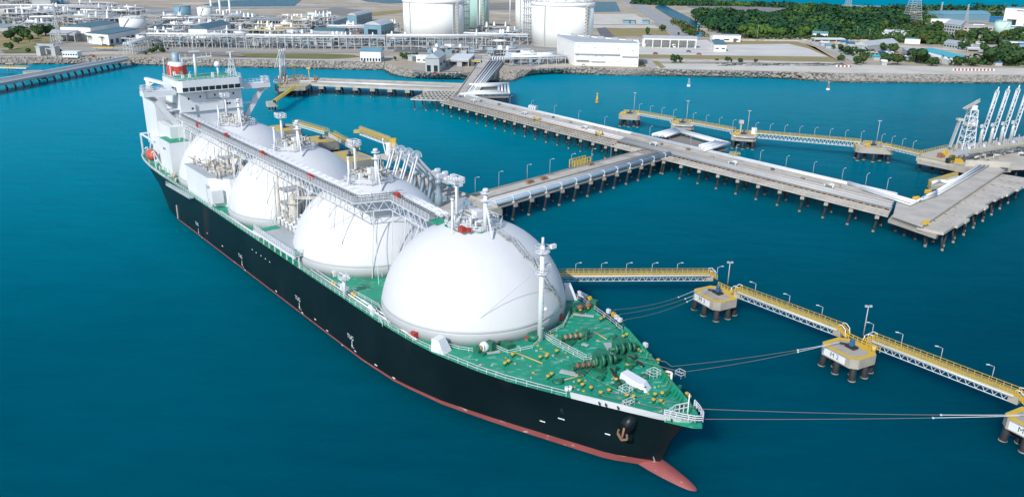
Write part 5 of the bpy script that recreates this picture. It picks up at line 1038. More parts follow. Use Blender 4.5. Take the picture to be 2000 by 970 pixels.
def walkway(name, label, a, b, group, truss=1.45, w=1.8, arch=(True, True), tr=.16, post=1.4, pipes=True):
    tr = tr*.75
    a, b = V(a), V(b); T = thing(name, label, 'walkway', up(a.lerp(b, .5), 0), group); d = (b-a).normalized(); n = V((-d.y, d.x, 0)); k = max(3, int((b-a).length/1.7))
    mk(T, 'walk_deck', 'ygrat', MB().beam(a, b, w, .16))
    for s in (-1, 1):
        mb = MB(); mb.rail([a+n*s*w/2, b+n*s*w/2], h=1.1, sp=post, t=.075, n=2); mk(T, 'side_rail', 'yellow', mb)
        mb = MB(); mb.truss(a+n*s*(w/2+.1)-V((0, 0, truss+.15)), b+n*s*(w/2+.1)-V((0, 0, truss+.15)), (0, 0, truss), k, tr); mk(T, 'side_truss', 'white', mb)
    if pipes: mk(T, 'service_pipe', 'pipe', MB().tube(a-n*(w/2+.45)-V((0, 0, .2)), b-n*(w/2+.45)-V((0, 0, .2)), .16))
    for f, p, dd in zip(arch, (a, b), (-d, d)):
        if f:
            mb = MB(); 
            for s in (-1, 1): mb.path([p+n*s*w/2+V((0, 0, 1.1)), p+n*s*w/2+dd*.9+V((0, 0, 1.2)), p+n*s*w/2+dd*1.8+V((0, 0, .5)), p+n*s*w/2+dd*2.1+V((0, 0, -1.2))], .1, 6)
            mk(T, 'arched_rail', 'white', mb); mb = MB(); mb.beam(p, p+dd*2.1-V((0, 0, 1.4)), w*.8, .12)
            for s in (-1, 1): mb.rail([p+n*s*w/2, p+n*s*w/2+dd*2.1-V((0, 0, 1.4))], h=1, sp=.7, t=.11)
            mk(T, 'end_stair', 'yellow', mb)
            mk(T, 'bearing_block', 'conc', MB().box(p-V((0, 0, .95)), (1.8, 2.2, 1.5), rz=math.atan2(d.y, d.x)))
    return T
WZ = 6.9; GW = 'yellow railed walkways between the near dolphins'
walkway('walkway_bridge', 'yellow railed truss walkway from dolphin M 3 back behind the front dome', W(1058, 535, WZ), W(1385, 534, WZ), GW)
walkway('walkway_bridge', 'yellow railed truss walkway between dolphins M 3 and M 2', W(1445, 567, WZ), W(1640, 640, WZ), GW)
walkway('walkway_bridge', 'yellow railed truss walkway running from dolphin M 2 off to the right edge', W(1708, 662, WZ), W(1985, 768, WZ), GW)
cH = W(1020, 545, 5.3); DH, wH = dolphin(cH, rzM, 9, 8, 2.2, 'mooring dolphin tucked behind the front dome', None)
for wf, D in ((wM3, DM3), (wM2, DM2)):
    mb = MB(); mb.rail([wf(-3.6, 3.6, 5.3), wf(4.4, 3.9, 5.3)], h=1.2, sp=1.2, t=.13); mk(D, 'back_rail', 'yellow', mb)
    mk(D, 'yellow_stain', 'yellow', MB().sheet([wf(-1.0, 2.6, 0), wf(2.2, 1.6, 0), wf(2.8, 3.0, 0), wf(-.4, 3.6, 0)], 5.32)); mb = MB(); mb.tube(wf(3.4, 3.2, 5.3), wf(3.4, 3.2, 6.7), .5, n=10); mk(D, 'cable_drum', 'ygrat', mb)
# ---- floodlight poles and lamp posts
def pole(loc, h, label, group, lean=(0, 0)):
    T = thing('floodlight_pole', label, 'light pole', loc, group); b = V(loc); t = b+V((lean[0], lean[1], h))
    mk(T, 'pole', 'steel', MB().tube(b, t, .16, .09, n=8)); 
    for s in (-1, 1): mk(T, 'floodlight', 'grey', MB().box(t+V((s*.5, 0, -.1)), (.55, .4, .4)))
    mk(T, 'cross_arm', 'steel', MB().beam(t+V((-.8, 0, -.3)), t+V((.8, 0, -.3)), .12)); return T
GP = 'tall floodlight poles on dolphins'
for px, py, h, l in ((1421, 556, 6.4, 'tall floodlight pole on dolphin M 3'), (1686, 655, 7.4, 'tall floodlight pole on dolphin M 2')): pole(W(px, py, 5.3), h, l, GP)
def lamp_proto(loc, h, ad, label, group):
    T = thing('lamp_post', label, 'lamp post', loc, group); b = V(loc); ad = V(ad)
    mk(T, 'post', 'steel', MB().tube(b, b+V((0, 0, h)), .085, .06, n=6)); e = b+V((0, 0, h+.35))+ad*1.3
    mk(T, 'lamp_arm', 'steel', MB().tube(b+V((0, 0, h)), e, .055, n=6)); mk(T, 'lamp_head', 'white', MB().beam(e-ad*.2, e+ad*.6, .22, .12)); return T
def lamps(pts, h, ad, fmt, group):
    pr = None
    for k, p in enumerate(pts):
        lab = fmt % ORDW[k]
        if pr is None: pr = lamp_proto(p, h, ad, lab, group)
        else: copy_thing(pr, p, lab)
wl1 = [W(x, 534, WZ) for x in (1127, 1150, 1176, 1225, 1274, 1324)]
lamps([W(1124, 533, WZ), W(1174, 533, WZ), W(1223, 533, WZ), W(1273, 533, WZ), W(1322, 533, WZ), W(1400, 540, WZ)], 2.6, (.8, 0, 0), 'slim lamp post on the walkway behind the bow, %s from the dome', 'lamp posts on the near walkways')
lamps([W(1474, 574, WZ), W(1540, 598, WZ), W(1604, 621, WZ)], 2.8, (-.8, .2, 0), 'slim lamp post between dolphins M 3 and M 2, %s from M 3', 'lamp posts on the near walkways')
lamps([W(1702, 657, WZ), W(1759, 677, WZ), W(1836, 705, WZ), W(1936, 742, WZ)], 3.0, (-.8, .2, 0), 'slim lamp post on the walkway past dolphin M 2, %s from M 2', 'lamp posts on the near walkways')
dM = (main.P(1, 1)-main.P(0, 1)).normalized()
lamps([main.P(t, .99, DZ) for t in (.03, .10, .17, .24, .31, .38, .45)], 5.0, (.7, .5, 0), 'slim lamp post on the trestle left of the junction, %s from the shore bend', 'lamp posts along the trestles')
lamps([main.P(t, 1.0, DZ) for t in (.56, .605, .65, .695, .74, .785, .83, .875, .92, .955, .985)], 5.0, (.7, .5, 0), 'slim lamp post on the trestle right of the junction, %s from it', 'lamp posts along the trestles')
lamps([A.P(t, 1.0, DZ) for t in (.03, .14, .28, .40, .52, .64, .76)], 6.0, (.8, -.2, 0), 'slim lamp post on the short trestle, %s from the loading platform', 'lamp posts along the trestles')
# ---- far row of dolphins
RD = [W(x, y, 6.6) for x, y in ((1231, 222), (1334, 240), (1453, 262), (1706, 284))]
rzR = math.atan2((RD[3]-RD[0]).y, (RD[3]-RD[0]).x)+.35
RL = ['far mooring dolphin at the left end of the back row', 'far mooring dolphin second from the left in the back row', 'far mooring dolphin with a small cabin in the middle of the back row', 'largest far mooring dolphin at the right of the back row']
for k, c in enumerate(RD):
    D, wf = dolphin(c, rzR, 11.5 if k < 3 else 16, 9 if k < 3 else 12, 2.6, RL[k], None, 'mooring dolphins of the far row', zt=6.6)
    mb = MB(); mb.rail([wf(-4, 3.6, 6.6), wf(4, 3.6, 6.6)], h=1.2, sp=1.2, t=.2); mk(D, 'back_rail', 'yellow', mb); mb = MB(); mb.rail([wf(-4.5, -3.4, 6.6), wf(-2, -3.6, 6.6)], h=1.3, sp=1, t=.25); mk(D, 'front_rail', 'yellow', mb)
    mb = MB(); mb.path([wf(-6.4, 2, 7.2), wf(-6.2, -2.5, 6.8), wf(-3.5, -5.2, 6.0), wf(4.5, -5.2, 6.0), wf(6.3, -2, 6.6)], .3, 8) if k else None; mk(D, 'pipe_bend', 'pipe', mb) if k else None
    pole(wf(1.5, 3, 6.6), 11, 'tall floodlight pole on the far back row, %s from the left' % ORDW[k], GP)
    if k == 2: mk(D, 'hut', 'white', MB().box(wf(4.6, 3, 8), (2.4, 2.2, 2.8), rz=rzR)); mb = MB(); mb.box(wf(-1.8, 2.4, 9), (.6, .6, 5)); mb.box(wf(-1.8, 2.4, 12), (2, 1.6, 1.6)); mk(D, 'watch_post', 'beige', mb)
EP = W(1800, 306, 6.6); seq = RD+[EP]
GR = 'walkways along the far row of dolphins'
FL = ['far walkway between the first and second dolphins of the back row', 'far walkway between the second and middle dolphins of the back row', 'long far walkway on a pale truss in the back row', 'far walkway from the back row to the right hand berth']
for k in range(4):
    a, b = seq[k], seq[k+1]; d = (b-a).normalized(); walkway('walkway_bridge', FL[k], up(a+d*5.5, 7.8), up(b-d*(5.5 if k < 3 else .5), 7.8), GR, truss=2.2 if k == 2 else .9, w=1.9, tr=.2, post=2.2, arch=(False, False), pipes=False)
    n_ = 4 if k != 2 else 8
    lamps([up(a.lerp(b, (i+.8)/(n_+.6))+V((0, 1.2, 0)), 7.8) for i in range(n_)], 4.2, (.8, .3, 0), 'tiny lamp post on the '+['left', 'second', 'long', 'right'][k]+' walkway of the back row, %s from its left end', 'lamp posts on the far walkways')
# ---- dolphins behind the ship
SR = math.atan2(AX.y, AX.x)
BD = [(W(556, 250, 6.6), 16, 12), (W(628, 272, 6.6), 15, 12), (W(684, 305, 6.6), 20, 13)]
BL = ['mooring dolphin with yellow rails behind the rearmost domes', 'round edged mooring dolphin behind the third dome', 'large mooring dolphin with a yellow slope edge nearest the crane tower']
for k, (c, w, d) in enumerate(BD):
    D, wf = dolphin(c, SR+math.pi, w, d, 4.0, BL[k], None, 'mooring dolphins hidden behind the ship', zt=6.8)
    mk(D, 'yellow_deck', 'ygrat', MB().prism([wf(-w*.4, -d*.1, 0), wf(w*.4, -d*.1, 0), wf(w*.4, d*.42, 0), wf(-w*.4, d*.42, 0)], 6.81, 6.9))
for k in range(2): a, b = BD[k][0], BD[k+1][0]; d = (b-a).normalized(); n_ = V((d.y, -d.x, 0)); walkway('walkway_bridge', ['yellow walkway joining the two dolphins behind the rearmost domes', 'yellow walkway leading to the dolphin nearest the crane tower'][k], up(a+d*3+V((3, 3, 0)), 9.4), up(b-d*2+V((3, 3, 0)), 9.4), 'walkways behind the ship', truss=1.0, w=2.6, tr=.3, arch=(False, False), pipes=False)
# ---------------------------------------------------------------- mooring lines
def rope(pts, sag, label, tail=None):
    mb = MB(); pts = [V(p) for p in pts]; a, b = pts[-2], pts[-1]; n = 14; L = []
    for i in range(n+1): t = i/n; p = a.lerp(b, t); p.z -= sag*4*t*(1-t); L.append(p)
    P = pts[:-2]+L
    for u, v in zip(P[:-1], P[1:]): mb.tube(u, v, .048, n=5, caps=False)
    T = thing('mooring_line', label, 'rope', pts[0], 'mooring lines from the bow'); mk(T, 'rope', 'rope', mb)
    k = max(1, int(n*.78)); mb = MB()
    for u, v in zip(L[k:-1], L[k+1:]): mb.tube(u, v, .06, n=5, caps=False)
    mb.box(L[k], (.3, .3, .2)); mk(T, 'chafe_tail', 'ropew', mb); return T
def SD(px, py, z=DK+.5): p = SL(px, py, z); return SW(p.x, p.y, z)
rope([SD(1108, 655), SD(1203, 604, 13.9), wM3(-4.2, -2, 5.6)], 1.2, 'thin mooring line from the bow to dolphin M 3, the uppermost of three')
rope([SD(1118, 662), SD(1213, 613, 13.9), wM3(-2.4, -1.2, 5.7)], 1.0, 'thin mooring line from the bow to dolphin M 3, the middle of three')
rope([SD(1126, 668), SD(1224, 623, 13.9), wM3(-1.6, -1.8, 5.7)], 1.2, 'thin mooring line from the bow to dolphin M 3, the lowest of three')
rope([SD(1222, 690), SD(1300, 706, 14.0), SD(1312, 715, 14.2), wM2(-2.2, -.8, 5.9)], .5, 'mooring line from the bow to dolphin M 2, the upper of the pair')
rope([SD(1226, 698), SD(1316, 722, 14.0), SD(1326, 727, 14.2), wM2(-2.4, -1.4, 5.9)], .6, 'mooring line from the bow to dolphin M 2, the lower of the pair')
rope([SD(1146, 722), SD(1190, 766), SD(1300, 780), SW(62.4, .4, 15.2), wM1(-2.2, -1.2, 5.9)], .4, 'mooring line from the stem to the dolphin at the right edge, upper of the pair')
rope([SD(1136, 730), SD(1173, 771), SD(1320, 804), SW(61.8, -1.2, 13.6), wM1(-2.8, -2.4, 5.7)], .3, 'mooring line from the stem to the dolphin at the right edge, lower of the pair')
# ---------------------------------------------------------------- west jetty with its head, and the far-left bridge
J = Lane(W(585, 163, 7), W(880, 176, 7), W(590, 154, 7), W(890, 165, 7))
T = thing('concrete_jetty', 'flat concrete jetty behind the bridge deck reaching left from the shore', 'jetty', up(J.P(.5, .5), 0))
mk(T, 'jetty_deck', 'concl', J.slab(MB(), 0, 1.07, 0, 1, 5.8, 6.95)); 
for u in (0, .97): mk(T, 'parapet', 'conc', J.slab(MB(), 0, 1.05, u, u+.03, 6.95, 8))
for u in (.3, .42): mk(T, 'pipe', 'pipe', J.pipe(MB(), 0, 1, u, 7.5, .4))
for i in range(9):
    t = .03+i*.115; mb = MB(); mb.beam(J.P(t, -.02, 4.9), J.P(t, 1.0, 4.9), 3.0, 1.8); mk(T, 'cap_beam', 'conc', mb)
    for j, u in enumerate((.1, .5, .9)): a = J.P(t, u, 4.1); pile(T, a, a+V((1.6*(j-1), -.6, -4.7)), .55)
T = thing('jetty_head', 'cluttered jetty head with yellow rails and rusty pipework left of the concrete jetty', 'platform', up(W(568, 160, 7), 0))
hd = [W(x, y, 7) for x, y in ((544, 172), (550, 156), (592, 150), (610, 162), (596, 170))]
mk(T, 'platform_slab', 'conc', MB().prism(hd, 4.8, 7)); hc = sum(hd, V((0, 0, 0)))/5
for k in range(22): p = hc+V((rnd(-15, 15), rnd(-9, 12), 0)); mb = MB(); mb.tube(up(p, 7), up(p, 7+rnd(1.5, 4)), rnd(.2, .5)); mb.tube(up(p, 8.2), up(p+V((rnd(-5, 5), rnd(-3, 3), 0)), 8.2), .3); mk(T, 'pipework', 'rust' if k % 3 == 0 else ('tan' if k % 3 == 1 else 'steel'), mb)
for a, b in ((0, 1), (1, 2), (4, 0)): mk(T, 'yellow_rail', 'ygrat', MB().rail([up(hd[a], 7), up(hd[b], 7)], h=1.6, sp=1.8, t=.3))
for p in ((575, 150), (604, 152)): q = W(*p, 7); mb = MB(); mb.box(q+V((0, 0, 3)), (.6, .6, 6)); mb.box(q+V((0, 0, 6.4)), (2.6, 2, 1.2)); mk(T, 'monitor_tower', 'ygrat', mb)
for k in range(14): p = hc+V((rnd(-15, 13), rnd(-12, 8), 0)); pile(T, up(p, 5), up(p, -.5), .55)
mk(T, 'fender_wall', 'pile', MB().prism([W(x, y, 2) for x, y in ((542, 182), (560, 184), (575, 178), (560, 172))], .5, 4.8))
for k in range(3):
    b = W(549+k*4.5, 155-k*1.2, 7); A_ = thing('marine_loader', ['pale loading arm on the far jetty head, leftmost of three', 'pale loading arm on the far jetty head, middle of three', 'pale loading arm on the far jetty head, rightmost of three'][k], 'loader', b, 'loading arms of the far jetty head')
    mk(A_, 'riser', 'pipe', MB().lathe([(.9, 0), (.7, 8), (.6, 9)], b, 10)); mk(A_, 'inner_boom', 'white', MB().beam(b+V((0, 0, 7)), b+V((.6, -.5, 19.5)), .9, .7)); mk(A_, 'outer_boom', 'pipe', MB().beam(b+V((.8, -.5, 19.5)), b+V((-2.5, -3.5, 8)), .5)); mk(A_, 'counterweight', 'white', MB().box(b+V((0, .8, 8)), (1.6, 1.4, 2)))
T = thing('catwalk_stub', 'short yellow walkway with a white end block below the far jetty head', 'walkway', up(W(548, 185, 6), 0)); a, b = W(572, 172, 7), W(534, 199, 6)
mk(T, 'walk_deck', 'ygrat', MB().beam(a, b, 3.2, .5)); mk(T, 'side_rail', 'yellow', MB().rail([a+V((1.6, 0, .2)), b+V((1.6, 0, .2))], h=1.3, sp=1.5, t=.25)); mk(T, 'end_block', 'concl', MB().box(W(531, 203, 5), (5.5, 5, 2.6), rz=.5)); mk(T, 'bollards', 'black', MB().box(W(536, 198, 7), (1.5, 1.2, 1.2)))
for dx in (-1.8, 0, 1.8): p = W(531, 203, 4)+V((dx, 0, 0)); pile(T, p, up(p, -.5), .5)
B = Lane(up(W(0, 169, 6), 6)+V((-26, -130, 0)), W(243, 118, 6), up(W(0, 163, 6), 6)+V((-32, -126, 0)), W(238, 114, 6))
T = thing('causeway_bridge', 'long grey causeway on slanting piles crossing the upper left water', 'bridge', up(B.P(.6, .5), 0))
mk(T, 'bridge_deck', 'roadc', B.slab(MB(), 0, 1.02, 0, 1, 4.8, 6)); mk(T, 'side_wall', 'wallg', B.slab(MB(), 0, 1.02, -.06, .02, 5.0, 6.7)); mk(T, 'side_wall', 'white', B.slab(MB(), 0, 1.02, .96, 1.04, 6, 7.2)); mk(T, 'pipe', 'white', B.pipe(MB(), 0, 1.02, .15, 7.5, .35))
for i in range(36):
    t = .015+i*.0275; mb = MB(); mb.beam(B.P(t, -.12, 4.4), B.P(t, 1.1, 4.4), 1.0, .8); mk(T, 'cap_beam', 'conc', mb)
    for u, dy in ((0, -1.8), (.9, 1.2)): a = B.P(t, u, 4.2); pile(T, a, a+V((1.2, dy, -4.8)), .5)
D, wf = dolphin(W(66, 137, 6), .2, 13, 10, 3.2, 'round pale dolphin at the end of a yellow walkway by the left shore', None, None, zt=5.4, hook=False, ch=4, nedge=False)
walkway('walkway_bridge', 'flat yellow walkway entering from the left edge near the shore', W(-40, 130, 6.4), W(54, 132, 6.4), None, truss=.5, w=3.2, tr=.3, arch=(False, False), pipes=False)
T = thing('pier_support', 'dark trestle support beneath the yellow walkway at the left edge', 'pier', W(23, 142, 0)); p = W(23, 138, 0)
mk(T, 'cap_beam', 'conc', MB().box(up(p, 5.2), (6, 3, .8)))
for dx in (-2, 0, 2): a = up(p+V((dx, 0, 0)), 5); pile(T, a, up(a+V((dx*.4, 0, 0)), -.5), .5)
# ---------------------------------------------------------------- buoys
def buoy(px, py, m1, m2, h, label):
    b = W(px, py, 0); T = thing('buoy', label, 'buoy', b, 'navigation buoys')
    mk(T, 'float', m1, MB().lathe([(1.2, -.4), (1.4, .3), (1.3, .9), (.8, 1.3)], b, 16)); mb = MB()
    if h > 5: mb.lathe([(1.0, 1.2), (.7, 2.6), (.4, 4.4), (.15, h)], b, 14)
    else:
        for k in range(4): a = k*math.pi/2; mb.beam(b+V((math.cos(a)*1.0, math.sin(a)*1.0, 1.1)), b+V((math.cos(a)*.35, math.sin(a)*.35, h)), .2)
    mk(T, 'tower', m2, mb); mk(T, 'top_mark', 'yellow' if h > 5 else 'grey', MB().ball(b+V((0, 0, h+.5)), .6, 10, 6)); return T
buoy(1166, 201, 'tan', 'yellow', 5.2, 'yellow conical buoy between the trestle and the shore'); buoy(1345, 169, 'white', 'grey', 4.6, 'white footed grey buoy near the middle of the far shore'); buoy(1617, 176, 'mark', 'tan', 4.8, 'white footed brown buoy off the right hand beach')
# ================================================================ buildings, plant and trees on the shore
def G(px, py, dz=0.0): return W(px, py, GZ+dz)
def shell(T, c, h, roof, wm, rm, ridge='d', rh=None, over=.6, base=GZ+.02, open_=False):
    c = [V((p.x, p.y, 0)) for p in c]; cen = sum(c, V((0, 0, 0)))/4; zt = base+h
    if open_:
        for k in range(4):
            a, b = c[k], c[(k+1) % 4]; n = max(1, round((b-a).length/9))
            for i in range(n): p = a.lerp(b, i/n); p = cen+(p-cen)*.97; mk(T, 'post', wm, MB().beam(up(p, base), up(p, zt), .7))
        mk(T, 'back_wall', wm, MB().beam(up(c[2], base+h*.45), up(c[3], base+h*.45), .4, h*.9))
        mk(T, 'fascia', wm, MB().prism([cen+(p-cen)*1.0 for p in c], zt-1.4, zt-.02))
    else: mk(T, 'wall', wm, MB().prism(c, base, zt))
    o = [cen+(p-cen)*(1+over/max(3, (p-cen).length)) for p in c]
    if roof == 'flat':
        mk(T, 'roof', rm, MB().prism(o, zt+.002, zt+.5))
    else:
        rh = rh or h*.3
        if ridge == 'w': o = o[1:]+o[:1]
        a, b, cc, d = o                        # gable ends on a-b and c-d
        mb = MB(); n = 8 if roof == 'arch' else 2
        L = []; R = []
        for i in range(n+1):
            t = i/n; k = math.sin(math.pi*t) if roof == 'arch' else 1-abs(2*t-1); L.append(up(a.lerp(b, t), zt+.02+rh*k)); R.append(up(d.lerp(cc, t), zt+.02+rh*k))
        mb.add(L+R, [(i, i+1, n+2+i, n+1+i) for i in range(n)]); mb.add([p-V((0, 0, .35)) for p in L+R], [(i, i+1, n+2+i, n+1+i) for i in range(n)])
        mb.add(L, [tuple(range(n+1))]); mb.add(R, [tuple(range(n+1))[::-1]])
        mk(T, 'roof', rm, mb)
    return c, zt
def bld(label, fl, fr, br, h, wm='wallw', rm='greyroof', roof='flat', ridge='d', name='building', cat='building', depth=14, rh=None, wins=(), side=(), open_=False, door=False, group=None, over=.6):
    a, b = G(*fl), G(*fr)
    dv = (G(*br)-b) if br else V((-(b-a).y, (b-a).x, 0)).normalized()*depth
    c = [a, b, b+dv, a+dv]; T = thing(name, label, cat, up((a+b+dv*1)/2-dv*0, GZ) if False else up(sum(c, V((0, 0, 0)))/4, GZ), group)
    shell(T, c, h, roof, wm, rm, ridge, rh, open_=open_, over=over)
    d = (b-a).normalized(); nrm = -dv.normalized()*.08
    for z, hh, n in wins:                      # windows in the front wall
        for i in range(n): p = a.lerp(b, (i+.5)/n); w = (b-a).length/n*.55; mk(T, 'window', 'glass', MB().beam(up(p-d*w/2+nrm, GZ+z), up(p+d*w/2+nrm, GZ+z), .16, hh))
    e = dv.normalized(); n2 = d*.08
    for z, hh, n in side:
        for s_, q in ((1, b), (-1, a)):
            for i in range(n): p = q+dv*((i+.5)/n); w = dv.length/n*.5; mk(T, 'window', 'glass', MB().beam(up(p-e*w/2+n2*s_, GZ+z), up(p+e*w/2+n2*s_, GZ+z), .16, hh))
    if door: p = a.lerp(b, .8); mk(T, 'door', 'dgrey', MB().beam(up(p-d*1.6+nrm, GZ+1.8), up(p+d*1.6+nrm, GZ+1.8), .18, 3.6))
    return T
def roofed(label, px, h, wm, rm, name='building', cat='building', open_=False, roof='flat', rh=None, group=None, ridge='d'):
    c = [W(x, y, GZ+h) for x, y in px]; T = thing(name, label, cat, up(sum(c, V((0, 0, 0)))/4, GZ), group)
    shell(T, c, h, roof, wm, rm, ridge, rh, open_=open_, over=.3); return T
# ---- left side
bld('grey two bay open shed with a gable roof beside the white warehouses', (100, 82), (148, 84), (160, 79), 8, 'wallg', 'greyroof', 'gable', 'w', open_=True, name='open_shed', cat='shed')
bld('taller white warehouse with a blue grey side wall behind the palm trees', (121, 77), (180, 79), (236, 67), 12, 'wallw', 'droof', 'gable', 'd', rh=1.6, name='warehouse', cat='warehouse')
bld('lower white warehouse with a dark teal roof in front of the taller one', (172, 85), (214, 89), (275, 76), 9.5, 'wallw', 'droof', 'flat', name='warehouse', cat='warehouse', side=((3, 4, 6),))
bld('pale gabled building with a dark panelled roof behind the long pipe rack', (369, 72), (406, 73), (452, 61), 8, 'wallw', 'droof', 'gable', 'd', rh=4, name='warehouse', cat='warehouse')
bld('long low shed with a dark teal roof between the white tank and the rack', (290, 66), (302, 67), (340, 57), 6, 'wallw', 'droof', 'gable', 'd', name='open_shed', cat='shed', open_=True)
bld('white hut with small blue windows on the rubble shore at the left', (123, 112.5), (152, 113), None, 4.2, 'wallw', 'wallw', 'flat', depth=7, wins=((2.4, 1.1, 6),), name='shore_hut', cat='hut')
for x in (72, 101): bld('grey concrete block on the left shore, the %s of the pair' % ('left' if x == 72 else 'right'), (x, 109), (x+8, 109.5), None, 7, 'wallg', 'greyroof', depth=5, name='shore_block', cat='block', group='grey blocks on the left shore')
bld('grey gantry beam joining the two blocks on the left shore', (76, 107), (107, 107.5), None, 8.2, 'wallg', 'greyroof', depth=2, name='gantry', cat='gantry', open_=True)
bld('beige block with a dark opening near the upper left edge', (0, 33), (11, 34), (33, 32), 9, 'wallbe', 'wallw', name='building', door=True)
bld('white box building at the far left, left of the pair', (57, 27), (80, 27.5), None, 10, depth=16, name='plant_building'); bld('white box building at the far left, right of the pair', (87, 27.5), (110, 28), None, 10, depth=16, name='plant_building')
bld('long pale grey hall at the upper left corner', (63, 12), (100, 12.5), None, 9, 'wallg', 'greyroof', depth=20, name='plant_building'); bld('teal walled hall beside the long grey hall', (101, 11), (120, 11), None, 9, 'wallb', 'droof', depth=20, name='plant_building')
bld('low white slab building by the left edge', (-10, 62), (16, 62), None, 4, 'wallg', 'blueroof', depth=10, name='plant_building'); bld('small grey shelter in the dry field at the left', (30, 57), (52, 58), None, 4, 'wallg', 'greyroof', depth=9, name='open_shed', cat='shed', open_=True)
bld('white valve house near the blue tank', (328, 40), (347, 41), None, 8, depth=8, name='plant_building')
for x, l in ((10, 'leftmost'), (20, 'middle'), (2, 'edge')): pass
def cyl(label, px, py, rpx, h, m, roof='cone', rm=None, name='storage_tank', cat='tank', group=None):
    f = G(px, py); d = math.hypot(f.x, f.y); r = rpx*math.hypot(d, CAMH)/F; c = f+V((f.x, f.y, 0)).normalized()*r; T = thing(name, label, cat, c, group)
    mk(T, 'shell', m, MB().lathe([(r, 0), (r, h)], c, 40)); mk(T, 'roof', rm or m, MB().lathe([(r*1.01, h+.01), (r*1.01, h+.4), (r*.5, h+r*.12), (.02, h+r*.16)], c, 40))
    mb = MB(); mb.rail([c+V((r*math.cos(a), r*math.sin(a), h+.4)) for a in [k*math.pi/8 for k in range(17)]], h=1.2, sp=4, t=.25); mk(T, 'roof_rail', 'steel', mb)
    mb = MB(); a0 = -2.2
    for k in range(10): a = a0+k*.08; b = a+.08; mb.beam(c+V(((r+.5)*math.cos(a), (r+.5)*math.sin(a), h*k/10)), c+V(((r+.5)*math.cos(b), (r+.5)*math.sin(b), h*(k+1)/10)), .8, .3)
    mk(T, 'spiral_stair', 'steel', mb); return T
cyl('large white storage tank with a shallow cone roof behind the warehouses', 262, 63, 21.5, 14, 'wallw'); cyl('dark teal storage tank left of the three white stacks', 359, 43, 14, 18, 'wallb', rm='wallb'); cyl('white storage tank next to the three slim stacks', 402, 43, 12.5, 17, 'wallw')
cyl('small white tank behind the pipework at the far left', 41, 31, 6, 11, 'wallw'); cyl('pale vessel with a white top near the upper left corner', 124, 10, 10, 12, 'wallw')
for px, h, l in ((414, 21, 'slim white stack left of the tallest one'), (431, 30, 'tallest slim white stack beside the white tank'), (450, 21, 'slim white stack right of the tallest one')):
    p = G(px, 30); T = thing('chimney_stack', l, 'chimney', p, 'slim white stacks'); mk(T, 'stack', 'white', MB().lathe([(1.9, 0), (1.5, 6), (1.3, h)], p, 14)); mk(T, 'stack_rim', 'dgrey', MB().lathe([(1.45, h), (1.45, h+.8)], p, 14))
    mk(T, 'inlet_duct', 'white', MB().path([p+V((-5, 0, 1)), p+V((-5, 0, 7)), p+V((0, 0, 7))], .8))
# teal hall cluster
TG = 'teal halls with pale arched roofs'
bld('long teal hall with a pale arched roof, rearmost of the cluster', (679, 48), (697, 49), (727, 41), 11, 'wallb', 'greyroof', 'arch', 'd', rh=3, name='process_hall', cat='hall', side=((4, 3, 9), (8, 1.6, 9)), group=TG)
bld('narrow teal hall with a row of white windows, left of the cluster', (648, 59), (652, 60), (679, 51), 10, 'wallb', 'greyroof', 'gable', 'd', rh=1.5, name='process_hall', cat='hall', side=((3.5, 2.4, 6),), group=TG)
bld('open fronted teal hall with a broad pale arched roof beside the storage tank', (712, 71), (745, 73), (769, 66), 12, 'wallb', 'greyroof', 'arch', 'd', rh=3.6, name='process_hall', cat='hall', side=((3.5, 4, 4),), wins=((4, 7, 1),), group=TG)
bld('long dark grey hipped roof shed just behind the pipe rack', (612, 71), (672, 73), None, 6, 'wallg', 'droof', 'gable', 'w', depth=14, rh=3, name='long_shed', cat='shed')
bld('pale concrete frame building with many openings left of the yellow equipment', (498, 52), (555, 50), None, 8, 'wallg', 'greyroof', depth=12, wins=((4, 3, 10),), name='plant_building')
bld('small white cube building in the plant behind the yellow equipment', (601, 35), (615, 35.5), None, 7, 'wallw', 'greyroof', depth=10, name='plant_building')
# jetty root
bld('white two storey hut with a blue grey roof on the shore lawn', (704, 120.5), (744, 121.5), (751, 116), 8.5, 'wallw', 'blueroof', 'gable', 'w', rh=1.8, wins=((1.7, 2.2, 7),), side=((2, 2, 3),), name='shore_office', cat='hut')
bld('blue grey gabled house with an open ground floor at the jetty root', (831, 140.5), (858, 141.5), (871, 131), 10, 'wallg', 'greyroof', 'gable', 'd', rh=3.6, wins=((2.6, 4.6, 2),), side=((5, 2, 2),), name='pump_house', cat='house')
roofed('white ribbed canopy over pipes behind the gabled pump house', [(876, 117), (915, 117.5), (927, 107), (892, 106)], 5, 'steel', 'white', 'canopy', 'canopy', open_=True)
roofed('white ribbed canopy right of the approach trestle', [(984, 113), (1003, 113), (1008, 103), (990, 103)], 5, 'steel', 'white', 'canopy', 'canopy', open_=True)
bld('low white store with a dark roof left of the pump house', (797, 119), (812, 120), None, 4, 'wallg', 'greyroof', depth=7, name='store_hut', cat='hut', door=True); bld('white flat store beside the gabled pump house', (813, 122), (834, 123), None, 5, 'wallw', 'wallw', depth=8, wins=((2, 1, 2),), name='store_hut', cat='hut')
bld('small grey control cabin at the head of the approach trestle', (953, 112), (964, 112.5), None, 5, 'wallg', 'blueroof', depth=6, wins=((3.2, 1.6, 3),), name='control_cabin', cat='hut'); bld('white box vent standing behind the pump house', (846, 106), (853, 106.5), None, 5.5, depth=5, name='vent_house', cat='hut')
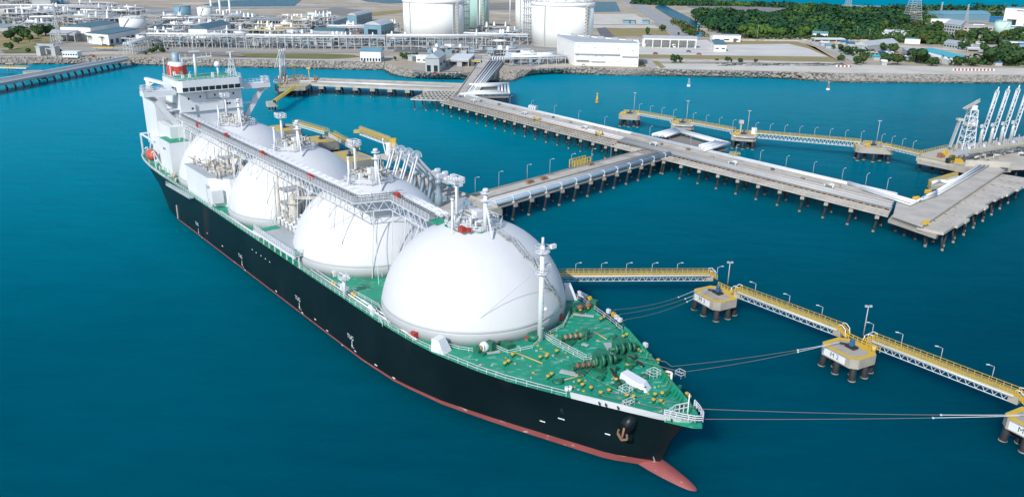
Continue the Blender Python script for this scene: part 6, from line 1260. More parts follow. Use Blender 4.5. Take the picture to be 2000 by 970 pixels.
# white shore building
a, b = G(1121, 128), G(1246, 131); wl = G(1087, 112.5); c = [a, b, b+V((3, 26, 0)), wl+V((2, 24, 0)), wl]
T = thing('shore_building', 'big white flat roofed building with a slanted left corner on the shore', 'building', up(sum(c, V((0, 0, 0)))/5, GZ)); hb = 17.5
mk(T, 'wall', 'wallw', MB().prism(c, GZ+.02, GZ+hb)); mk(T, 'roof', 'greyroof', MB().prism([p.lerp(sum(c, V((0, 0, 0)))/5, .03) for p in c], GZ+hb-.3, GZ+hb+.05)); mb = MB()
for p, q in zip(c, c[1:]+c[:1]): mb.beam(up(p, GZ+hb+.3), up(q, GZ+hb+.3), .5, .9)
mk(T, 'parapet', 'wallw', mb); d = (b-a).normalized(); n_ = V((d.y, -d.x, 0))
for t0, t1, z, w in ((.0, .25, 10, 2.2), (.26, .70, 10, 2.2), (.74, .98, 8.6, 1.8), (.26, .48, 4.2, 1.8), (.02, .22, 5.2, 3.0)): mk(T, 'canopy_ledge', 'wallw', MB().beam(up(a.lerp(b, t0)+n_*w/2, GZ+z), up(a.lerp(b, t1)+n_*w/2, GZ+z), w, .8))
for t, z in ((.06, 14.6), (.32, 14.4), (.68, 13.8), (.9, 12.6), (.05, 8), (.34, 7.6), (.44, 7.6), (.56, 3.2), (.70, 3.6), (.96, 1.6)): mk(T, 'vent_slot', 'grey', MB().beam(up(a.lerp(b, t-.018)+n_*.06, GZ+z), up(a.lerp(b, t+.018)+n_*.06, GZ+z), .14, .7))
for k in range(5): p = c[3].lerp(c[2], .2+k*.17)-V((0, 5, 0)); mk(T, 'roof_unit', 'wallg', MB().box(up(p, GZ+hb+1), (5, 3, 1.9)))
# ---- storage tanks of the terminal
def lng(label, px, py, rpx, h, m, ribs):
    f = G(px, py); d = math.hypot(f.x, f.y); r = rpx*math.hypot(d, CAMH)/F; u = V((f.x, f.y, 0)).normalized(); c = f+u*r; T = thing('gas_storage_tank', label, 'storage tank', c, 'giant storage tanks behind the pipe racks')
    mk(T, 'shell', m, MB().lathe([(r, .6), (r, h-3.4)], c, 72)); mk(T, 'ring_beam', m, MB().lathe([(r+.5, h-3.4), (r+.9, h-3), (r+.9, h-.2), (r+.2, h)], c, 72)); mk(T, 'foundation', 'conc', MB().lathe([(r+.8, 0), (r+.8, .7)], c, 72))
    mk(T, 'dome_roof', 'wallw', MB().lathe([(r*math.sin(a*.1)/math.sin(.6)*.999, h-.2+(math.cos(a*.1)-math.cos(.6))*r/math.sin(.6)*.72) for a in (6, 5, 4, 3, 2, 1, 0)], c, 48))
    a0 = math.atan2(-u.y, -u.x)
    for q in ribs: a = a0+math.asin(q); p = c+V((math.cos(a)*(r+.25), math.sin(a)*(r+.25), 0)); mk(T, 'buttress', 'wallg', MB().box(p+V((0, 0, h/2-1.5)), (.9, 1.3, h-4), rz=a))
    mb = MB(); mb.rail([c+V(((r+.4)*math.cos(a), (r+.4)*math.sin(a), h)) for a in [k*math.pi/12 for k in range(25)]], h=1.6, sp=4, t=.3)
    for k in range(34): a = rnd(-math.pi, 0); rr = rnd(.5, .95)*r; p = c+V((rr*math.cos(a), rr*math.sin(a), h)); mb.tube(p, p+V((0, 0, rnd(2, 6))), rnd(.25, .6), n=6); mb.tube(p+V((0, 0, 2)), p+V((rnd(-7, 7), 0, 2)), .3, n=6)
    mk(T, 'roof_piping', 'pipe', mb)
    mb = MB(); a = a0+math.asin(.72)
    for k in range(12): p = c+V(((r+1.4)*math.cos(a), (r+1.4)*math.sin(a), 2+k*(h-4)/12)); mb.beam(p+V((-1.4, 0, 0)), p+V((1.4, 0, (h-4)/12)), .5, .9); mb.box(p, (3.4, 1.6, .25))
    mk(T, 'zigzag_stair', 'beige', mb); return T
lng('cream white giant storage tank left of the lattice pipe towers', 848, 80, 58.5, 40, 'lng', (-.75, .62)); lng('cream white giant storage tank standing behind the white shore building', 1097, 94, 60, 41.5, 'lng', (-.55, .78))
lng('pale green giant storage tank half hidden behind the left one', 903, 60, 52, 41, 'lngg', (.55, .9)); lng('white giant storage tank whose left edge shows behind the right one', 1062, 68, 56, 41, 'lng', (-.8,))
def pipe_tower(label, px, py, w, h):
    T, top = frame_tower('pipe_tower', label, 'tower', G(px, py), w, h, None, 'steel', taper=1.0, group='lattice pipe towers beside the giant tanks'); b = G(px, py)
    for k in range(4): mk(T, 'riser_pipe', 'pipe', MB().tube(b+V((-w*.35+k*w*.23, -w*.2, 0)), b+V((-w*.35+k*w*.23, -w*.2, h)), .5, n=8))
    for z in range(6, int(h), 7): mk(T, 'tower_floor', 'pipeb', MB().box(b+V((0, 0, z)), (w*1.05, w*1.05, .25)))
pipe_tower('lattice pipe tower right of the left giant tank', 909, 74, 9, 50); pipe_tower('lattice pipe tower left of the right giant tank', 1029, 84, 9, 52)
for px, py, h, l in ((937, 66, 42, 'tall white vent pipe in front of the pale green tank'), (948, 46, 44, 'tall white vent pipe behind the pale green tank'), (996, 42, 44, 'tall grey flare pipe between the giant tanks')):
    p = G(px, py); T = thing('vent_pipe', l, 'pipe', p, 'tall vent pipes'); mk(T, 'stack', 'white', MB().lathe([(.9, 0), (.8, h)], p, 10)); mk(T, 'stack_foot', 'steel', MB().lathe([(1.8, 0), (1.2, 2)], p, 10))
# ---- pipe racks
def rack(label, p0, p1, h, w, npipe, sp=7.0, lower=True, m='pipe'):
    a, b = G(*p0), G(*p1); T = thing('pipe_rack', label, 'pipe rack', up(a.lerp(b, .5), GZ), 'pipe racks of the plant'); d = (b-a).normalized(); n = V((-d.y, d.x, 0)); n = n if n.y > 0 else -n; k = max(2, round((b-a).length/sp))
    for i in range(k+1):
        p = a.lerp(b, i/k); mb = MB(); mb.beam(p, p+V((0, 0, h)), .5); mb.beam(p+n*w, p+n*w+V((0, 0, h)), .5); mb.beam(p+V((0, 0, h-.4)), p+n*w+V((0, 0, h-.4)), .5); mb.beam(p+V((0, 0, h*.6)), p+n*w+V((0, 0, h*.6)), .4)
        if i % 5 == 2 and i < k: q = a.lerp(b, (i+1)/k); mb.beam(p, q+V((0, 0, h*.6)), .3)
        mk(T, 'rack_frame', 'steel', mb)
    for j in range(npipe):
        u = (j+.3)/npipe*w; r = (.55, .4, .7, .45, .6)[j % 5]; mk(T, 'pipe', m if j % 2 else 'white', MB().tube(a+n*u+V((0, 0, h+r-.1)), b+n*u+V((0, 0, h+r-.1)), r, n=8))
        if lower and j % 2: mk(T, 'pipe', 'pipeb', MB().tube(a+n*u+V((0, 0, h*.6+.6)), b+n*u+V((0, 0, h*.6+.6)), r*.9, n=8))
    mk(T, 'side_beam', 'steel', MB().beam(a+V((0, 0, h-.9)), b+V((0, 0, h-.9)), .4, .8)); return T
rack('long pipe rack on tall slim legs left of the plant sheds', (290, 93), (478, 95), 11.5, 8, 5); rack('long pipe rack in front of the dark grey hipped roof shed', (482, 95.5), (752, 98), 11.5, 9, 6); rack('wide pipe rack in front of the left giant storage tank', (756, 98), (985, 98), 12.5, 10, 6)
rack('pipe rack sloping from the causeway up to the long rack', (243, 108), (292, 92), 9, 7, 4, lower=False); rack('far pipe rack crossing the left part of the plant', (60, 48), (235, 44), 8, 8, 4, 9); rack('far pipe rack behind the teal tank', (318, 48), (470, 46), 7, 6, 3, 9, False)
rack('pipe rack at the back edge of the plant, far left', (0, 20), (215, 22), 7, 8, 4, 12, False); rack('rack with beige legs running right from the left giant tank', (905, 84), (1030, 88), 9, 8, 4, 8); rack('low pipe rack along the shore left of the white shore building', (1000, 128), (1104, 126), 6, 6, 5, 8, False)
rack('low white pipe rack by the head of the approach trestle', (1004, 121), (1088, 116), 5, 5, 4, 8, False); rack('pipe rack climbing beside the yellow topped equipment', (462, 62), (500, 50), 7, 6, 3, 9, False); rack('pipe rack linking the teal halls', (640, 66), (712, 68), 8, 6, 4, 8)
def unit(label, px, py, w, d, h, seed, yel=False):
    r = random.Random(seed); c = G(px, py); T = thing('process_unit', label, 'plant unit', c, 'process units of the plant')
    mb = MB(); nx, nz = max(2, round(w/6)), max(1, round(h/4))
    for i in range(nx+1):
        for y in (0, d): x = c.x-w/2+w*i/nx; mb.beam((x, c.y+y, GZ), (x, c.y+y, GZ+h), .45)
    for j in range(1, nz+1):
        for y in (0, d): mb.beam((c.x-w/2, c.y+y, GZ+h*j/nz), (c.x+w/2, c.y+y, GZ+h*j/nz), .45)
        mb.bb(c.x-w/2, c.x+w/2, c.y, c.y+d, GZ+h*j/nz-.3, GZ+h*j/nz-.1)
    mk(T, 'steel_frame', 'steel', mb)
    for k in range(3): x = c.x+r.uniform(-.4, .4)*w; y = c.y+r.uniform(.1, .8)*d; mk(T, 'column', 'wallw', MB().lathe([(1.3, 0), (1.3, h*r.uniform(.9, 1.5)), (.3, h*1.55)], (x, y, GZ), 12))
    for k in range(3): x = c.x+r.uniform(-.45, .2)*w; y = c.y+r.uniform(0, 1)*d; z = GZ+h*r.choice((.3, .6, 1.0))+1.2; mk(T, 'vessel', r.choice(('pipe', 'pipeb', 'white')), MB().tube((x, y, z), (x+w*.3, y, z), r.uniform(.9, 1.6), n=12))
    mb = MB()
    for k in range(38): x = c.x+r.uniform(-.6, .6)*w; y = c.y+r.uniform(-.2, 1)*d; z = GZ+r.uniform(.1, 1.1)*h; mb.tube((x, y, z), (x+r.uniform(-.4, .4)*w, y, z), .35, n=6); mb.tube((x, y, z), (x, y, GZ), .3, n=6)
    mk(T, 'pipework', 'steel', mb)
    for k in range(9): mk(T, 'equipment_box', r.choice(('wallg', 'wallb', 'dgrey', 'dgrey', 'pipeb')), MB().box((c.x+r.uniform(-.6, .6)*w, c.y+r.uniform(-.5, .6)*d, GZ+1.6), (r.uniform(2, 6), 3, 3.2)))
    if yel: mk(T, 'yellow_top', 'yellow', MB().bb(c.x-w/2, c.x+w/2, c.y, c.y+d*.5, GZ+h+.1, GZ+h+.5))
UN = [(335, 47, 30, 14, 9, 'behind the long low teal shed'), (385, 57, 34, 10, 7, 'between the teal tank and the panelled roof building'), (425, 60, 34, 12, 8, 'behind the panelled roof building'), (500, 60, 26, 10, 7, 'behind the front yellow topped unit'), (600, 48, 26, 10, 8, 'in front of the small white cube building'), (630, 45, 22, 10, 9, 'behind the narrow teal hall'), (755, 60, 20, 10, 8, 'right of the broad arched teal hall'), (280, 90, 22, 8, 6, 'at the left end of the long pipe rack'), (360, 86, 34, 8, 6, 'under the left part of the long pipe rack'), (400, 90, 30, 6, 6, 'in front of the panelled roof building'), (540, 90, 34, 6, 7, 'under the middle rack, left end'), (590, 80, 30, 8, 7, 'left of the dark grey hipped roof shed'), (60, 34, 36, 12, 10, 'left of the far cross rack'), (110, 36, 30, 12, 9, 'under the right white box'), (180, 42, 34, 12, 9, 'middle of the far cross rack'), (250, 50, 26, 10, 7, 'behind the large white storage tank'), (880, 104, 26, 8, 5, 'in front of the wide rack, right part'), (1070, 122, 24, 8, 5, 'close by the slanted corner of the shore building'), (1180, 90, 16, 8, 5, 'behind the white shore building'), (20, 46, 34, 16, 11, 'left edge, in front of the beige block'), (70, 60, 30, 12, 8, 'left, in the middle of the dry ground'), (95, 44, 40, 18, 12, 'left, under the twin white boxes'), (150, 50, 44, 16, 10, 'left, right of the twin white boxes'), (205, 52, 40, 16, 9, 'left, above the taller white warehouse'), (150, 30, 60, 18, 10, 'far left, in front of the teal hall'), (220, 36, 50, 16, 9, 'far left, at the end of the back rack'), (20, 12, 40, 16, 10, 'upper left corner'), (180, 17, 46, 16, 8, 'upper left, by the inland road'), (240, 27, 40, 12, 8, 'upper left, beside the inland road bend'), (300, 82, 26, 10, 7, 'just right of the lower white warehouse'), (318, 74, 30, 10, 7, 'below the long low teal shed'), (350, 62, 30, 12, 7, 'left of the pale gabled building'), (440, 47, 36, 14, 10, 'around the foot of the slim stacks'), (475, 49, 34, 14, 9, 'right of the slim stacks'), (470, 76, 34, 12, 8, 'right of the pale gabled building'), (430, 84, 30, 10, 7, 'under the left long pipe rack'), (520, 78, 30, 12, 9, 'with yellow tops, front of the row'), (545, 72, 30, 12, 9, 'with yellow tops, middle of the row'), (570, 66, 28, 12, 9, 'with yellow tops, back of the row'), (590, 58, 26, 12, 10, 'with yellow tops, beside the teal halls'), (632, 56, 18, 14, 13, 'tall frame left of the narrow teal hall'), (690, 64, 24, 10, 8, 'between the teal halls'), (575, 42, 36, 10, 6, 'behind the yellow topped row'), (965, 72, 30, 14, 10, 'between the giant tanks'), (995, 80, 24, 12, 9, 'left of the right giant tank'), (960, 98, 28, 10, 12, 'right end of the wide pipe rack'), (1000, 112, 26, 10, 6, 'behind the head of the approach trestle'), (905, 128, 22, 14, 3, 'yellow pipework beside the pump house'), (1045, 118, 24, 8, 5, 'left of the white shore building'), (800, 88, 40, 8, 8, 'under the wide pipe rack by the left giant tank'), (700, 90, 40, 8, 8, 'under the middle pipe rack'), (640, 88, 40, 8, 8, 'under the middle pipe rack, left portion')]
for k, (px, py, w, d, h, l) in enumerate(UN): unit('steel framed process unit, '+l, px, py, w*1.25, d*1.2, h, 100+k, 'yellow' in l)
# ---- right of the tanks
bld('long open loading canopy with a grey roof and white posts on the apron', (1256, 93), (1360, 95.5), None, 9, 'wallw', 'greyroof', 'gable', 'w', depth=16, rh=2.2, name='loading_canopy', cat='canopy', open_=True); bld('small open steel canopy left of the loading canopy', (1221, 90), (1246, 91), None, 6, 'wallg', 'greyroof', depth=9, name='canopy', cat='canopy', open_=True)
bld('long white flat roofed office with a dark doorway by the wood', (1391, 81.5), (1446, 82.5), None, 6.5, depth=12, wins=((2.2, 1.2, 3),), door=True, name='gate_office', cat='office'); bld('small white guard house with a dark roof on the gravel lot', (1394, 101), (1418, 101.5), (1411, 92), 6.5, 'wallw', 'droof', wins=((3, 1, 2),), name='guard_house', cat='hut')
for px, l in ((1222, 'leftmost'), (1233, 'middle'), (1260, 'rightmost')): bld('low dark roofed container on the sand lot, %s of three' % l, (px-6, 46.5), (px+7, 47), None, 4, 'wallb', 'dgrey', depth=6, name='container', cat='container', group='containers on the sand lot')
bld('small white house with a pale roof at the edge of the wood', (1587, 75.5), (1616, 76.5), None, 6, 'wallw', 'blueroof', 'gable', 'w', depth=12, wins=((2.6, 1.4, 4),), name='house', cat='house'); bld('long pale roofed shelter in front of the small white house', (1590, 82), (1648, 82.5), None, 3.4, 'wallg', 'white', depth=8, name='shelter', cat='shelter', open_=True)
bld('grey gabled warehouse with a ridged roof among the trees at the right', (1666, 103), (1692, 105), (1752, 98), 7, 'wallg', 'greyroof', 'gable', 'd', rh=4, name='warehouse', cat='warehouse', wins=((2.4, 3, 2),))
roofed('long shed with a bright teal sheet roof near the beach', [(1790, 96), (1862, 114.5), (1890, 111.5), (1818, 94.5)], 5, 'wallw', 'tealroof', 'shed', 'shed'); roofed('grey roofed shed left of the teal roofed shed', [(1763, 95), (1780, 106), (1797, 105), (1786, 94)], 5, 'wallg', 'greyroof', 'shed', 'shed'); roofed('white lean-to along the teal roofed shed', [(1800, 104), (1852, 118.5), (1862, 116.5), (1812, 102)], 3.5, 'wallw', 'wallw', 'lean_to', 'shed')
roofed('white flat roofed hall partly hidden by trees right of the wood', [(1722, 66), (1778, 69), (1784, 61), (1730, 58)], 6, 'wallw', 'wallw', 'hall', 'hall'); roofed('pale annex right of the white flat roofed hall', [(1768, 76), (1798, 77.5), (1800, 71), (1772, 70)], 5, 'wallw', 'blueroof', 'annex', 'hall'); roofed('grey roof poking out of the wood', [(1675, 55), (1715, 56), (1708, 51), (1672, 51)], 6, 'wallg', 'greyroof', 'hall', 'hall')
bld('grey three storey office block with dark square windows', (1841, 68), (1873, 72), (1882, 62), 13, 'wallg', 'greyroof', wins=((3, 1.8, 6), (6.6, 1.8, 6), (10.2, 1.8, 6)), name='office_block', cat='office'); bld('beige two storey office right of the grey office block', (1880, 66), (1937, 67), None, 9, 'wallbe', 'wallg', depth=22, wins=((3, 1.6, 7), (6.4, 1.6, 7)), name='office_block', cat='office')
bld('grey bungalow with dark windows beside the round tree', (1842, 94), (1869, 98), (1876, 92), 5.5, 'wallg', 'greyroof', wins=((2.8, 1.8, 5),), name='bungalow', cat='house'); bld('small white house with a cream roof right of the beige office', (1921, 66), (1937, 66.5), None, 8, depth=10, name='house', cat='house')
bld('huge white plant hall at the right edge below the sea', (1957, 50), (2060, 55), None, 24, 'wallw', 'blueroof', depth=40, wins=((5, 8, 3), (21, 1.2, 1)), name='plant_hall', cat='hall'); bld('low blue sheet annex left of the huge white hall', (1931, 44), (1960, 46), None, 8, 'cobalt', 'cobalt', depth=20, name='annex', cat='hall'); bld('pale blue hall with a curved roof left of the huge white hall', (1842, 41), (1933, 40), None, 9, 'wallb', 'blueroof', 'arch', 'w', depth=34, rh=5, name='curved_hall', cat='hall')
cyl('pale green round tank with a sloping stair near the right edge', 1955, 66, 12, 14, 'lngg'); bld('grey plant building at the right edge below the huge hall', (1966, 66), (2030, 68), None, 8, 'wallg', 'blueroof', depth=18, wins=((4, 2, 9),), name='plant_building'); bld('dark roofed open shed at the right edge among trees', (1958, 89), (2010, 91), None, 4.5, 'wallw', 'droof', depth=12, name='open_shed', cat='shed', open_=True)
bld('low white building with a blue roof behind the office blocks', (1899, 54), (1922, 54.5), None, 5, 'wallw', 'cobalt', depth=12, name='plant_building'); bld('row of white sheds left of the office blocks', (1818, 45), (1858, 45.5), None, 5, 'wallw', 'wallw', depth=12, name='shed', cat='shed'); bld('pale shed with a grey roof below the pylon', (1792, 58), (1829, 59), None, 6, 'wallw', 'blueroof', depth=12, name='shed', cat='shed')
bld('blue and white stall beside the long white office', (1357, 72), (1370, 72.5), None, 4, 'cobalt', 'cobalt', depth=6, name='stall', cat='stall'); bld('dark teal box store at the right edge', (1990, 96), (2030, 98), None, 5, 'wallb', 'cobalt', depth=12, name='store_hut', cat='hut'); bld('white flat canopy on the car park', (1889, 101), (1913, 102), None, 3.4, 'steel', 'white', depth=8, name='canopy', cat='canopy', open_=True)
TP_ = [('blue tarpaulin shelter among the trees by the beach', 'cobalt', 1726, 110, 9), ('white tarpaulin shelter right of the blue one', 'white', 1738, 111, 9), ('cream tarpaulin shelter left of the blue one', 'wallbe', 1706, 111, 10), ('teal tarpaulin shelter nearest the beach', 'tealroof', 1712, 118, 8), ('bright blue umbrella shelter under the big trees at the right', 'cobalt', 1950, 129, 9), ('blue awning behind the grey warehouse', 'cobalt', 1662, 91, 9), ('dark blue awning left of the grey warehouse', 'cobalt', 1650, 88, 8), ('white hut roof in the hamlet left of the warehouse', 'white', 1611, 90, 10), ('cream roofed hut behind the blue awnings', 'wallbe', 1637, 93, 8), ('blue grey hut in the hamlet yard', 'blueroof', 1618, 95, 7), ('white kiosk hut among the beach edge trees', 'white', 1772, 119, 6), ('white van sized hut at the beach edge', 'wallw', 1727, 128, 7)]
for l, m_, px, py, w in TP_: bld(l, (px-w*.75, py), (px+w*.75, py+.3), None, 3.2, 'wallg', m_, 'gable', 'w', depth=w*.8, rh=1.4, name='shelter', cat='shelter', group='shelters of the beach hamlet', open_=False)
for px0, px1, py, l in ((1632, 1663, 131, 'short row of red and white barrier panels on the beach'), (1860, 1942, 138, 'long row of red and white barrier panels on the beach')):
    a, b = G(px0, py), G(px1, py+.6); T = thing('barrier_row', l, 'barrier', up(a.lerp(b, .5), GZ)); n = int((b-a).length/1.5)
    for i in range(n): p = a.lerp(b, (i+.5)/n); mb = MB(); mb.box(p+V((0, 0, .75)), (1.25, 1.0, 1.5), taper=.6); mk(T, 'panel', 'rbox' if i % 2 else 'mark', mb)
# pylons, masts, beach wall
def pylon(label, px, py, w, h):
    T, top = frame_tower('power_pylon', label, 'pylon', G(px, py), w, h, None, 'steel', taper=.12, group='lattice pylons'); mb = MB()
    for z in (.75, .87, .98): mb.beam(G(px, py)+V((-w*.35, 0, h*z)), G(px, py)+V((w*.35, 0, h*z)), .7)
    mk(T, 'cross_arms', 'steel', mb)
pylon('large lattice pylon standing at the right between the wood and the offices', 1779, 50, 22, 62); pylon('small lattice pylon on the far side of the wood', 1655, 19, 12, 40); pylon('slim lattice mast left of the curved roof hall', 1835, 38, 4, 26); pylon('slim lattice mast in front of the curved roof hall', 1886, 43, 4, 26); pylon('slim lattice mast rising behind the grey shed at the left', 117, 85, 3.4, 36)
for px, py, h, l in ((1478, 81, 17, 'tall floodlight mast with a wide head beside the white gravel lot'), (1361, 71, 12, 'light mast by the blue stall, left of two'), (1367, 71, 12, 'light mast by the blue stall, right of two'), (1696, 80, 12, 'light mast by the road, left of the grey warehouse roof'), (1672, 76, 13, 'light mast in front of the wood')): pole(G(px, py), h, l, 'light masts on shore')
for p0, p1, l in (((1446, 80), (1572, 81.5), 'white boundary wall below the wood'), ((1612, 78), (1700, 81), 'white boundary wall behind the hamlet'), ((1265, 118.5), (1640, 124.5), 'low pale kerb wall above the beach')): a, b = G(*p0), G(*p1); T = thing('boundary_wall', l, 'wall', up(a.lerp(b, .5), GZ)); hw = .7 if 'kerb' in l else 1.7; mk(T, 'wall_panel', 'concl', MB().beam(up(a, GZ+hw/2), up(b, GZ+hw/2), .4, hw)); mk(T, 'coping', 'wallg', MB().beam(up(a, GZ+hw+.1), up(b, GZ+hw+.1), .6, .18))
mb = MB(); r3 = random.Random(77)
for k in range(60): p = G(r3.uniform(1395, 1640), r3.uniform(124.5, 129)); a = r3.uniform(-.3, .5); L = r3.uniform(3, 9); mb.tube(p+V((0, 0, .3)), p+V((L*math.cos(a), L*math.sin(a), .4)), .28, n=5)
tag(mb.build('driftwood_debris', M['dgrey']), 'dark logs and timber debris strewn over the pale beach', 'debris', kind='stuff')
# vehicles
def car(p, rz, m):
    T = thing('parked_car', '', 'car', p); 
    def bx(n, mm, c, d, tp=1.0): o = MB().box(c, d, 0, 0, tp).build(n, M[mm], T, local=True); return o
    bx('body', m, (0, 0, .75), (4.4, 1.8, .8)); bx('cabin', 'glass', (-.2, 0, 1.4), (2.6, 1.6, .6), .82)
    for x in (-1.4, 1.4):
        for y in (-.85, .85): MB().tube((x, y-.1, .35), (x, y+.1, .35), .35, n=10).build('wheel', M['black'], T, local=True)
    T.rotation_euler = (0, 0, rz); return T
CARS = [(1548, 71.5, 'mark', 'white car parked along the wood by the boundary wall'), (1556, 72, 'dgrey', 'dark car parked along the wood by the boundary wall'), (1572, 79, 'mark', 'white car at the bend of the village road'), (1885, 89, 'mark', 'white car on the car park, left of the vans'), (1895, 90, 'mark', 'white car on the car park, right of the vans'), (1700, 106, 'cobalt', 'blue car in front of the grey warehouse'), (1845, 119.5, 'mark', 'white car beside the teal roofed shed'), (1345, 102, 'dgrey', 'dark car on the apron in front of the loading canopy'), (1280, 106, 'rbox', 'red car on the khaki verge below the loading canopy'), (1365, 107, 'rbox', 'red car on the verge below the guard house'), (1140, 129.5, 'mark', 'white car parked in front of the white shore building'), (205, 90, 'dgrey', 'dark car parked by the palm trees, left of two'), (218, 91, 'black', 'dark car parked by the palm trees, right of two'), (180, 111, 'rbox', 'red car near the hut on the left shore'), (850, 146, 'rbox', 'red car among the pipes at the jetty root')]
for px, py, m_, l in CARS: tag(car(G(px, py, .3), rnd(-.3, .3), m_), l)
p = G(1315, 93.5); T = thing('tanker_truck', 'white tanker truck standing under the loading canopy', 'truck', p); mk(T, 'cab', 'mark', MB().box(p+V((0, -4, 1.9)), (2.4, 2.2, 2.8))); mk(T, 'tank', 'white', MB().tube(p+V((0, -2.5, 2.4)), p+V((0, 6, 2.4)), 1.2, n=14)); mk(T, 'windscreen', 'glass', MB().box(p+V((0, -5.12, 2.5)), (2.1, .1, 1.0)))
for y in (-4, 0, 4, 5.5): mk(T, 'wheel', 'black', MB().tube(p+V((-1.3, y, .5)), p+V((1.3, y, .5)), .5, n=12))
p = G(1888, 86); 
for k, l in ((0, 'white minibus on the car park, left of two'), (1, 'white minibus on the car park, right of two')):
    q = p+V((k*13, -2*k, 0)); T = thing('minibus', l, 'van', q); mk(T, 'body', 'mark', MB().box(q+V((0, 0, 1.6)), (8, 2.3, 2.5))); mk(T, 'window', 'glass', MB().box(q+V((0, -1.17, 2.1)), (6.4, .06, .8)))
    for x in (-2.6, 2.6): mk(T, 'wheel', 'black', MB().tube(q+V((x, -1.2, .4)), q+V((x, 1.2, .4)), .4, n=10))
p = G(205, 99.5); T = thing('canvas_awning', 'bright yellow awning beside the coast road at the left', 'awning', p); mk(T, 'canvas', 'yellow', MB().prism([p+V((-9, -3, 0)), p+V((9, -3, 0)), p+V((7, 3, 0)), p+V((-7, 3, 0))], GZ+2.6, GZ+3.1)); [mk(T, 'post', 'steel', MB().beam(p+V((x, 0, 0)), p+V((x, 0, 2.8)), .25)) for x in (-7, 0, 7)]
# ---- trees
def leaf_cloud(mb, c, rx, rz_, n, ls, r):
    lobes = [(c+V((r.uniform(-.55, .55)*rx, r.uniform(-.55, .55)*rx, r.uniform(-.35, .45)*rz_)), r.uniform(.42, .68)) for _ in range(max(4, int(rx*1.4)))]
    for k in range(n):
        o, s = r.choice(lobes); u = V((r.gauss(0, 1), r.gauss(0, 1), r.gauss(0, 1)+.25)).normalized(); q = o+V((u.x*rx*s, u.y*rx*s, u.z*rz_*s))*r.uniform(.75, 1.05)
        t = V((r.gauss(0, 1), r.gauss(0, 1), r.gauss(0, 1))).cross(u); t = t.normalized() if t.length > .01 else V((1, 0, 0)); w = u.cross(t); l = ls*r.uniform(.6, 1.3)
        t2 = (t+u*r.uniform(-.6, .6)).normalized()*l; w2 = (w+u*r.uniform(-.6, .6)).normalized()*l*.8
        mb.add([q-t2-w2*.5, q+t2*.3-w2, q+t2+w2*.4, q-t2*.2+w2], [(0, 1, 2, 3)])
def tree_proto(seed, m, slim=1.0):
    r = random.Random(seed); T = thing('broadleaf_tree', '', 'tree', (0, 0, -500)); ORG[T.name] = V((0, 0, 0)); mb = MB(); mb.tube((0, 0, 0), (.1, 0, 2.6), .38, .26, n=8)
    for k in range(5): a = k*1.26+r.uniform(-.3, .3); mb.tube((.1, 0, 1.8+k*.25), (math.cos(a)*2.2*slim, math.sin(a)*2.2*slim, 4.4+r.uniform(-.5, 1)), .18, .06, n=6)
    mk(T, 'trunk', 'trunk', mb); cb = MB(); leaf_cloud(cb, V((0, 0, 4.3)), 4.0*slim, 3.7, 700, .62, r); mk(T, 'crown', m, cb); return T
PRO = [tree_proto(1, 'leaf'), tree_proto(2, 'leafd'), tree_proto(3, 'leafy'), tree_proto(4, 'leaf', .7), tree_proto(5, 'leafd', .9)]
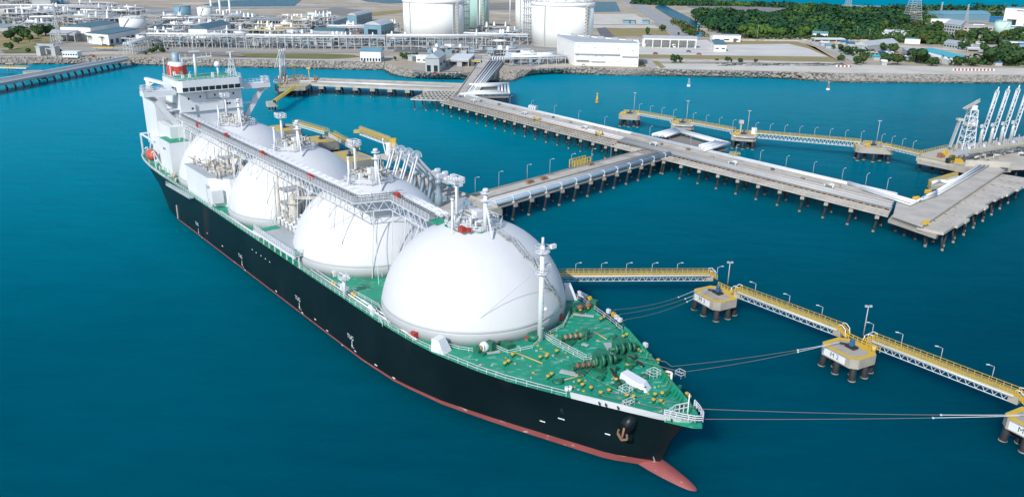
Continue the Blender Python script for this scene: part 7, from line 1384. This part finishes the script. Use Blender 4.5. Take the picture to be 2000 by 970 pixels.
TR_ = [(1643, 119, 14, 'young tree at the tip of the gravel lot'), (1673, 127, 20, 'bushy tree on the beach edge right of the barrier panels'), (1686, 125, 18, 'yellowish tree on the beach edge right of the barrier panels'), (1656, 108, 18, 'dark tree left of the grey gabled warehouse'), (1642, 102, 16, 'dark shrubby tree by the hamlet lane'), (1627, 97, 10, 'small tree between the hamlet huts'), (1731, 127, 25, 'dark tree on the beach edge by the blue tarpaulin'), (1753, 127, 24, 'yellow green tree on the beach edge by the white kiosk'), (1725, 102, 22, 'tree against the side of the grey gabled warehouse'), (1745, 103, 20, 'second tree against the side of the grey gabled warehouse'), (1714, 61, 18, 'pale tree by the wood edge near the white hall'), (1800, 125, 36, 'broad dark tree in front of the teal roofed shed'), (1788, 121, 30, 'tree left of the broad dark one by the teal roofed shed'), (1821, 130, 20, 'small tree on the beach in front of the teal roofed shed'), (1870, 129, 22, 'tree at the left end of the long barrier row'), (1897, 129, 22, 'tree behind the middle of the long barrier row'), (1934, 128, 40, 'big spreading tree behind the long barrier row'), (1965, 129, 44, 'big spreading tree by the bright blue umbrella'), (1992, 127, 36, 'big spreading tree at the right edge by the beach'), (1880, 98, 22, 'round tree beside the grey bungalow'), (1921, 106, 20, 'round tree on the car park, left of two'), (1964, 107, 34, 'wide tree on the car park, right of two'), (1998, 112, 24, 'tree at the right edge beside the car park'), (1775, 83, 28, 'tree in the clump below the white flat roofed hall'), (1792, 82, 22, 'second tree in the clump below the white hall'), (1809, 87, 26, 'olive tree in the middle of the village clump'), (1824, 86, 26, 'tree in front of the grey office block'), (1837, 79, 24, 'tree left of the grey office block'), (1878, 82, 26, 'yellow green tree right of the grey office block'), (1896, 82, 30, 'dark tree in front of the beige office'), (1928, 87, 36, 'large dark tree right of the minibuses'), (1978, 79, 30, 'dark tree below the huge white hall'), (1957, 80, 20, 'pale tree beside the pale green round tank'), (1755, 79, 16, 'small tree beside the village road'), (1738, 52, 28, 'tree at the right end of the wood, left of the pylon'), (1758, 52, 28, 'tree at the foot of the pylon'), (1789, 60, 24, 'olive tree right of the pylon'), (1809, 70, 26, 'tree behind the village clump'), (1832, 62, 24, 'brownish tree above the grey office block'), (1908, 66, 16, 'tree before the beige office'), (1318, 123, 20, 'dense round tree by the lane to the beach'), (1329, 123, 12, 'low shrub right of the dense round tree'), (1400, 120, 7, 'first tiny tree along the khaki verge'), (1421, 121, 12, 'second tree along the khaki verge'), (1428, 122, 8, 'third small tree along the khaki verge'), (1446, 122, 10, 'fourth tree along the khaki verge'), (1476, 122, 8, 'fifth tiny tree along the khaki verge'), (1264, 69, 16, 'tree behind the loading canopy, left of two'), (1293, 61, 15, 'tree behind the loading canopy, right of two'), (1325, 69, 7, 'small shrub above the loading canopy'), (1028, 111, 8, 'small round tree before the right giant tank'), (548, 104.5, 6, 'small round tree on the grass strip below the rack'), (22, 79, 26, 'dark spreading tree at the left edge, left of two'), (46, 78, 30, 'dark spreading tree at the left, right of two'), (75, 72, 24, 'dark tree behind the grey open shed, left of three'), (90, 70, 26, 'dark tree behind the grey open shed, middle of three'), (107, 69, 22, 'dark tree behind the grey open shed, right of three'), (19, 97, 15, 'bushy tree by the left edge near the coast road'), (36, 86, 14, 'shrub between the left trees'), (58, 82, 18, 'low shrub left of the grey open shed'), (285, 107, 8, 'small shrub beside the causeway end'), (297, 105, 12, 'tree by the causeway end, left of three'), (306, 102, 14, 'tree by the causeway end, middle of three'), (316, 103, 12, 'tree by the causeway end, right of three'), (328, 98, 5, 'sapling under the long pipe rack'), (786, 116, 14, 'tree beside the white shore hut, left of three'), (797, 116, 16, 'tree beside the white shore hut, middle of three'), (811, 114, 14, 'tree beside the white shore hut, right of three'), (772, 119, 10, 'low shrub beside the white shore hut'), (56, 102.5, 9, 'small shrub on the left shore lawn'), (118, 104, 9, 'dark shrub behind the white hut on the left shore'), (1335, 65, 12, 'shrub along the canal bank, left of three'), (1346, 69, 14, 'shrub along the canal bank, middle of three'), (1358, 72, 14, 'shrub along the canal bank, right of three')]
def put_tree(px, py, wpx, label, k, sq=1.0, group='trees on the shore'):
    p = G(px, py); d = math.hypot(p.x, p.y); w = wpx*math.hypot(d, CAMH)/F; s = w/8.4; t = copy_thing(PRO[k % 5], p-V((0, 0, .1)), label, rnd(0, 6.28), (s, s, s*sq), group)
for k, (px, py, w, l) in enumerate(TR_):
    kk = 2 if ('yellow' in l or 'olive' in l or 'pale' in l) else (1 if 'dark' in l or 'big' in l else (0, 4, 3)[k % 3]); put_tree(px, py, w, l, kk, .78 if w > 20 else .95)
for k in range(17): put_tree(1478+k*9.4, 76.5+k*.15, rnd(10, 14), 'roadside tree in the row before the wood, %s from the left' % ORDW[k], (0, 2, 0, 1, 4)[k % 5], .9, 'tree row in front of the wood')
for k in range(9): put_tree(1622+k*10.4, 78.5+k*.3, rnd(10, 14), 'roadside tree between the small white house and the warehouse, %s from the left' % ORDW[k], (0, 2, 4, 1, 0)[k % 5], .95, 'tree row behind the hamlet')
for o in PRO:
    for c in list(o.children): bpy.data.objects.remove(c)
    bpy.data.objects.remove(o)
for px, py, l in ((174, 86, 'palm tree in front of the white warehouses, left of two'), (200, 88, 'palm tree in front of the white warehouses, right of two')):
    p = G(px, py); T = thing('palm_tree', l, 'palm tree', p, 'palms before the warehouses'); mk(T, 'trunk', 'trunk', MB().tube(p, p+V((.3, 0, 6.5)), .3, .2, n=8)); mb = MB()
    for k in range(16): a = k*.393; mb.beam(p+V((.3, 0, 6.5)), p+V((.3+math.cos(a)*1.8, math.sin(a)*1.8, 7.4)), .5, .08); mb.beam(p+V((.3+math.cos(a)*1.8, math.sin(a)*1.8, 7.4)), p+V((.3+math.cos(a)*3.6, math.sin(a)*3.6, 6.2)), .45, .08)
    mk(T, 'fronds', 'leaf', mb)
# ---- the wood
def inpoly(x, y, P):
    r = False; j = len(P)-1
    for i in range(len(P)):
        if (P[i].y > y) != (P[j].y > y) and x < (P[j].x-P[i].x)*(y-P[i].y)/(P[j].y-P[i].y)+P[i].x: r = not r
        j = i
    return r
def wood(name, label, px, step, hr, ls, nl, seed, m='wood'):
    P = [G(*q) for q in px]; r = random.Random(seed); mb = MB(); xs = [p.x for p in P]; ys = [p.y for p in P]; y = min(ys)
    while y < max(ys):
        x = min(xs)+r.uniform(0, step)
        while x < max(xs):
            qx, qy = x+r.uniform(-.4, .4)*step, y+r.uniform(-.4, .4)*step
            if inpoly(qx, qy, P):
                rad = step*r.choice((.42, .55, .7, .85, 1.05)); h = r.uniform(*hr)*(.75+.5*rad/step); c = V((qx, qy, GZ+h-rad*.6)); mb.tube((qx, qy, GZ), (qx, qy, GZ+h*.6), .25, n=4, caps=False)
                for k in range(nl):
                    a = r.uniform(0, 6.28); e = math.asin(r.uniform(-.25, 1)); u = V((math.cos(a)*math.cos(e), math.sin(a)*math.cos(e), math.sin(e))); q = c+V((u.x*rad, u.y*rad, u.z*rad*.75))*r.uniform(.8, 1.05); t = u.cross(V((r.gauss(0, 1), r.gauss(0, 1), r.gauss(0, 1)))).normalized(); w = u.cross(t); l = ls*r.uniform(.6, 1.3); b = u*l*r.uniform(-.5, .5)
                    mb.add([q-t*l-w*l*.5, q+t*l*.3-w*l+b, q+t*l+w*l*.4, q-t*l*.2+w*l-b], [(0, 1, 2, 3)])
            x += step
        y += step
    return tag(mb.build(name, M[m]), label, 'wood', kind='stuff')
M['wood2'] = mat('forest_leaf_light', (.055, .115, .024), .75, (.03, .075, .02), .03, 1, lo=.35, hi=.65, spec=.15)
wood('mangrove_wood', 'dense dark green wood between the canal and the village', [(1378, 58), (1440, 76), (1480, 76), (1500, 74), (1600, 74), (1700, 77), (1712, 64), (1735, 54), (1780, 52), (1775, 40), (1738, 31), (1640, 28), (1552, 30), (1512, 38), (1480, 38), (1400, 34), (1350, 28), (1358, 36)], 10.5, (7, 13), 1.9, 56, 8)
wood('mangrove_wood', 'lighter green tree crowns mixed into the dense wood', [(1400, 62), (1480, 75), (1600, 74), (1700, 76), (1735, 52), (1760, 42), (1700, 36), (1560, 34), (1500, 42), (1420, 42)], 27, (8, 11), 1.8, 90, 18, 'wood2')
wood('far_tree_belt', 'dark belt of trees along the far coast', [(1238, 9), (1300, 12), (1420, 13), (1500, 14.5), (1500, 11.5), (1400, 9), (1330, 6), (1238, 4)], 11, (5, 8), 1.9, 30, 9); wood('far_tree_belt', 'dark broken belt of trees along the far coast at the right', [(1500, 15), (1590, 18.5), (1640, 20), (1640, 17), (1590, 15), (1510, 12)], 12, (4, 9), 2.0, 30, 10); wood('far_tree_belt', 'dark clumps of trees on the far coast beyond the curved roof hall', [(1660, 20), (1750, 21.5), (1790, 22.5), (1870, 22), (1990, 22), (1990, 17.5), (1870, 18.5), (1750, 18.5)], 16, (4, 9), 2.2, 30, 19); wood('eastern_wood', 'dark wood between the mudflat and the curved roof hall', [(1790, 46), (1790, 33), (1960, 33), (1960, 38), (1840, 38), (1800, 46)], 12, (5, 8), 2.2, 26, 12)

wood('village_greenery', 'low green shrubs filling the gaps between the village houses', [(1700, 80), (1725, 66), (1790, 56), (1840, 60), (1835, 76), (1860, 84), (1935, 82), (1990, 76), (2050, 76), (2050, 92), (1960, 88), (1900, 87), (1850, 90), (1780, 86)], 9, (3, 8), 1.5, 26, 14, 'leaf')
wood('village_greenery', 'low green shrubs along the beach edge of the hamlet', [(1640, 104), (1662, 110), (1700, 116), (1760, 122), (1800, 126), (1850, 130), (1850, 126), (1770, 116), (1700, 108), (1650, 98)], 10, (2.5, 6), 1.4, 22, 15, 'leafd')
wood('village_greenery', 'low green shrubs behind the long barrier row', [(1860, 128), (2050, 130), (2050, 112), (1940, 116), (1900, 120)], 9, (3, 7), 1.5, 24, 16, 'leafd')
wood('bank_shrubs', 'low shrubs along the near bank of the canal', [(1310, 44), (1345, 64), (1365, 74), (1376, 72), (1360, 60), (1340, 50), (1312, 40)], 8, (2, 5), 1.4, 20, 17, 'leafy')
bpy.context.view_layer.update()
